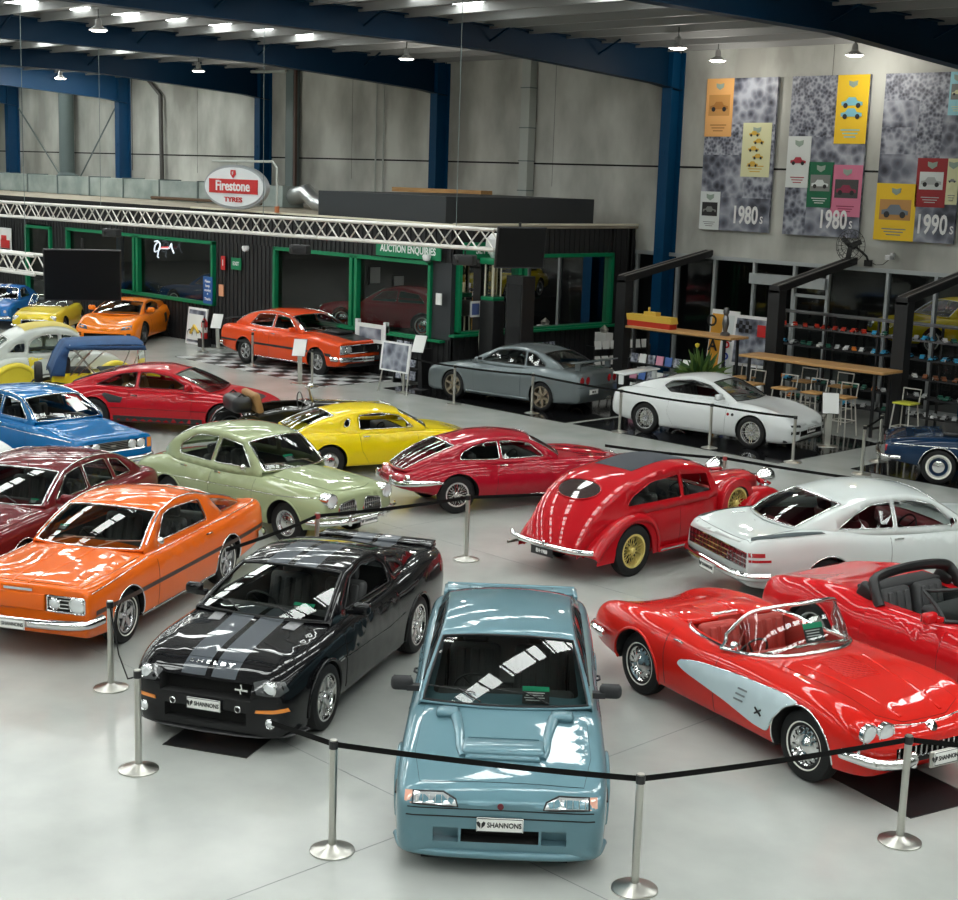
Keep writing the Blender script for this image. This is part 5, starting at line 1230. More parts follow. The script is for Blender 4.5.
b = MB(); b.rbox((-2.36, 0, 1.06), (.24, 1.40, .035), BLUE1, .015, ry=.06); b.rbox((-2.46, 0, 1.065), (.05, 1.40, .05), BLUE1, .015)
for sd in (1, -1): b.rbox((-2.3, sd*.70, 1.0), (.32, .045, .15), BLUE1, .015); b.rbox((-2.25, sd*.45, 1.05), (.1, .03, .12), BLUE1, .01)
b.build('rear_wing', c.root)
c.arches(BLUE1, .022, flare=.008); c.finish()

# ---- black coupe with grey stripes
def striped(name, base, stripe, lo, hi):
    m = paint(name, base, 0.); nt = m.node_tree; b = nt.nodes['Principled BSDF']
    tc = nt.nodes.new('ShaderNodeTexCoord'); sx = nt.nodes.new('ShaderNodeSeparateXYZ'); ab = nt.nodes.new('ShaderNodeMath'); ab.operation = 'ABSOLUTE'
    zz = nt.nodes.new('ShaderNodeMath'); zz.operation = 'GREATER_THAN'; zz.inputs[1].default_value = .70; m2 = nt.nodes.new('ShaderNodeMath'); m2.operation = 'MULTIPLY'
    a = nt.nodes.new('ShaderNodeMath'); a.operation = 'GREATER_THAN'; a.inputs[1].default_value = lo
    l = nt.nodes.new('ShaderNodeMath'); l.operation = 'LESS_THAN'; l.inputs[1].default_value = hi
    mu = nt.nodes.new('ShaderNodeMath'); mu.operation = 'MULTIPLY'; mx = nt.nodes.new('ShaderNodeMix'); mx.data_type = 'RGBA'
    mx.inputs[6].default_value = (*base, 1); mx.inputs[7].default_value = (*stripe, 1); L = nt.links
    L.new(tc.outputs['Object'], sx.inputs[0]); L.new(sx.outputs[1], ab.inputs[0]); L.new(ab.outputs[0], a.inputs[0]); L.new(ab.outputs[0], l.inputs[0])
    L.new(a.outputs[0], mu.inputs[0]); L.new(l.outputs[0], mu.inputs[1]); L.new(sx.outputs[2], zz.inputs[0]); L.new(mu.outputs[0], m2.inputs[0]); L.new(zz.outputs[0], m2.inputs[1]); L.new(m2.outputs[0], mx.inputs[0]); L.new(mx.outputs[2], b.inputs['Base Color'])
    return m
PBLK = striped('black_paint_grey_stripes', (.004, .004, .005), (.085, .095, .11), .035, .30)
c = Car('car', 'black coupe with two wide grey stripes over bonnet and roof', (-12.39, 9.46), 298, PBLK,
  [(2.24, .55, .58, .57, .44, .2), (2.21, .74, .66, .65, .5, .17), (2.13, .83, .76, .75, .56, .15), (2.0, .88, .83, .82, .6, .14), (1.8, .91, .89, .875, .66, .14), (1.36, .94, .95, .93, .70, .18), (.8, .93, 1.01, .97, .70, .19),
   (0, .92, 1.01, .965, .68, .19), (-.8, .93, 1.02, .99, .70, .19), (-1.36, .955, 1.05, 1.04, .74, .2), (-2.0, .93, 1.08, 1.07, .76, .24), (-2.4, .88, 1.07, 1.05, .74, .3), (-2.47, .82, 1.0, .98, .70, .34)],
  2.72, 1.64, .345, sc=(.965, .965, .985), rim=.24, tw=.24, wheel='dual5', wm=CHROME, arch=.385, sq=.6, tk=.95, cavity=(.75, -1.2, .72),
  gh=dict(A=(.98, .995), B=(.18, 1.335), roof=[(-.2, 1.38), (-.6, 1.37)], Cc=(-.98, 1.31), D=(-1.85, 1.05), wbelt=[(.98, .80), (-.5, .81), (-1.85, .70)], wroof=.60, belt=[(.98, .95), (-.8, 1.0), (-1.85, 1.03)],
    trim=BLACK, crown=.045, wins=([(.58, 1.04), (.18, 1.27), (-.2, 1.325), (-.60, 1.29), (-.72, 1.22), (-.68, 1.03)], [(-.88, 1.08), (-.84, 1.22), (-1.1, 1.16), (-1.22, 1.08)]), openw=(0,)))
c.ppart('bonnet', 'top', mir([(2.0, .72), (1.5, .80), (1.02, .78)]), off=.004)
for sd in (1, -1): c.patch(MB(), 'top', [(1.25, sd*.36), (1.25, sd*.5), (1.0, sd*.52), (.98, sd*.38)], DALLOY, .012).build('bonnet_vent', c.root, smooth=0)
c.rlamp('front', [(.56, .60), (.50, .70), (.62, .735), (.80, .72), (.84, .64), (.78, .59)], mat('smoked_lamp', (.05, .052, .055), .2, .0, 1.), name='headlight')
c.lamp(.68, .655, .062, m=LENS); 
c.cut.box((2.2, 0, .60), (.26, 1.0, .16), VOID); c.cut.box((2.24, 0, .33), (.2, .9, .14), VOID)
c.rlamp('front', [(.55, .42), (.56, .45), (.84, .47), (.85, .43)], AMBER, name='indicator', off=.01)
c.lamp(.70, .32, .04, m=LENS, name='fog_light'); c.lamp(.36, .43, .022, m=VOID, name='tow_eye')
b = MB(); b.box((2.16, .36, .60), (.01, .14, .02), CHROME); b.tube([(2.165, .36, .56), (2.165, .35, .60), (2.165, .37, .62), (2.165, .36, .66)], .012, CHROME, n=4); b.build('badge', c.root)
t = text_mb('SHELBY', .085, CHROME, True, .003, sx=1.2); b = MB(); p = c.hit('top', 2.15, 0)[0]; b.merge(text_mb('S H E L B Y', .055, CHROME, True, .003, sx=1.9), face_to((2.09, 0, c.hit('top', 2.09, 0)[0].z+.03), (0, 1, 0), (-.75, 0, .5))); b.build('lettering', c.root, smooth=0)
c.plate(2.27, .44)
c.bumper([(2.24, 0, .17), (2.2, .5, .17), (2.06, .80, .17), (1.8, .91, .17)], .03, BLACK, th=.05, name='front_splitter')
d1 = c.ppart('door', 'side', [(.80, .28), (.86, .90), (-.72, .95), (-.80, .60), (-.66, .28)], off=.004); c.handle(-.5, .86, PBLK, parent=d1)
c.mirror(.62, .86, 1.05, PBLK, arm=.14); c.wipers(); c.sticker(v=.55, i=2.0)
c.line('side', [(.86, .62), (.4, .60), (-.4, .58), (-.9, .62)], .01, PBLK, mb=c.bm_extra)
for sd in (1, -1):
    for k in range(2):
        p, n = c.hit('side', 1.02-.04*k, .66-.03*k, sd); c.chr.box(p+n*.004, (.12, .008, .018), CHROME)
b = MB(); b.rbox((-2.34, 0, 1.095), (.22, 1.5, .03), PBLK, .015, ry=.08)
for sd in (1, -1): b.rbox((-2.30, sd*.72, 1.07), (.2, .1, .06), PBLK, .02)
b.build('rear_spoiler', c.root)
c.rlamp('rear', [(.45, .82), (.45, .93), (.78, .93), (.80, .84)], REDL, name='tail_light')
c.ppart('side_marker', 'side', [(-2.2, .80), (-2.2, .92), (-2.42, .90), (-2.42, .82)], REDL, .006, seam=False)
c.arches(None, .018); c.finish()

# ---- red two-seat roadster with white side coves
VRED = paint('roadster_red_paint', (.60, .014, .008)); COVE = paint('cove_white', (.55, .66, .70)); RTRIM = mat('red_leather', (.42, .035, .025), .5)
c = Car('car', 'red open roadster with white side coves and whitewall tyres', (-8.21, 12.49), 346.2, VRED,
  [(2.12, .50, .58, .57, .50, .38), (2.09, .68, .63, .65, .54, .33), (1.98, .82, .70, .75, .60, .28), (1.75, .89, .78, .84, .65, .26), (1.295, .92, .85, .89, .68, .24), (.8, .91, .90, .88, .68, .22), (.45, .90, .915, .885, .66, .22),
   (-.2, .90, .88, .865, .64, .22), (-.7, .91, .90, .90, .66, .23), (-1.3, .93, .92, .92, .67, .27), (-1.8, .89, .84, .88, .63, .31), (-2.2, .80, .72, .79, .58, .36), (-2.36, .68, .62, .69, .54, .40), (-2.41, .5, .56, .6, .5, .43)],
  2.59, 1.50, .345, rim=.19, tw=.17, wheel='full_white', arch=.40, sq=.35, tk=.94, cy=.80, cavity=(.30, -.86, .64, 1.8, .25), interior=RTRIM, seatm=RTRIM)
c.screen([(.56, 0, .92), (.52, .35, .915), (.32, .64, .90), (-.06, .76, .885)], [(.25, 0, 1.34), (.22, .32, 1.335), (.12, .58, 1.27), (-.04, .72, 1.03)], r=.022)
b = MB()
for sd in (1, -1): b.tube([(.12, sd*.70, .9), (.12, sd*.60, 1.16)], .012, CHROME); b.tube([(.2, sd*.66, .9), (.14, sd*.58, 1.18)], .008, CHROME)
b.build('vent_window_frame', c.root)
P = rpoly([(.33, .63), (.1, .70), (-.7, .69), (-.94, .4), (-.94, -.4), (-.7, -.69), (.1, -.70), (.33, -.63)], .2)
c.line('top', P, .022, CHROME, closed=True, off=.004)
co = [(.96, .775), (.3, .745), (-.25, .70), (-.52, .645), (-.56, .59), (-.42, .54), (.2, .44), (.62, .345), (.84, .335), (.92, .5), (1.08, .67), (1.25, .755), (1.1, .775)]
co = rpoly(co, .06)
c.ppart('side_cove', 'side', co, COVE, off=.010, seam=False, step=.06); c.line('side', co, .008, CHROME, closed=True)
for sd in (1, -1):
    for k in range(3): p, n = c.hit('side', .42+.03*k, .52+.06*k, sd); c.chr.box(p+n*.014, (.13, .010, .016), mat('vent_steel', (.25, .28, .3), .4, .5))
    p, n = c.hit('side', .72, .50, sd); c.chr.box(p+n*.015, (.11, .008, .016), BLACK, ry=.6); c.chr.box(p+n*.015, (.11, .008, .016), BLACK, ry=-.6)
c.line('side', [(.02, .26), (.0, .86)], .004, VOID, mb=c.seam); c.line('side', [(-.78, .30), (-.80, .88)], .004, VOID, mb=c.seam)
c.handle(-.62, .80)
bn = c.ppart('bonnet', 'top', mir([(1.95, .28), (1.85, .52), (1.2, .56), (.66, .58)]), off=.004)
b = MB()
for sd in (1, -1):
    b.tube([c.hit('top', x, sd*y)[0] for x, y in ((1.9, .26), (1.5, .3), (1.1, .34), (.75, .40))], .022, VRED, n=8, flat=.7)
for k in range(14): b.rbox(c.hit('top', 1.18-.035*k, 0)[0]+Vector((0, 0, .006)), (.018, .42, .02), VRED, .008)
b.build('bonnet_louvres', c.root)
c.line('top', [(1.97, -.62), (2.0, 0), (1.97, .62)], .008, CHROME)
c.lamp(.575, .69, .084, dx=.0, depth=.04, bezel=.018); c.lamp(.745, .69, .078, dx=.02, depth=.04, bezel=.018)
for y_, k_ in ((.575, 0.), (.745, .02)):
    for sd in (1, -1):
        x_ = c.hit('front', y_*sd, .69)[0].x+k_; b = MB(); b.lathe([(.094, -.03), (.10, -.06), (.10, -.2), (.05, -.42), (.001, -.5)], VRED, c=(x_, y_*sd, .69), axis=(1, 0, .08), n=20); b.build('lamp_pod', c.root)
c.cut.box((2.12, 0, .47), (.22, 1.0, .16), VOID)
b = MB(); b.tube([(2.06, y, z) for y, z in rpoly([(-.52, .40), (.52, .40), (.58, .48), (.46, .565), (-.46, .565), (-.58, .48)], .05)], .018, CHROME, closed=True)
for k in range(13): b.rbox((2.06, -.42+.07*k, .475), (.05, .022, .12), CHROME, .01)
b.build('grille', c.root)
for sd in (1, -1):
    b = MB(); P = catmull([Vector(p) for p in ((2.17, sd*.30, .45), (2.2, sd*.5, .44), (2.14, sd*.75, .46), (1.98, sd*.90, .50), (1.85, sd*.945, .51))], 5)
    b.tube(P, [.03]+[.048]*(len(P)-2)+[.025], CHROME, n=10, flat=1.1); b.rbox((2.19, sd*.36, .45), (.07, .07, .16), CHROME, .03)
    b.tube([(2.0, sd*y, z) for y, z in rpoly([(.55, .50), (.85, .50), (.85, .60), (.55, .60)], .05)], .014, CHROME, closed=True)
    b.build('front_bumper', c.root)
    b = MB(); P = catmull([Vector(p) for p in ((-2.38, sd*.45, .50), (-2.36, sd*.66, .50), (-2.15, sd*.86, .52), (-1.85, sd*.93, .54))], 5)
    b.tube(P, [.03]+[.045]*(len(P)-2)+[.02], CHROME, n=10, flat=1.2); b.build('rear_bumper', c.root)
b = MB(); b.lathe([(.06, 0), (.055, .02), (.001, .03)], CHROME, c=c.hit('top', 2.04, 0)[0], axis=(1, 0, .8), n=20); b.build('badge', c.root)
b = MB(); b.rbox((0, 0, 0), (.03, .36, .16), STEEL, .02); b.build('plate_bracket', c.root, loc=(2.22, 0, .43))
c.plate(2.245, .44, w=.30, h=.13, txt='SHANNONS')
c.mirror(.12, .70, .88, style='round', m=CHROME, arm=.04, r=.05, sides=(-1,)); 
b = MB(); b.merge(card_mb(.26, .2), face_to((.22, .22, 1.0), (0, 1, 0), (-.5, 0, 1))); b.build('windscreen_card', c.root, smooth=0)
b = MB()
for sd in (1, -1): b.rbox((-1.05, sd*.38, .905), (.5, .42, .07), VRED, .035)
b.build('tonneau_humps', c.root)
c.arches(CHROME, .009, rear=False); c.arches(None, .016, front=False); c.finish()

# ---- orange coupe with chrome bumper
BOR = paint('bright_orange_paint', (.80, .135, .008))
c = Car('car', 'bright orange sixties coupe with wraparound rear glass and chrome front bumper', (-16.0, 9.36), 300.2, BOR,
  [(2.24, .86, .83, .83, .64, .36), (2.23, .875, .86, .855, .66, .32), (2.05, .88, .895, .88, .68, .27), (1.345, .89, .93, .90, .68, .23), (.7, .89, .975, .92, .68, .22), (-.5, .89, .97, .93, .68, .22), (-1.345, .89, .96, .945, .68, .24),
   (-2.0, .87, .93, .95, .68, .28), (-2.5, .83, .90, .94, .66, .34), (-2.58, .78, .86, .90, .62, .38)],
  2.69, 1.50, .325, rim=.19, tw=.19, wheel='al5_white', wm=ALLOY, arch=.37, sq=.7, tk=.95, cavity=(.55, -1.9, .66),
  gh=dict(A=(.76, .955), B=(.12, 1.305), roof=[(-.3, 1.36), (-.75, 1.345)], Cc=(-1.12, 1.26), D=(-2.12, .965), wbelt=[(.76, .76), (-1.0, .77), (-2.12, .66)], wroof=[(.1, .60), (-1.12, .59), (-2.12, .55)], belt=[(.76, .91), (-2.12, .93)],
    crown=.05, blg=.97, bow=(.16, .07, .05, .25), wins=([(.42, .99), (.10, 1.25), (-.1, 1.285), (-.86, 1.25), (-.9, .99)], [(-1.36, .985), (-1.16, 1.20, .02), (-1.5, 1.13), (-2.04, .97, .02)]), railm=CHROME))
c.line('top', mir([(2.2, .10), (1.6, .16), (.95, .20)]), .012, BOR, mb=c.bm_extra)
c.ppart('bonnet', 'top', mir([(2.17, .74), (1.6, .77), (.86, .74)]), off=.004)
c.cut.box((2.26, 0, .675), (.12, 1.66, .19), mat('grille_dark', (.03, .03, .03), .5))
b = MB(); b.rbox((2.235, 0, .675), (.05, .66, .2), BOR, .02); b.build('grille_panel', c.root)
for sd in (1, -1):
    b = MB(); b.tube([(2.245, sd*y, z) for y, z in rpoly([(.36, .59), (.83, .59), (.83, .765), (.36, .765)], .03)], .012, CHROME, closed=True)
    for z in (.63, .675, .72): b.box((2.22, sd*.57, z), (.02, .42, .012), CHROME)
    b.build('grille', c.root)
c.lamp(.73, .678, .088, x=2.25); c.lamp(.45, .675, .058, x=2.24, m=LENS, name='fog_light')
c.bumper([(2.36, 0, .46), (2.34, .5, .46), (2.26, .82, .47), (2.0, .91, .48)], .11, name='front_bumper')
c.bumper([(-2.68, 0, .45), (-2.66, .5, .45), (-2.56, .8, .46), (-2.3, .88, .47)], .11, name='rear_bumper')
c.plate(2.43, .45)
c.chr.box((2.25, 0, .81), (.02, .36, .03), CHROME)
d1 = c.ppart('door', 'side', [(.62, .27), (.64, .88), (-.86, .90), (-.90, .27)], off=.004); c.handle(-.74, .84, parent=d1)
c.ppart('side_stripe', 'side', [(2.1, .545), (2.1, .60), (.95, .60), (-2.5, .615), (-2.5, .56), (.95, .545)], mat('stripe_dark', (.05, .02, .012), .4), .008, step=.1, skirt=0, seam=False)
c.line('side', [(1.0, .245), (-.95, .245)], .016, CHROME); c.arches(CHROME, .010)
c.line('side', [(2.15, .80), (.7, .90), (-2.5, .93)], .006, CHROME)
c.rlamp('rear', [(.45, .62), (.45, .78), (.74, .78), (.74, .62)], REDL, name='tail_light', frame=CHROME)
c.mirror(.50, .80, .95, style='round', m=CHROME, arm=.03, r=.05, sides=(1,)); c.wipers(m=STEEL, sg=-1); c.sticker(v=-.62, i=3.2, w=.12, h=.1)
c.finish()
# ---- red thirties saloon seen from behind
ALR = paint('deep_red_paint', (.44, .006, .012)); GOLD = mat('cream_wire', (.78, .62, .20), .35, .3)
c = Car('car', 'red thirties saloon with gold wire wheels, oval rear window and black sunroof, seen from behind', (-13.58, 17.14), 89.5, ALR,
  [(2.12, .20, .95, .91, .70, .45), (2.02, .30, 1.03, .97, .70, .42), (1.3, .38, 1.06, .98, .70, .40), (.75, .50, 1.05, .97, .72, .36), (.55, .64, 1.03, .96, .72, .32), (0, .71, .96, .94, .68, .27), (-.8, .73, .96, .94, .66, .27),
   (-1.4, .71, .94, .92, .66, .30), (-1.9, .64, .84, .82, .58, .32), (-2.2, .57, .62, .60, .48, .34), (-2.36, .48, .46, .45, .42, .36)],
  3.15, 1.36, .37, rim=.24, tw=.155, wheel='wire', wm=GOLD, fx=1.675, arch=(0, .41), sq=.7, tk=.93, cavity=(.45, -1.3, .62),
  gh=dict(A=(.55, 1.02), B=(.30, 1.34), roof=[(-.1, 1.42), (-.6, 1.43)], Cc=(-1.45, 1.31), D=(-2.40, .46), wbelt=[(.55, .64), (0, .70), (-1.4, .69), (-2.40, .52)], wroof=[(.3, .56), (-.8, .57), (-1.5, .53), (-2.3, .46)], belt=[(.55, .95), (-1.4, .91), (-1.9, .74), (-2.38, .40)], trim=ALR,
    crown=.07, noback=True, curve=(.0, .13), bow=(.05, .03, .04, .10), hbow=3.2, wins=([(.34, 1.01), (.26, 1.28), (-.34, 1.33), (-.34, 1.01)], [(-.40, 1.01), (-.40, 1.33), (-1.0, 1.29, .1), (-1.45, 1.12, .2), (-1.56, 1.0, .06)]), openw=(0,)))
for sd in (1, -1):       # rear wings, front wings and running boards
    pass
c.fender([(-.93, .28), (-.96, .52), (-1.12, .74), (-1.42, .82), (-1.75, .76), (-2.05, .56), (-2.25, .34)], .48, .77, name='rear_wing', crown=.07)
b = MB()
for sd in (1, -1):
    b = MB(); P = [(-.93, .28), (-.96, .52), (-1.12, .74), (-1.42, .82), (-1.75, .76), (-2.05, .56), (-2.25, .34)]; P2 = [(p.x, p.y) for p in catmull(P, 4)]
    hole = [(-1.475+.40*cos(t), .37+.40*sin(t)) for t in [pi-k*pi/14 for k in range(15)]]
    hole = [(x, max(z, .27)) for x, z in hole]
    lo = [(-1.90, .27), (-2.26, .27)]
    ring = P2+lo[::-1]+hole+[(-1.06, .27)]
    V, F = cdt(resamp(ring, .1), step=.12); b.add([(v.x, sd*.76, v.y) for v in V], F, ALR); b.build('wing_side', c.root, smooth=0)
c.fender([(2.18, .36), (2.12, .58), (1.92, .76), (1.65, .82), (1.35, .76), (1.1, .55), (.78, .34)], .46, .78, name='front_wing', crown=.07, skirt=.10)
b = MB()
for sd in (1, -1): b.rbox((-.08, sd*.70, .30), (1.75, .2, .05), ALR, .02); b.box((-.08, sd*.80, .315), (1.7, .01, .025), CHROME)
b.build('running_board', c.root)
b = MB(); P = [c.S(9.2, 0), ]
g = MB(); vs = []; fs = []
ia, ibb = 8.5, 19.5
rowv = [-.62+.155*k for k in range(9)]; ci = [8.6+1.25*k for k in range(9)]
for i in ci:
    for v in rowv: vs.append(c.S(i, v, -.006))
fs = [(a*9+k, a*9+k+1, (a+1)*9+k+1, (a+1)*9+k) for a in range(8) for k in range(8)]
g.add(vs, fs, mat('roof_fabric', (.035, .04, .05), .8)); g.build('sunroof', c.root)
# oval rear window
iC = None
def slope(t, v, dz): return c.S(20+8*t, v, dz)
N_ = 28
rim = [(.30+.155*sin(2*pi*k/N_)*(1.0 if sin(2*pi*k/N_) > 0 else .9), .66*(abs(cos(2*pi*k/N_))**.8)*(1 if cos(2*pi*k/N_) > 0 else -1)) for k in range(N_)]
g = MB(); vs = [slope(.21, 0, -.008)]+[slope(t, v, -.008) for t, v in rim]; vs2 = [slope(.30+(t-.30)*.5, v*.5, -.008) for t, v in rim]
vs = [slope(.30, 0, -.008)]+vs2+[slope(t, v, -.008) for t, v in rim]
fs = [(0, 1+k, 1+(k+1) % N_) for k in range(N_)]+[(1+k, 1+N_+k, 1+N_+(k+1) % N_, 1+(k+1) % N_) for k in range(N_)]
g.add(vs, fs, mat('dark_window', (.045, .03, .03), .06, 0, 1.)); g.build('rear_window', c.root, smooth=80)
c.chr.tube([slope(t, v, -.01) for t, v in rim], .012, ALR, closed=True)
c.bumper([(-2.52, 0, .46), (-2.5, .4, .46), (-2.45, .66, .47), (-2.37, .79, .48)], .075, name='rear_bumper', th=.03)
b = MB()
for sd in (1, -1): b.tube([(-2.5, sd*.3, .44), (-2.1, sd*.3, .40)], .02, CHROME); b.tube([(-2.62, .62, .40), (-2.2, .62, .40)], .022, STEEL)
b.rbox((-2.53, 0, .47), (.05, .05, .13), CHROME, .02); b.build('bumper_bracket', c.root)
c.plate(-2.56, .38, rear=True, m=BLACK, fg=WHITE, txt='EH·1988', w=.42, h=.12)
d1 = c.ppart('door', 'side', [(.30, .34), (.32, 1.05), (-.42, 1.05), (-.42, .34)], off=.004); c.handle(-.32, .98, parent=d1)
c.line('side', [(.9, 1.02), (-1.3, .99)], .008, CHROME)
for sd in (1, -1):
    b = MB(); b.tube([(1.9, sd*.36, .75), (1.93, sd*.48, .93)], .018, CHROME)
    b.lathe([(.001, -.19), (.08, -.16), (.13, -.08), (.15, .0), (.15, .03), (.13, .045)], CHROME, c=(1.95, sd*.50, 1.0), axis='x', n=24)
    b.lathe([(.13, .04), (.07, .06), (.001, .065)], LENS, c=(1.95, sd*.50, 1.0), axis='x', n=24); b.build('headlight', c.root)
    b = MB(); b.lathe([(.001, -.05), (.03, -.03), (.035, .02), (.001, .04)], CHROME, c=(1.8, sd*.62, .90), axis='x', n=12); b.build('side_light', c.root)
b = MB(); b.rbox((2.14, 0, .70), (.06, .44, .54), CHROME, .03); b.build('radiator_shell', c.root)
b = MB(); b.tube([(.7, 0, 1.055), (1.5, 0, 1.055), (2.05, 0, 1.02)], .008, CHROME)
for sd in (1, -1):
    for k in range(0): b.box((1.65-.055*k, sd*c.f[0](1.65-.055*k)*1.0, .80), (.012, .012, .28), ALR, rx=0)
b.build('bonnet_trim', c.root)

for sd in (1, -1):       # covered spare wheels let into the wings
    t = bpy.data.objects.new('spare_wheel', wheel_parts('wire', .37, .24, .155, GOLD)[0]); C.objects.link(t); t.parent = c.root; t.location = (1.0, sd*.60, .72); t.rotation_euler = (0, 0, 0 if sd > 0 else pi)
    q = bpy.data.objects.new('rim', wheel_parts('wire', .37, .24, .155, GOLD)[1]); C.objects.link(q); q.parent = t
    b = MB(); b.lathe([(.27, .10), (.385, .10), (.40, .07), (.40, -.07), (.385, -.10)], ALR, c=(1.0, sd*.60, .72), axis=(0, sd, 0), n=32); b.build('spare_wheel_cover', c.root)

c.finish()

# ---- white two-door fastback with dark red cabin
WHT = paint('soft_white_paint', (.56, .60, .59)); MAR = mat('maroon_trim', (.16, .008, .015), .45)
c = Car('car', 'white fastback coupe with dark red interior and full-width tail lights, seen from behind at right', (-10.36, 18.08), 65.5, WHT,
  [(2.12, .80, .78, .78, .6, .36), (2.08, .86, .86, .85, .64, .32), (1.41, .90, .94, .92, .68, .24), (.75, .905, .97, .93, .68, .22), (0, .905, .96, .93, .66, .22), (-.7, .905, .97, .95, .66, .22), (-1.3, .915, 1.0, 1.0, .70, .24),
   (-1.9, .90, .97, .99, .70, .28), (-2.35, .86, .92, .94, .68, .33), (-2.5, .83, .88, .90, .64, .36), (-2.54, .80, .85, .87, .6, .40)],
  2.82, 1.52, .33, sc=(1.03, 1.03, 1.06), rim=.19, tw=.18, wheel='al5', arch=.38, sq=.5, tk=.94, cavity=(.55, -1.75, .68), interior=MAR, seatm=MAR,
  gh=dict(A=(.78, .965), B=(.22, 1.32), roof=[(-.15, 1.375), (-.6, 1.36)], Cc=(-.98, 1.28), D=(-1.72, 1.0), wbelt=[(.78, .78), (-.8, .80), (-1.3, .78), (-1.72, .64)], wroof=[(.1, .60), (-.9, .59), (-1.7, .50)], belt=[(.78, .93), (-1.2, .96), (-1.72, .97)],
    crown=.05, blg=.84, bow=(.14, .06, .10, .14), wins=([(.54, 1.0), (.24, 1.25), (-.05, 1.305), (-.36, 1.305), (-.36, 1.0)], [(-.41, 1.0), (-.41, 1.30), (-.7, 1.275), (-1.0, 1.16, .1), (-1.24, 1.015, .03)]), openw=(0,)))
c.cut.box((-2.56, 0, .68), (.1, 1.52, .2), MAR)
b = MB(); b.rbox((-2.51, 0, .68), (.04, 1.5, .18), mat('dark_red_lens', (.10, .004, .008), .2, 0, 1.), .01)
for z in (.585, .64, .70, .77): b.box((-2.535, 0, z), (.012, 1.52, .014), CHROME)
for y in range(-14, 15, 2): b.box((-2.533, y*.05, .67), (.01, .006, .17), MAR)
b.build('tail_light', c.root)
b = MB()
for sd in (1, -1): c.patch(b, 'side', [(-2.33, .73), (-2.33, .78), (-2.53, .78), (-2.53, .73)], REDL, .008, (sd,)); c.patch(b, 'side', [(-2.25, .67), (-2.25, .70), (-2.53, .70), (-2.53, .67)], REDL, .008, (sd,))
b.build('side_marker', c.root, smooth=0)
c.bumper([(-2.62, 0, .48), (-2.61, .5, .48), (-2.54, .80, .49), (-2.28, .92, .50)], .10, name='rear_bumper', th=.045)
c.plate(-2.68, .44, rear=True)
c.ppart('boot_lid', 'top', mir([(-1.80, .62), (-2.3, .70), (-2.48, .72)]), off=.004)
for sd in (1, -1): c.patch(MB(), 'top', [(-1.45, sd*.80), (-1.5, sd*.77), (-2.1, sd*.72), (-2.42, sd*.64), (-2.46, sd*.70), (-2.2, sd*.77), (-1.9, sd*.80)], mat('stripe_green_black', (.02, .035, .04), .4), .012, step=.06).build('side_stripe', c.root, smooth=0)
d1 = c.ppart('door', 'side', [(.60, .27), (.62, .91), (-.48, .93), (-.50, .27)], off=.004); c.handle(-.36, .86, parent=d1)
c.chr.tube([Vector((-2.0, 0, .99)), Vector((-2.01, 0, 1.0))], .004, CHROME)
b = MB(); b.rbox((-2.0, .45, 1.0), (.2, .01, .015), CHROME); b.build('badge', c.root)
c.line('side', [(1.0, .255), (-1.0, .255)], .016, CHROME); c.line('side', [(1.2, .32), (-2.5, .42)], .006, CHROME) if False else None
c.bumper([(2.2, 0, .42), (2.18, .5, .42), (2.1, .82, .43), (1.85, .92, .44)], .10, name='front_bumper'); c.arches(CHROME, .008)
c.lamp(.7, .68, .075); c.lamp(.5, .68, .075); c.mirror(.45, .82, .98, style='round', m=CHROME, arm=.03, r=.05, sides=(-1,)); c.wipers(m=STEEL); c.finish()

# ---- red open sports car with black roll hoop
SRED = paint('sports_red_paint', (.55, .008, .012))
c = Car('car', 'red open sports car with black roll hoop behind the seats, at the right edge', (-7.85, 15.3), 352, SRED,
  [(2.02, .6, .52, .52, .42, .25), (1.95, .8, .6, .6, .46, .2), (1.7, .9, .70, .72, .5, .17), (1.22, .95, .80, .84, .58, .17), (.7, .95, .86, .84, .6, .2), (.2, .94, .84, .82, .58, .2), (-.5, .94, .84, .84, .56, .2),
   (-.8, .95, .92, .90, .62, .2), (-1.22, .97, .90, .92, .62, .2), (-1.7, .93, .82, .85, .6, .26), (-2.05, .84, .78, .78, .56, .32), (-2.2, .72, .68, .68, .5, .36), (-2.24, .6, .6, .6, .46, .4)],
  2.44, 1.56, .33, rim=.22, tw=.26, wheel='al3', arch=.375, sq=.3, tk=.93, cavity=(.38, -.62, .62), floor=.3)
c.screen([(.78, 0, .86), (.70, .40, .86), (.45, .70, .86)], [(.32, 0, 1.12), (.26, .34, 1.12), (.08, .60, 1.10)], m=BLACK, r=.022, gl=GLASS)
b = MB(); P = catmull([Vector(p) for p in ((-.38, -.76, .82), (-.5, -.72, 1.0), (-.58, -.60, 1.10), (-.6, 0, 1.14), (-.58, .60, 1.10), (-.5, .72, 1.0), (-.38, .76, .82))], 5)
b.tube(P, .055, BLACK, n=10, flat=1.4); b.rbox((-.72, 0, .93), (.28, 1.2, .05), MATTE, .02)
for sd in (1, -1): b.rbox((-.62, sd*.70, .92), (.24, .1, .2), BLACK, .04, ry=.5)
b.build('roll_hoop', c.root)
b = MB(); b.rbox((-.62, 0, .98), (.02, 1.1, .22), CGLASS, .005); 
c.mirror(.42, .78, .90, SRED, arm=.15); d1 = c.ppart('door', 'side', [(.55, .24), (.58, .80), (-.48, .80), (-.52, .24)], off=.004)
c.rlamp('rear', [(.3, .58), (.3, .68), (.68, .68), (.66, .58)], REDL, name='tail_light')
b = MB(); b.rbox((.25, 0, .86), (.5, 1.1, .1), MATTE, .05); b.build('dash_top', c.root)
c.ppart('bonnet', 'top', mir([(1.85, .55), (1.2, .62), (.85, .62)]), off=.004); c.arches(None, .014); c.finish()

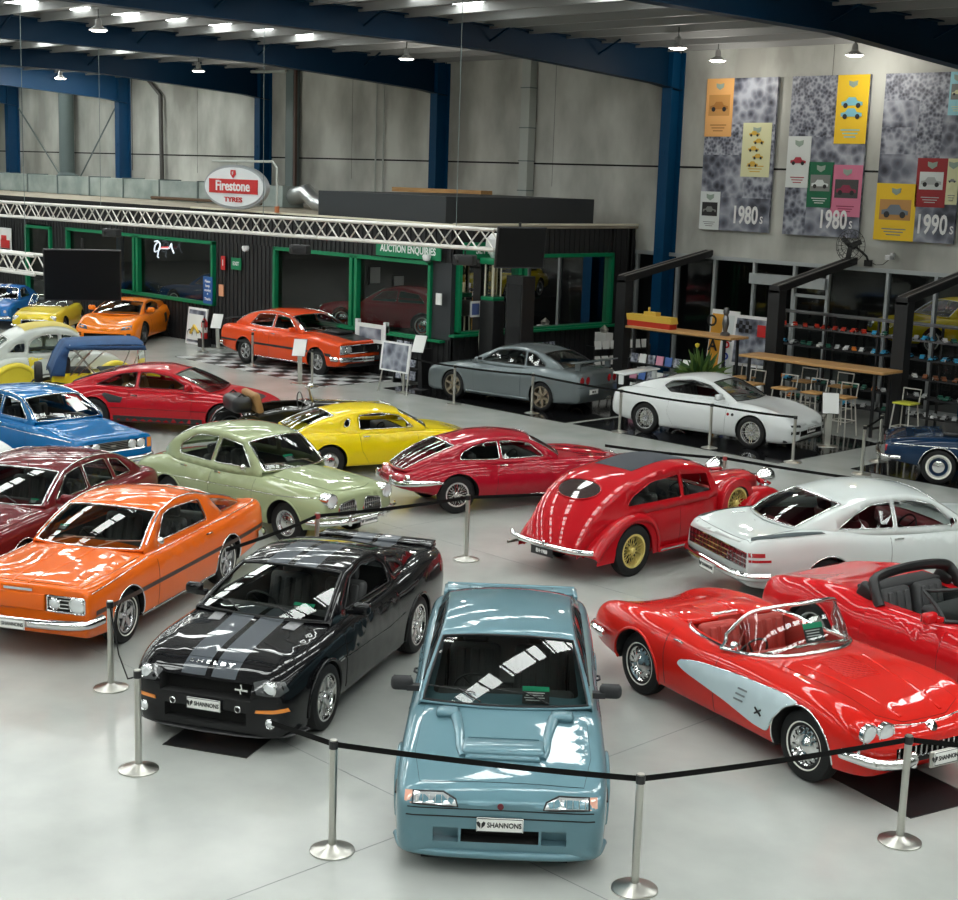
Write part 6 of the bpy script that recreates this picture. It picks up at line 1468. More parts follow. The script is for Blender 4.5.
# ---- pale green rounded saloon
PGR = paint('pale_green_paint', (.335, .385, .215))
c = Car('car', 'pale green rounded fifties saloon with twin chrome grilles', (-18.6, 13.4), 8, PGR,
  [(2.10, .66, .76, .74, .6, .40), (2.06, .74, .82, .80, .62, .36), (1.85, .79, .89, .86, .65, .30), (1.3, .81, .97, .90, .68, .26), (.75, .81, 1.02, .93, .70, .25), (0, .81, 1.0, .95, .70, .25), (-.8, .81, 1.0, .96, .70, .25), (-1.3, .80, 1.0, .96, .70, .27),
   (-1.9, .75, .93, .88, .66, .32), (-2.25, .66, .80, .76, .58, .38), (-2.36, .54, .68, .66, .53, .42)],
  2.60, 1.32, .325, rim=.19, tw=.165, wheel='cap', wm=ALLOY, arch=.375, sq=.35, tk=.93, cavity=(.55, -1.35, .60),
  gh=dict(A=(.72, 1.0), B=(.26, 1.40), roof=[(-.1, 1.475), (-.55, 1.49)], Cc=(-1.0, 1.42), D=(-1.62, 1.03), wbelt=[(.72, .68), (0, .73), (-1.2, .70), (-1.62, .55)], wroof=[(.2, .56), (-1.0, .56), (-1.6, .50)], belt=[(.72, .95), (-1.62, .96)],
    crown=.06, bow=(.13, .06, .06, .10), wins=([(.50, 1.04), (.24, 1.35), (-.22, 1.40), (-.28, 1.03)], [(-.36, 1.03), (-.30, 1.40), (-.8, 1.38, .08), (-1.12, 1.18, .1), (-1.10, 1.05)]), openw=()))
c.ppart('bonnet', 'top', mir([(1.98, .22), (1.9, .42), (1.3, .52), (.82, .58)]), off=.004); c.line('top', [(2.0, 0), (.85, 0)], .012, PGR, mb=c.bm_extra)
c.lamp(.60, .76, .092, dx=.03, depth=.16, bezel=.02)
b = MB()
for sd in (1, -1):
    P = rpoly([(sd*.05, .50), (sd*.48, .50), (sd*.44, .69), (sd*.12, .74)], .05); V, F = cdt(P, step=.1)
    b.add([(c.hit('front', v.x, v.y)[0].x+.008, v.x, v.y) for v in V], F, BLACK)
    b.tube([(c.hit('front', y, z)[0].x+.01, y, z) for y, z in resamp(P, .05)], .009, CHROME, closed=True)
    for k in range(9): y = sd*(.09+.043*k); b.box((c.hit('front', y, .62)[0].x+.014, y, .62), (.012, .008, .14), CHROME)
    for z in (.59, .64): b.box((c.hit('front', sd*.27, z)[0].x+.014, sd*.27, z), (.012, .36, .008), CHROME)
b.build('grille', c.root)
c.bumper([(2.22, 0, .44), (2.2, .4, .44), (2.08, .74, .45), (1.85, .86, .46)], .09, name='front_bumper')
b = MB()
for sd in (1, -1): b.rbox((2.27, sd*.38, .47), (.05, .05, .17), CHROME, .02); b.tube([(2.27, sd*.38, .54), (2.2, sd*.7, .55), (2.05, sd*.84, .55)], .014, CHROME)
b.tube([(2.27, -.38, .54), (2.29, 0, .54), (2.27, .38, .54)], .014, CHROME); b.build('overrider', c.root)
c.bumper([(-2.48, 0, .46), (-2.44, .4, .46), (-2.3, .68, .47), (-2.05, .80, .48)], .09, name='rear_bumper')
c.plate(2.30, .43); d1 = c.ppart('door', 'side', [(.62, .30), (.64, .94), (-.28, .95), (-.32, .30)], off=.004); d2 = c.ppart('rear_door', 'side', [(-.36, .30), (-.32, .95), (-1.08, .95), (-1.12, .72), (-.95, .55), (-.88, .30)], off=.004)
c.handle(-.18, .88, parent=d1); c.handle(-.95, .88, parent=d2); c.line('side', [(1.9, .80), (1.3, .74), (-1.0, .70), (-1.9, .66)], .007, CHROME)
c.mirror(.45, .76, .98, style='round', m=CHROME, arm=.04, r=.05); c.wipers(m=STEEL); c.sticker(v=-.1, i=2.6, w=.2, h=.14); c.arches(None, .014); c.finish()

# ---- dark red low coupe with long bonnet
CRD = paint('carmine_paint', (.36, .005, .018))
c = Car('car', 'dark red long-bonnet coupe with wire wheels and chrome rear bumpers, behind the single silver post', (-17.4, 17.7), 69, CRD,
  [(2.42, .26, .58, .57, .5, .42), (2.36, .46, .64, .62, .52, .36), (2.1, .66, .73, .72, .55, .28), (1.22, .80, .84, .84, .58, .22), (.6, .82, .90, .84, .58, .22), (0, .82, .88, .84, .56, .22), (-.8, .82, .87, .86, .56, .24),
   (-1.3, .81, .86, .84, .56, .27), (-1.8, .72, .76, .74, .54, .36), (-2.1, .58, .64, .62, .5, .42), (-2.17, .45, .58, .56, .48, .44)],
  2.44, 1.30, .325, rim=.20, tw=.165, wheel='wire', arch=.37, sq=.25, tk=.88, cavity=(.35, -1.2, .60),
  gh=dict(A=(.62, .885), B=(.12, 1.17), roof=[(-.2, 1.215), (-.6, 1.205)], Cc=(-1.05, 1.11), D=(-2.02, .70), wbelt=[(.62, .68), (-.6, .73), (-1.4, .66), (-2.02, .42)], wroof=[(.1, .52), (-1.0, .50), (-2.0, .36)], belt=[(.62, .82), (-.8, .83), (-1.4, .76), (-2.02, .60)],
    crown=.05, bow=(.22, .10, .08, .10), blg=.80, bandr=.12, curve=(.02, .04), wins=([(.36, .90), (.10, 1.12), (-.3, 1.165), (-.42, 1.165), (-.42, .89)], [(-.47, .89), (-.47, 1.165), (-.85, 1.12, .1), (-1.12, 1.0, .1), (-1.16, .90)])))
c.line('side', [(-1.55, .56), (-2.1, .56)], .022, CHROME)
for sd in (1, -1):
    b = MB(); P = catmull([Vector(p) for p in ((-2.22, sd*.26, .52), (-2.2, sd*.5, .52), (-2.02, sd*.68, .53), (-1.5, sd*.82, .55))], 5)
    b.tube(P, [.025]+[.032]*(len(P)-3)+[.02, .012], CHROME, n=8, flat=1.3); b.rbox((-2.24, sd*.32, .55), (.06, .05, .16), CHROME, .02); b.build('rear_bumper', c.root)
d1 = c.ppart('door', 'side', [(.45, .30), (.47, .82), (-.52, .83), (-.54, .30)], off=.004); c.handle(-.40, .78, parent=d1)
b = MB(); b.tube([c.hit('top', x, 0)[0] for x in (2.2, 1.6, 1.0, .7)], [.02, .10, .13, .10], CRD, n=10, flat=.3); b.build('bonnet_bulge', c.root)
c.lamp(.5, .60, .07); c.lamp(.55, .60, .045, rear=True, m=REDL); c.line('side', [(1.9, .30), (-1.0, .27)], .01, CHROME, mb=c.chr); c.arches(None, .012)
c.finish()

# ---- yellow two-plus-two coupe
YEL = paint('lemon_yellow_paint', (.80, .60, .005))
c = Car('car', 'yellow low coupe between the green saloon and the dark red coupe', (-20.94, 17.75), 71.6, YEL,
  [(2.05, .45, .52, .52, .44, .3), (1.95, .65, .60, .60, .46, .25), (1.6, .76, .70, .71, .5, .2), (1.22, .80, .78, .77, .54, .2), (.6, .80, .84, .80, .55, .2), (0, .80, .84, .81, .55, .2), (-.8, .80, .85, .84, .56, .2), (-1.22, .81, .85, .84, .57, .22),
   (-1.7, .77, .80, .80, .56, .28), (-2.05, .68, .72, .72, .54, .34), (-2.15, .58, .64, .64, .5, .38)],
  2.44, 1.36, .30, rim=.17, tw=.17, wheel='cap', wm=CHROME, arch=.35, sq=.5, tk=.93, cavity=(.35, -1.3, .60),
  gh=dict(A=(.70, .84), B=(.18, 1.14), roof=[(-.15, 1.18), (-.6, 1.17)], Cc=(-.95, 1.11), D=(-1.75, .84), wbelt=[(.7, .68), (-.6, .73), (-1.75, .60)], wroof=[(.1, .54), (-1.0, .52), (-1.7, .48)], belt=[(.7, .78), (-1.75, .80)],
    crown=.04, bow=(.18, .08, .04, .06), blg=.82, wins=([(.46, .87), (.18, 1.09), (-.2, 1.14), (-.60, 1.11), (-.62, .87)], [(-.82, .93), (-.78, 1.06), (-.88, 1.03), (-.92, .92)]), openw=(0,)))
d1 = c.ppart('door', 'side', [(.50, .25), (.52, .78), (-.64, .80), (-.60, .5), (-.45, .25)], off=.004); c.handle(-.5, .74, parent=d1)
c.mirror(.3, .72, .86, style='round', m=CHROME, arm=.03, r=.045, sides=(-1,)); c.bumper([(-2.25, 0, .42), (-2.2, .4, .42), (-2.08, .66, .43), (-1.8, .78, .44)], .07, name='rear_bumper', th=.03)
c.ppart('bonnet', 'top', mir([(1.85, .5), (1.2, .56), (.8, .58)]), off=.004); c.wipers(); c.arches(None, .012)
c.rlamp('rear', [(.35, .55), (.35, .64), (.6, .64), (.6, .55)], REDL, name='tail_light'); c.finish()

# ---- maroon saloon at the left edge
MRN = paint('maroon_paint', (.135, .010, .014))
c = Car('car', 'maroon boxy saloon at the left edge behind the orange coupe', (-18.75, 9.45), 301, MRN,
  [(2.30, .82, .78, .78, .6, .3), (2.25, .87, .84, .83, .62, .26), (1.41, .92, .94, .91, .66, .24), (.7, .93, .98, .94, .68, .22), (-.8, .93, .98, .95, .68, .22), (-1.41, .925, .99, .96, .68, .24), (-2.2, .90, 1.0, .97, .66, .3), (-2.4, .86, .96, .94, .64, .34), (-2.43, .82, .92, .9, .6, .38)],
  2.82, 1.55, .33, rim=.19, tw=.19, wheel='cap', arch=.375, sq=.8, tk=.96, cavity=(.5, -1.75, .70),
  gh=dict(A=(.72, .965), B=(.0, 1.31), roof=[(-.4, 1.37), (-1.0, 1.365)], Cc=(-1.4, 1.31), D=(-1.98, 1.0), wbelt=[(.72, .80), (-1.98, .78)], wroof=.62, belt=[(.72, .93), (-1.98, .96)],
    crown=.045, wins=([(.42, 1.0), (.0, 1.26), (-.42, 1.31), (-.42, 1.0)], [(-.48, 1.0), (-.48, 1.31), (-1.08, 1.30), (-1.14, 1.0)], [(-1.22, 1.01), (-1.18, 1.28), (-1.42, 1.24), (-1.66, 1.02)]), railm=CHROME))
d1 = c.ppart('door', 'side', [(.60, .27), (.62, .92), (-.44, .93), (-.44, .27)], off=.004); d2 = c.ppart('rear_door', 'side', [(-.48, .27), (-.48, .93), (-1.12, .94), (-1.2, .7), (-1.05, .5), (-1.0, .27)], off=.004)
c.handle(-.32, .86, parent=d1); c.handle(-1.0, .86, parent=d2); c.mirror(.45, .85, 1.0, MRN, arm=.12); c.wipers(); c.sticker(v=.75, i=1.4, w=.12, h=.1)
c.ppart('bonnet', 'top', mir([(2.15, .76), (1.4, .80), (.80, .76)]), off=.004); c.lamp(.62, .66, .09)
b = MB(); b.tube([(.95, .72, .95), (.98, .72, 1.6)], .004, BLACK); b.build('aerial', c.root)
c.bumper([(2.38, 0, .45), (2.36, .5, .45), (2.28, .84, .46), (2.05, .93, .47)], .12, name='front_bumper', m=BLACK); c.bumper([(-2.5, 0, .47), (-2.48, .5, .47), (-2.4, .84, .48), (-2.2, .92, .48)], .12, name='rear_bumper', m=CHROME)
c.rlamp('rear', [(.5, .68), (.5, .84), (.80, .84), (.80, .68)], REDL, name='tail_light'); c.arches(CHROME, .008); c.line('side', [(2.1, .60), (-2.3, .60)], .01, CHROME); c.finish()

# ---- blue saloon with quad lamps
TBL = paint('strong_blue_paint', (.002, .13, .36))
c = Car('car', 'bright blue saloon with four round lamps and a paper on its windscreen', (-24.45, 12.8), 6.5, TBL,
  [(2.06, .79, .80, .80, .60, .38), (2.04, .81, .83, .83, .64, .34), (1.35, .82, .90, .88, .64, .26), (.75, .83, .98, .94, .68, .25), (-.8, .83, .97, .95, .68, .25), (-1.35, .82, .97, .95, .68, .27), (-2.1, .80, .92, .91, .64, .33), (-2.4, .74, .88, .87, .6, .38)],
  2.69, 1.35, .32, rim=.18, tw=.17, wheel='cap', arch=.37, sq=.7, tk=.94, cavity=(.5, -1.6, .62),
  gh=dict(A=(.75, .985), B=(.18, 1.34), roof=[(-.2, 1.40), (-.8, 1.40)], Cc=(-1.3, 1.33), D=(-1.8, 1.0), wbelt=[(.75, .72), (-1.8, .70)], wroof=.57, belt=[(.75, .94), (-1.8, .96)],
    crown=.05, wins=([(.5, 1.02), (.17, 1.29), (-.3, 1.34), (-.3, 1.02)], [(-.37, 1.02), (-.37, 1.34), (-1.1, 1.32), (-1.22, 1.03)]), railm=CHROME, openw=(0,), wstrim=CHROME))
c.cut.box((2.08, 0, .66), (.14, 1.3, .18), VOID)
b = MB(); b.tube([(2.04, y, z) for y, z in rpoly([(-.66, .57), (.66, .57), (.66, .755), (-.66, .755)], .03)], .012, CHROME, closed=True)
for z in (.59, .62, .65, .68, .71, .735): b.box((2.01, 0, z), (.012, .74, .007), STEEL)
b.box((2.02, 0, .66), (.02, .1, .03), STEEL); b.build('grille', c.root)
c.lamp(.57, .665, .078, x=2.045); c.lamp(.385, .665, .078, x=2.045); c.rlamp('front', [(.69, .58), (.69, .75), (.775, .75), (.775, .58)], AMBER, name='indicator')
c.bumper([(2.18, 0, .43), (2.16, .45, .43), (2.08, .76, .44), (1.85, .86, .45)], .09, name='front_bumper'); c.plate(2.24, .38); c.line('side', [(1.9, .80), (-2.2, .84)], .008, CHROME)
d1 = c.ppart('door', 'side', [(.60, .30), (.62, .94), (-.33, .95), (-.33, .30)], off=.004); d2 = c.ppart('rear_door', 'side', [(-.37, .30), (-.37, .95), (-1.08, .95), (-1.15, .72), (-1.0, .55), (-.95, .30)], off=.004)
c.handle(-.2, .88, parent=d1); c.handle(-.95, .88, parent=d2); c.wipers(m=STEEL)
b = MB(); p = c.S(3.6, .42, -.01); q = c.S(6, .42, -.01); b.merge((lambda k: (k.box((0, 0, 0), (.24, .36, .003), PAPER), k)[1])(MB()), face_to(p, (0, 1, .12), (q-p))); b.build('price_sheet', c.root)
c.ppart('bonnet', 'top', mir([(1.98, .68), (1.4, .72), (.82, .68)]), off=.004); c.arches(None, .012); c.finish()
# ---- white wedge coupe on black tiles
SWH = paint('gloss_white_paint', (.70, .72, .72))
c = Car('car', 'white nineties wedge coupe with rear wing, on black tiles behind the red cars', (-19.35, 26.2), 9.5, SWH,
  [(2.12, .60, .52, .52, .42, .25), (2.06, .74, .58, .58, .46, .2), (1.8, .84, .68, .70, .5, .16), (1.21, .88, .80, .82, .58, .17), (.7, .88, .87, .84, .60, .18), (0, .87, .86, .84, .58, .18), (-.7, .87, .88, .87, .58, .18), (-1.21, .89, .92, .92, .62, .2), (-1.8, .84, .88, .88, .6, .26), (-2.08, .74, .80, .78, .56, .32), (-2.13, .62, .72, .7, .52, .36)],
  2.425, 1.52, .315, sc=(1.06, 1.06, 1.10), rim=.21, tw=.22, wheel='mesh8', arch=.35, sq=.35, tk=.93, cavity=(.4, -1.0, .62), interior=mat('interior_red', (.12, .01, .012), .6),
  gh=dict(A=(.78, .85), B=(.12, 1.16), roof=[(-.2, 1.215), (-.5, 1.20)], Cc=(-.85, 1.14), D=(-1.75, .88), wbelt=[(.78, .72), (-.6, .76), (-1.75, .62)], wroof=.50, belt=[(.78, .80), (-1.75, .86)], crown=.04, trim=BLACK, blg=.85, wins=([(.50, .90), (.12, 1.10), (-.3, 1.155), (-.75, 1.10), (-.88, 1.0), (-.70, .90)],), openw=(0,)))
d1 = c.ppart('door', 'side', [(.62, .24), (.66, .80), (-.66, .82), (-.70, .5), (-.55, .24)], off=.004); c.mirror(.5, .78, .90, SWH, arm=.12); c.wipers(); c.sticker(v=.3, i=2, w=.2, h=.12); c.plate(2.13, .40)
c.cut.box((2.1, 0, .36), (.2, 1.0, .1), VOID); c.rlamp('front', [(.55, .36), (.55, .42), (.75, .42), (.75, .36)], VOID, name='brake_duct'); c.rlamp('front', [(.5, .49), (.52, .53), (.74, .54), (.74, .50)], mat('smoked_lamp', (.16, .17, .18), .15, .3, 1.), name='headlight'); c.bumper([(2.10, 0, .22), (2.06, .5, .22), (1.9, .80, .22)], .05, BLACK, th=.03, name='front_splitter')
b = MB(); b.rbox((-1.95, 0, 1.13), (.3, 1.5, .035), SWH, .015, ry=.08)
for sd in (1, -1): b.rbox((-1.92, sd*.70, 1.02), (.12, .05, .22), SWH, .02)
b.build('rear_wing', c.root)
for k in range(2): p, n = c.hit('side', .80-.1*k, .62, -1); c.chr.lathe([(.03, 0), (.03, .006), (.001, .006)], BLACK if k == 0 else REDL, c=p, axis=n, n=12)
c.arches(None, .012); c.finish()
# ---- silver-grey coupe facing away to the left
SLV = paint('steel_grey_paint', (.17, .20, .21), .5)
c = Car('car', 'silver grey nineties coupe with round tail lamps and rear wing, on black tiles', (-25.36, 26.05), 188.5, SLV,
  [(2.24, .70, .62, .60, .46, .24), (2.18, .80, .70, .68, .5, .18), (1.9, .86, .78, .77, .56, .16), (1.33, .89, .88, .86, .62, .18), (.8, .885, .95, .90, .64, .18), (0, .88, .93, .90, .62, .18), (-.7, .88, .95, .92, .62, .18), (-1.33, .90, .98, .97, .66, .2), (-2.0, .88, .99, .96, .64, .24), (-2.3, .84, .96, .92, .6, .26), (-2.36, .78, .86, .84, .56, .3)],
  2.665, 1.53, .33, sc=(1.01, 1.04, 1.07), rim=.235, tw=.24, wheel='al6', wm=mat('bronze_alloy', (.32, .27, .20), .3, .8), arch=.37, sq=.6, tk=.96, cavity=(.55, -1.4, .66),
  gh=dict(A=(.85, .945), B=(.12, 1.29), roof=[(-.25, 1.345), (-.75, 1.335)], Cc=(-1.1, 1.27), D=(-1.8, .98), wbelt=[(.85, .75), (-.6, .77), (-1.8, .68)], wroof=.57, belt=[(.85, .90), (-1.8, .95)], crown=.045, trim=BLACK, blg=.9, wins=([(.52, .98), (.12, 1.23), (-.3, 1.28), (-.68, 1.27), (-.74, .98)], [(-.80, .98), (-.75, 1.26), (-1.0, 1.22), (-1.32, 1.0)])))
for y in (.68, .45): c.lamp(y, .76, .095, x=-2.35, rear=True, m=REDL, ring=SLV)
c.plate(-2.40, .50, rear=True, txt='B4B 34', y=.25); b = MB(); b.rbox((-2.22, 0, 1.16), (.26, 1.62, .035), SLV, .015, ry=.08)
for sd in (1, -1): b.rbox((-2.18, sd*.62, 1.07), (.16, .05, .2), SLV, .02)
b.build('rear_wing', c.root); b = MB()
for y in (-.42, -.5): b.lathe([(.04, -.1), (.045, .03), (.035, .03), (.03, -.05)], STEEL, c=(-2.34, y, .30), axis=(-1, 0, 0), n=14)
b.build('exhaust', c.root); d1 = c.ppart('door', 'side', [(.68, .26), (.72, .86), (-.70, .89), (-.72, .26)], off=.004); c.handle(-.58, .80, SLV, parent=d1); c.mirror(.55, .78, .97, SLV, arm=.12)
c.line('rear', [(-.8, .62), (.8, .62)], .008, BLACK, mb=c.seam); c.line('side', [(.9, .24), (-.95, .24)], .03, SLV, mb=c.bm_extra); c.arches(None, .016); c.finish()
# ---- orange-red saloon with black bonnet stripes
VOR = paint('vermilion_paint', (.72, .07, .012))
c = Car('car', 'orange-red muscle saloon with black bonnet on the chequered mat', (-33.26, 25.48), 4.5, VOR,
  [(2.24, .90, .84, .83, .6, .36), (2.23, .91, .86, .85, .63, .3), (1.9, .92, .90, .88, .66, .25), (1.41, .925, .96, .93, .68, .24), (.8, .93, 1.0, .95, .68, .22), (-.8, .93, .98, .95, .68, .22), (-1.41, .93, 1.0, .97, .70, .24), (-2.0, .91, .98, .97, .68, .3), (-2.4, .87, .94, .93, .64, .36), (-2.46, .83, .90, .89, .6, .4)],
  2.819, 1.54, .33, sc=(1.08, 1.08, 1.12), rim=.19, tw=.2, wheel='al5', arch=.375, sq=.75, tk=.95, cavity=(.55, -1.7, .70),
  gh=dict(A=(.80, .985), B=(.15, 1.33), roof=[(-.25, 1.39), (-.85, 1.385)], Cc=(-1.3, 1.31), D=(-1.95, 1.0), wbelt=[(.8, .80), (-1.2, .80), (-1.95, .72)], wroof=.62, belt=[(.8, .94), (-1.95, .97)], crown=.05, blg=.85, wins=([(.52, 1.02), (.14, 1.28), (-.34, 1.33), (-.34, 1.01)], [(-.41, 1.01), (-.41, 1.33), (-1.05, 1.30), (-1.28, 1.02)]), openw=(0,), railm=CHROME))
b = MB(); c.patch(b, 'top', mir([(2.15, .36), (1.4, .38), (.85, .42)]), BLACK, .006); z = c.hit('top', 1.25, 0)[0].z; b.rbox((1.25, 0, z+.03), (.55, .5, .07), BLACK, .03); b.build('bonnet_stripe', c.root, smooth=30)
c.ppart('side_stripe', 'side', [(1.95, .50), (1.95, .57), (.9, .60), (-2.4, .60), (-2.4, .55), (.9, .54)], BLACK, .006, step=.12, skirt=0, seam=False)
c.cut.box((2.24, 0, .68), (.14, 1.72, .2), BLACK); b = MB(); b.tube([(2.23, y, z) for y, z in rpoly([(-.86, .58), (.86, .58), (.86, .78), (-.86, .78)], .03)], .018, CHROME, closed=True); b.box((2.21, 0, .68), (.04, .05, .22), CHROME)
for z in (.60, .64, .68, .72): b.box((2.14, 0, z), (.01, 1.0, .008), STEEL)
b.build('grille', c.root); c.lamp(.74, .68, .085, x=2.21); c.lamp(.54, .68, .08, x=2.21); c.bumper([(2.32, 0, .44), (2.30, .5, .44), (2.22, .84, .45), (1.98, .94, .46)], .13, name='front_bumper'); c.plate(2.385, .44); c.bumper([(2.26, 0, .30), (2.2, .6, .30), (2.06, .84, .30)], .10, BLACK, name='front_spoiler')
c.bumper([(-2.55, 0, .45), (-2.53, .5, .45), (-2.45, .84, .46), (-2.2, .94, .47)], .11, name='rear_bumper'); b = MB(); b.rbox((-2.3, 0, 1.07), (.2, 1.5, .04), BLACK, .015)
for sd in (1, -1): b.box((-2.28, sd*.6, 1.0), (.08, .04, .12), BLACK)
b.build('rear_wing', c.root); d1 = c.ppart('door', 'side', [(.66, .27), (.68, .93), (-.37, .94), (-.37, .27)], off=.004); d2 = c.ppart('rear_door', 'side', [(-.41, .27), (-.41, .94), (-1.15, .95), (-1.2, .72), (-1.05, .52), (-1.0, .27)], off=.004); c.handle(-.25, .86, parent=d1); c.handle(-1.02, .88, parent=d2); c.wipers(m=STEEL); c.mirror(.5, .82, 1.0, VOR, arm=.1); c.line('side', [(1.0, .25), (-1.0, .25)], .014, CHROME); c.arches(None, .012); c.finish()
# ---- red mid-engined coupe
MRD = paint('rosso_paint', (.42, .008, .015))
c = Car('car', 'red low coupe with dark side intake, seen from its side behind the blue saloon', (-26.75, 16.95), 38.5, MRD,
  [(2.16, .62, .50, .50, .42, .3), (2.08, .76, .56, .57, .45, .24), (1.8, .84, .66, .69, .5, .2), (1.32, .88, .76, .78, .55, .2), (.8, .88, .85, .83, .56, .2), (0, .88, .84, .83, .55, .2), (-.8, .88, .88, .86, .57, .2), (-1.32, .90, .90, .90, .58, .22), (-1.9, .86, .86, .87, .56, .28), (-2.1, .80, .80, .80, .54, .34), (-2.16, .72, .74, .74, .5, .38)],
  2.65, 1.55, .32, sc=(1.05, 1.05, 1.08), rim=.2, tw=.21, wheel='al5', arch=.36, sq=.4, tk=.94, cavity=(.45, -1.15, .64), interior=mat('tan_leather', (.32, .17, .06), .6), seatm=mat('tan_leather', (.32, .17, .06), .6),
  gh=dict(A=(1.0, .83), B=(.22, 1.15), roof=[(-.15, 1.215), (-.6, 1.205)], Cc=(-.95, 1.14), D=(-1.85, .885), wbelt=[(1.0, .74), (-.6, .78), (-1.85, .74)], wroof=.55, belt=[(1.0, .79), (-1.85, .86)], crown=.04, trim=BLACK, blg=.78, wins=([(.62, .88), (.2, 1.09), (-.2, 1.15), (-.42, 1.15), (-.42, .88)], [(-.50, .88), (-.50, 1.15), (-.85, 1.10), (-1.3, .90)]), openw=(0,)))
d1 = c.ppart('door', 'side', [(.66, .24), (.70, .79), (-.62, .81), (-.66, .24)], off=.004); c.handle(-.5, .72, parent=d1); c.ppart('side_intake', 'side', [(-.72, .68), (-.76, .58), (-1.0, .58), (-1.15, .72), (-1.1, .76)], BLACK, .006, seam=False)
c.line('side', [(1.9, .48), (-2.0, .48)], .006, VOID, mb=c.seam); c.ppart('side_skirt', 'side', [(.90, .215), (.90, .33), (-.92, .33), (-.92, .215)], BLACK, .006, seam=False); c.ppart('bonnet', 'top', mir([(1.95, .6), (1.4, .66), (1.05, .64)]), off=.004); b = MB(); c.patch(b, 'top', mir([(1.85, .42), (1.62, .45)]), BLACK, .01); b.build('bonnet_vent', c.root, smooth=0); c.mirror(.62, .76, .90, MRD, arm=.12, sides=(-1,)); c.wipers(); c.arches(None, .012); c.finish()
# ---- dark blue roadster at the right edge
DBL = paint('midnight_blue_paint', (.006, .025, .065))
c = Car('car', 'dark blue open car with whitewall tyres at the right edge, tail to the left', (-12.97, 26.82), 31.2, DBL,
  [(2.15, .70, .72, .72, .56, .36), (2.08, .80, .80, .80, .6, .32), (1.2, .87, .90, .88, .62, .26), (.6, .88, .93, .89, .62, .24), (-.6, .88, .92, .89, .62, .24), (-1.2, .87, .90, .88, .62, .28), (-1.9, .82, .82, .82, .58, .36), (-2.15, .76, .78, .77, .56, .4), (-2.2, .70, .74, .73, .54, .44)],
  2.4, 1.48, .33, rim=.19, tw=.17, wheel='cap_widewhite', wm=DBL, arch=.375, sq=.6, tk=.94, cavity=(.35, -.8, .62))
c.screen([(.55, 0, .92), (.5, .35, .92), (.28, .70, .90)], [(.18, 0, 1.28), (.14, .33, 1.28), (-.02, .60, 1.26)]); c.bumper([(-2.32, 0, .46), (-2.3, .5, .46), (-2.2, .8, .47), (-1.9, .9, .48)], .08, name='rear_bumper'); c.rlamp('rear', [(.5, .56), (.5, .68), (.72, .68), (.72, .56)], REDL, name='tail_light')
d1 = c.ppart('door', 'side', [(.45, .28), (.47, .86), (-.6, .87), (-.62, .28)], off=.004); c.handle(-.48, .82, parent=d1); c.line('side', [(1.9, .72), (-2.1, .72)], .008, CHROME); b = MB(); b.rbox((-.95, 0, .93), (.4, 1.2, .12), BLACK, .05); b.build('folded_hood', c.root); c.arches(CHROME, .008); c.finish()
# ---- orange mid-engined coupe by the office window
LOR = paint('tangerine_paint', (.82, .20, .008))
c = Car('car', 'small orange mid-engined sports coupe below the left office window', (-41.4, 24.6), 311, LOR,
  [(1.98, .66, .45, .46, .38, .2), (1.9, .80, .52, .55, .42, .16), (1.6, .86, .62, .70, .5, .15), (1.17, .89, .72, .80, .55, .16), (.7, .88, .82, .80, .55, .17), (0, .86, .84, .80, .52, .17), (-.7, .88, .88, .84, .55, .17), (-1.17, .90, .94, .90, .6, .18), (-1.7, .86, .95, .92, .6, .24), (-1.95, .80, .88, .86, .58, .3)],
  2.33, 1.5, .31, sc=(1.14, 1.14, 1.14), rim=.22, tw=.22, wheel='al5', wm=DALLOY, arch=.35, sq=.4, tk=.93, cavity=(.5, -.75, .62),
  gh=dict(A=(.95, .80), B=(.15, 1.08), roof=[(-.15, 1.12), (-.45, 1.12)], Cc=(-.7, 1.08), D=(-1.5, .93), wbelt=[(.95, .70), (-.5, .70), (-1.5, .66)], wroof=.52, belt=[(.95, .76), (-1.5, .84)], crown=.04, trim=BLACK, blg=.6, wins=([(.55, .84), (.15, 1.03), (-.4, 1.06), (-.72, .98), (-.6, .84)],)))
c.rlamp('front', [(.45, .46), (.5, .55), (.72, .60), (.74, .50)], mat('smoked_lamp', (.16, .17, .18), .15, .3, 1.), name='headlight'); c.cut.box((1.95, 0, .30), (.2, 1.1, .12), VOID); c.ppart('side_intake', 'side', [(-.62, .45), (-.66, .70), (-.85, .74), (-.80, .5)], BLACK, .008, seam=False); c.ppart('door', 'side', [(.55, .26), (.58, .76), (-.5, .78), (-.5, .26)]); c.mirror(.5, .72, .88, LOR, arm=.12); c.rlamp('front', [(.62, .30), (.62, .38), (.72, .38), (.72, .30)], VOID, name='brake_duct'); c.finish()
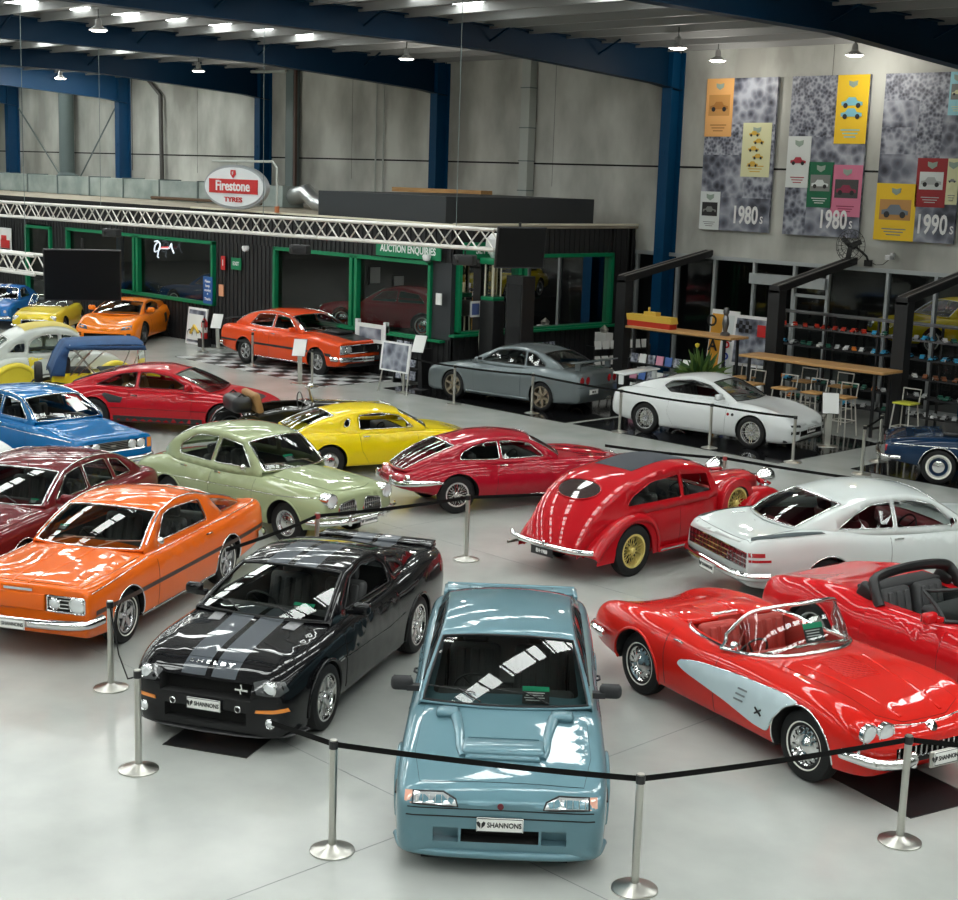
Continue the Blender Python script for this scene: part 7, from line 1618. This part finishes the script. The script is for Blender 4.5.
# ---- yellow small roadster
c = Car('car', 'small yellow open roadster with round lamps under the hanging screen', (-44.2, 23.4), 318, mat('lemon_yellow_paint') if False else paint('canary_paint', (.72, .55, .03)),
  [(1.70, .52, .55, .56, .46, .32), (1.62, .62, .64, .66, .5, .27), (1.2, .68, .72, .72, .5, .23), (.6, .70, .80, .76, .5, .22), (-.3, .70, .78, .76, .5, .22), (-.9, .70, .80, .78, .52, .24), (-1.4, .64, .72, .72, .5, .3), (-1.62, .54, .64, .64, .48, .36)],
  2.0, 1.15, .28, sc=(1.15, 1.15, 1.15), rim=.16, tw=.15, wheel='cap', arch=.32, sq=.4, tk=.94, cavity=(.25, -.7, .5))
c.screen([(.4, 0, .80), (.36, .28, .80), (.2, .54, .79)], [(.12, 0, 1.08), (.1, .26, 1.08), (-.0, .46, 1.07)]); c.lamp(.50, .56, .075, x=1.66); c.cut.box((1.68, 0, .46), (.14, .7, .12), VOID); b = MB(); b.tube([(1.7, y, z) for y, z in rpoly([(-.36, .40), (.36, .40), (.36, .52), (-.36, .52)], .04)], .014, CHROME, closed=True); b.build('grille', c.root); c.bumper([(1.78, 0, .36), (1.76, .4, .36), (1.66, .62, .37)], .06, name='front_bumper', th=.03); c.finish()
# ---- blue coupe with white stripes at the far left edge
SB = striped('blue_paint_white_stripes', (.01, .13, .42), (.7, .75, .8), .10, .20)
c = Car('car', 'blue sixties coupe with two white bonnet stripes at the far left edge', (-47.4, 23.4), 318, SB,
  [(1.95, .70, .66, .68, .5, .32), (1.88, .76, .74, .76, .54, .28), (1.2, .80, .86, .86, .58, .24), (.6, .81, .92, .88, .58, .22), (-.8, .81, .90, .88, .58, .22), (-1.4, .80, .88, .86, .58, .26), (-1.95, .72, .80, .80, .54, .34)],
  2.35, 1.35, .31, rim=.18, tw=.18, wheel='al5', arch=.35, sq=.5, cavity=(.4, -1.2, .6),
  gh=dict(A=(.62, .91), B=(.12, 1.24), roof=[(-.2, 1.29), (-.6, 1.28)], Cc=(-.95, 1.2), D=(-1.7, .9), wbelt=.70, wroof=.54, belt=[(.62, .86), (-1.7, .86)], crown=.04, wins=([(.38, .94), (.1, 1.18), (-.5, 1.22), (-.7, .94)],)))
c.lamp(.56, .60, .08, x=1.93); c.lamp(.34, .58, .06, x=1.94); c.cut.box((1.95, 0, .56), (.1, .5, .14), VOID); c.bumper([(2.04, 0, .38), (2.0, .45, .38), (1.9, .72, .39)], .08, name='front_bumper'); c.line('front', [(-.7, .44), (.7, .44)], .012, CHROME); c.finish()
# ---- white striped car, bottom left
c = Car('car', 'white car bonnet with red stripes at the left edge before the blue saloon', (-24.6, 10.45), 12, striped('white_paint_red_stripes', (.62, .62, .60), (.5, .02, .02), .10, .22),
  [(1.85, .66, .60, .62, .5, .32), (1.75, .74, .70, .72, .54, .28), (1.2, .78, .82, .84, .58, .24), (.6, .80, .90, .86, .58, .22), (-.8, .80, .90, .86, .58, .22), (-1.6, .74, .80, .80, .54, .3)],
  2.3, 1.3, .31, rim=.18, tw=.17, wheel='cap', arch=.35, sq=.4, cavity=(.4, -.9, .6))
c.screen([(.5, 0, .90), (.45, .35, .90), (.25, .64, .88)], [(.18, 0, 1.2), (.14, .33, 1.2), (.0, .56, 1.19)]); c.lamp(.58, .60, .08); c.finish()
# ---- yellow and white 2-tone rounded economy car
TY = paint('soft_yellow_paint', (.72, .58, .05)); TW = paint('cream_white_paint', (.58, .61, .58))
c = Car('car', 'tall rounded white and yellow economy car at the left edge', (-32.6, 17.35), 80, TW,
  [(1.62, .24, .70, .66, .5, .38), (1.5, .32, .84, .80, .55, .34), (.9, .50, 1.0, .96, .60, .30), (.6, .62, 1.02, .98, .62, .28), (0, .66, 1.0, .97, .62, .28), (-.8, .66, 1.0, .97, .62, .28), (-1.3, .64, .98, .94, .60, .32), (-1.75, .56, .80, .76, .55, .36), (-1.82, .48, .7, .68, .5, .4)],
  2.4, 1.28, .30, rim=.17, tw=.13, wheel='cap', wm=ALLOY, arch=(0, 0), sq=.7, tk=.96, cavity=(.5, -1.2, .56),
  gh=dict(A=(.66, 1.02), B=(.42, 1.42), roof=[(.15, 1.56), (-.3, 1.60), (-.8, 1.52)], Cc=(-1.15, 1.36), D=(-1.66, .88), wbelt=[(.66, .60), (0, .64), (-1.66, .52)], wroof=.52, belt=[(.66, .96), (-1.66, .84)], crown=.10, curve=(.0, .06), trim=STEEL, wins=([(.50, 1.04), (.40, 1.36), (.15, 1.44, .1), (.0, 1.46), (-.02, 1.03)], [(-.09, 1.03), (-.09, 1.46, .05), (-.45, 1.46, .2), (-.78, 1.30, .2), (-.80, 1.03)], [(-.9, 1.06), (-.88, 1.28, .05), (-1.08, 1.26, .1), (-1.25, 1.06)])))
for P_, nm in (([(-.72, .28), (-.76, .60), (-1.0, .76), (-1.3, .74), (-1.6, .56), (-1.72, .30)], 'rear_wing'), ([(1.75, .34), (1.66, .56), (1.4, .72), (1.15, .70), (.9, .52), (.72, .32)], 'front_wing')): c.fender(P_, .52, .74, m=TY, name=nm, crown=.05, skirt=.06)
b = MB()
for sd in (1, -1):
    b = MB(); P2 = [(p.x, p.y) for p in catmull([(-.72, .28), (-.76, .60), (-1.0, .76), (-1.3, .74), (-1.6, .56), (-1.72, .30)], 4)]; V, F = cdt(resamp(P2, .1), step=.12); b.add([(v.x, sd*.735, v.y) for v in V], F, TY); b.build('wing_side', c.root, smooth=0)
d = c.ppart('rear_door', 'side', [(-.06, .34), (-.06, 1.0), (-.85, 1.0), (-.80, .7), (-.72, .34)], TW); d = c.ppart('door', 'side', [(.0, .34), (.0, 1.0), (.52, 1.0), (.52, .34)], TW)
g = MB(); vs = [c.S(8+1.25*a, -.88+.22*k, -.02) for a in range(11) for k in range(9)]; g.add(vs, [(a*9+k, a*9+k+1, (a+1)*9+k+1, (a+1)*9+k) for a in range(10) for k in range(8)], mat('canvas_yellow', (.55, .45, .12), .8)); g.build('canvas_roof', c.root)
b = MB(); c.patch(b, 'side', [(-.1, .985), (-.5, .985), (-.84, .98), (-.80, .7), (-.6, .86)], TY, .007); b.build('yellow_panel', c.root, smooth=0); c.finish()
# ---- veteran car with blue canvas hood
vt = empty('veteran_car', (-29.75, 17.05, 0), radians(66)); vt.scale = (1.06, 1.06, .84); tag(vt, 'yellow veteran car with an upright dark blue canvas hood, behind the red low coupe', 'car'); BC = noise_col('blue_canvas', (.012, .045, .13), (.02, .075, .19), 3, .8); VY = paint('veteran_yellow_paint', (.75, .58, .02))
b = MB(); P = [(-1.15, 1.05), (-1.02, 1.45), (-.85, 1.82), (-.6, 1.90), (.55, 1.93), (.78, 1.86), (.82, 1.78)]; pc = [tuple(q) for q in catmull(P, 3)]; n = len(pc); W_ = .66; vs = []; ks_ = [-1, -.96, -.8, -.4, 0, .4, .8, .96, 1]
for x, z in pc:
    for k_ in ks_: vs.append((x, k_*W_, z-.10*abs(k_)**6))
b.add(vs, [(a*9+k_, a*9+k_+1, (a+1)*9+k_+1, (a+1)*9+k_) for a in range(n-1) for k_ in range(8)], BC)
for sd in (1, -1):
    V, F = cdt([(-1.15, 1.02), (-1.02, 1.45), (-.85, 1.80), (-.72, 1.80), (-.80, 1.5), (-.86, 1.0)], step=.2); b.add([(v.x, sd*W_, v.y) for v in V], F, BC)
    b.add([(-.85, sd*W_, 1.8), (.8, sd*W_, 1.8), (.8, sd*W_, 1.68), (-.75, sd*W_, 1.70)], [(0, 1, 2, 3)], BC)
o = b.build('hood', vt, smooth=50); so = o.modifiers.new('t', 'SOLIDIFY'); so.thickness = .02
b = MB(); b.rbox((-.35, 0, .80), (1.5, 1.1, .50), VY, .06); b.rbox((.9, 0, .85), (1.0, .62, .5), VY, .08); b.rbox((-.1, 0, .52), (3.2, .5, .12), BLACK, .03); b.build('body', vt)
b = MB(); b.rbox((-.55, 0, .98), (.5, 1.0, .2), MATTE, .05); b.rbox((-.80, 0, 1.2), (.15, 1.0, .5), MATTE, .05); b.rbox((.1, 0, .98), (.4, 1.0, .2), MATTE, .05); b.build('seat', vt)
b = MB()
for sd in (1, -1):
    for x0, x1 in ((-.75, -.2), (-.6, .1), (-.2, -.75), (.45, .75)): b.tube([(x0, sd*.6, 1.0), (x1, sd*.62, 1.82)], .014, STEEL, n=5)
b.build('hood_bow', vt)
b = MB(); b.tube([(.82, -.6, 1.0), (.78, -.6, 1.82), (.78, .6, 1.82), (.82, .6, 1.0)], .02, CHROME, closed=True); b.build('windscreen_frame', vt); b = MB(); b.quad([(.82, -.6, 1.0), (.82, .6, 1.0), (.78, .6, 1.82), (.78, -.6, 1.82)], CGLASS); b.build('windscreen', vt, smooth=0)
tm, rm = wheel_parts('wire', .38, .30, .09, mat('wood_spoke', (.5, .38, .08), .5))
for x in (-1.05, 1.35):
    for sd in (1, -1):
        t = bpy.data.objects.new('wheel', tm); C.objects.link(t); t.parent = vt; t.location = (x, sd*.7, .38); t.rotation_euler = (0, 0, 0 if sd > 0 else pi); q = bpy.data.objects.new('rim', rm); C.objects.link(q); q.parent = t
b = MB(); b.lathe([(.22, -.06), (.34, -.07), (.36, 0), (.34, .07), (.22, .06)], RUBBER, c=(-1.35, 0, .95), axis=(1, 0, 0), n=28); b.build('spare_wheel', vt)
b = MB()
for x in (-1.05, 1.35):
    for sd in (1, -1): b.tube([(x+.46*cos(t), sd*.7, .42+.42*sin(t)) for t in [k*pi/10 for k in range(11)]], .07, BLACK, n=6, flat=.3)
b.build('mudguard', vt)
# ---- black vintage two-seater with tan inside
bt = empty('vintage_car', (-23.4, 17.85, 0), radians(72)); bt.scale = (.97, .97, .97); tag(bt, 'long black vintage two-seater with tan interior and leather bag on its tail', 'car'); VB = paint('coach_black_paint', (.012, .012, .010)); TAN = mat('tan_leather', (.32, .17, .06), .6)
b = MB(); P = [(-1.3, .50, .40), (-1.1, .85, .55), (-.5, .95, .55), (.0, .95, .52), (.15, .98, .50), (1.7, .88, .34), (1.8, .80, .30)]; n = len(P); vs = []
for x, z, w_ in P:
    for yy, zz in ((w_, .42), (w_, z-.10), (w_*.75, z-.02), (0, z), (-w_*.75, z-.02), (-w_, z-.10), (-w_, .42)): vs.append((x, yy, zz))
fs = [(a*7+k, a*7+k+1, (a+1)*7+k+1, (a+1)*7+k) for a in range(n-1) for k in range(6) if not (a in (1, 2) and k in (2, 3))]; b.add(vs, fs+[tuple(range(7)), tuple((n-1)*7+k for k in range(7))], VB); o = b.build('body', bt, smooth=40); so = o.modifiers.new('t', 'SOLIDIFY'); so.thickness = .03
b = MB(); b.rbox((-.75, 0, .62), (.75, .8, .2), TAN, .06); b.rbox((-1.05, 0, .95), (.16, .9, .55), TAN, .07, ry=-.25); b.box((-.4, 0, .5), (1.2, .9, .05), TAN); b.build('seat', bt)
b = MB(); b.rbox((-1.38, 0, .98), (.42, .85, .34), mat('black_leather', (.012, .012, .013), .4), .12); b.tube([(-1.5, -.3, 1.1), (-1.38, -.3, 1.2), (-1.25, -.3, 1.1)], .02, BLACK); b.tube([(-1.5, .3, 1.1), (-1.38, .3, 1.2), (-1.25, .3, 1.1)], .02, BLACK); b.build('leather_bag', bt)
b = MB(); b.tube([(.15, -.25, .95), (.05, -.28, 1.25), (-.02, -.25, 1.3)], .02, STEEL); b.tube([(.2, .0, .95), (.15, 0, 1.2)], .02, STEEL); b.lathe([(.001, -.05), (.06, 0), (.06, .05), (.001, .06)], CHROME, c=(.06, -.28, 1.32), axis='x', n=14); b.tube([(-.12+.0, -.2+.17*cos(t), 1.02+.17*sin(t)) for t in [k*pi/8 for k in range(16)]], .012, BLACK, closed=True, n=5); b.build('windscreen_post', bt)
b = MB(); b.tube([(1.83, -.28, .45), (1.86, -.28, .85), (1.86, .28, .85), (1.83, .28, .45)], .03, CHROME, closed=True); b.box((1.82, 0, .64), (.04, .52, .4), STEEL); b.build('radiator', bt)
b = MB(); b.tube([(.2, 0, .985), (1.75, 0, .885)], .008, CHROME); b.tube([(.16, -.5, .9), (.2, 0, .99), (.16, .5, .9)], .01, CHROME); b.build('trim', bt)
tm, rm = wheel_parts('wire', .36, .26, .12, DALLOY)
for x in (-1.35, 1.35):
    for sd in (1, -1):
        t = bpy.data.objects.new('wheel', tm); C.objects.link(t); t.parent = bt; t.location = (x, sd*.66, .36); t.rotation_euler = (0, 0, 0 if sd > 0 else pi); q = bpy.data.objects.new('rim', rm); C.objects.link(q); q.parent = t
b = MB()
for sd in (1, -1):
    for x in (-1.35, 1.35): b.tube([(x+.42*cos(t), sd*.66, .40+.40*sin(t)) for t in [k*pi/10 for k in range(11)]], .08, VB, n=6, flat=.3)
b.build('mudguard', bt)
# ---- cars behind the office glass and in the back shop
def small(label, pos, deg, col, sc=1.):
    z_ = pos[2]
    T = [(2.2, .72, .66, .66, .5, .34), (2.1, .82, .76, .76, .56, .3), (1.35, .88, .88, .88, .62, .26), (.6, .89, .94, .90, .62, .24), (-.8, .89, .93, .90, .62, .24), (-1.4, .88, .90, .90, .62, .28), (-2.2, .80, .80, .82, .56, .36)]
    c = Car('car', label, pos, deg, col, T, 2.7, 1.5, .34, rim=.2, tw=.18, wheel='cap_widewhite', arch=.38, sq=.5, cavity=(.4, -1.4, .64), seats=False,
      gh=dict(A=(.7, .93), B=(.1, 1.30), roof=[(-.3, 1.36), (-.8, 1.34)], Cc=(-1.2, 1.25), D=(-1.8, .93), wbelt=.74, wroof=.58, belt=[(.7, .88), (-1.8, .88)], wins=([(.42, .97), (.08, 1.24), (-.4, 1.28), (-.4, .97)], [(-.48, .97), (-.48, 1.28), (-1.1, 1.22), (-1.35, .97)])))
    c.lamp(.6, .66, .085); c.bumper([(2.3, 0, .42), (2.26, .5, .42), (2.15, .8, .43)], .12, name='front_bumper'); c.finish(); c.root.location.z = z_+.005
def plinth(x, y, w_, d_, h, rz, lab):
    b = MB(); b.rbox((0, 0, h/2), (w_, d_, h), MATTE, .03); tag(b.build('display_plinth', loc=(x, y, 0), rot=(0, 0, rz)), lab, 'plinth')
small('dark red classic car raised on a plinth behind the office glass', (-33.0, 28.6, .85), 200, CRD); plinth(-33.0, 28.6, 4.9, 2.1, .85, radians(20), 'dark plinth under the dark red classic car in the office')
small('blue classic car raised on a plinth behind the left office window', (-42.6, 28.9, .6), 190, paint('deep_blue_paint', (.01, .06, .22))); plinth(-42.6, 28.9, 4.9, 2.1, .6, radians(10), 'dark plinth under the blue classic car in the office')
small('yellow and grey car deep inside the shop behind the shelves', (-19.5, 36.6, 1.3), 250, YEL); plinth(-19.5, 36.6, 4.9, 2.1, 1.3, radians(70), 'dark plinth under the yellow car inside the shop')
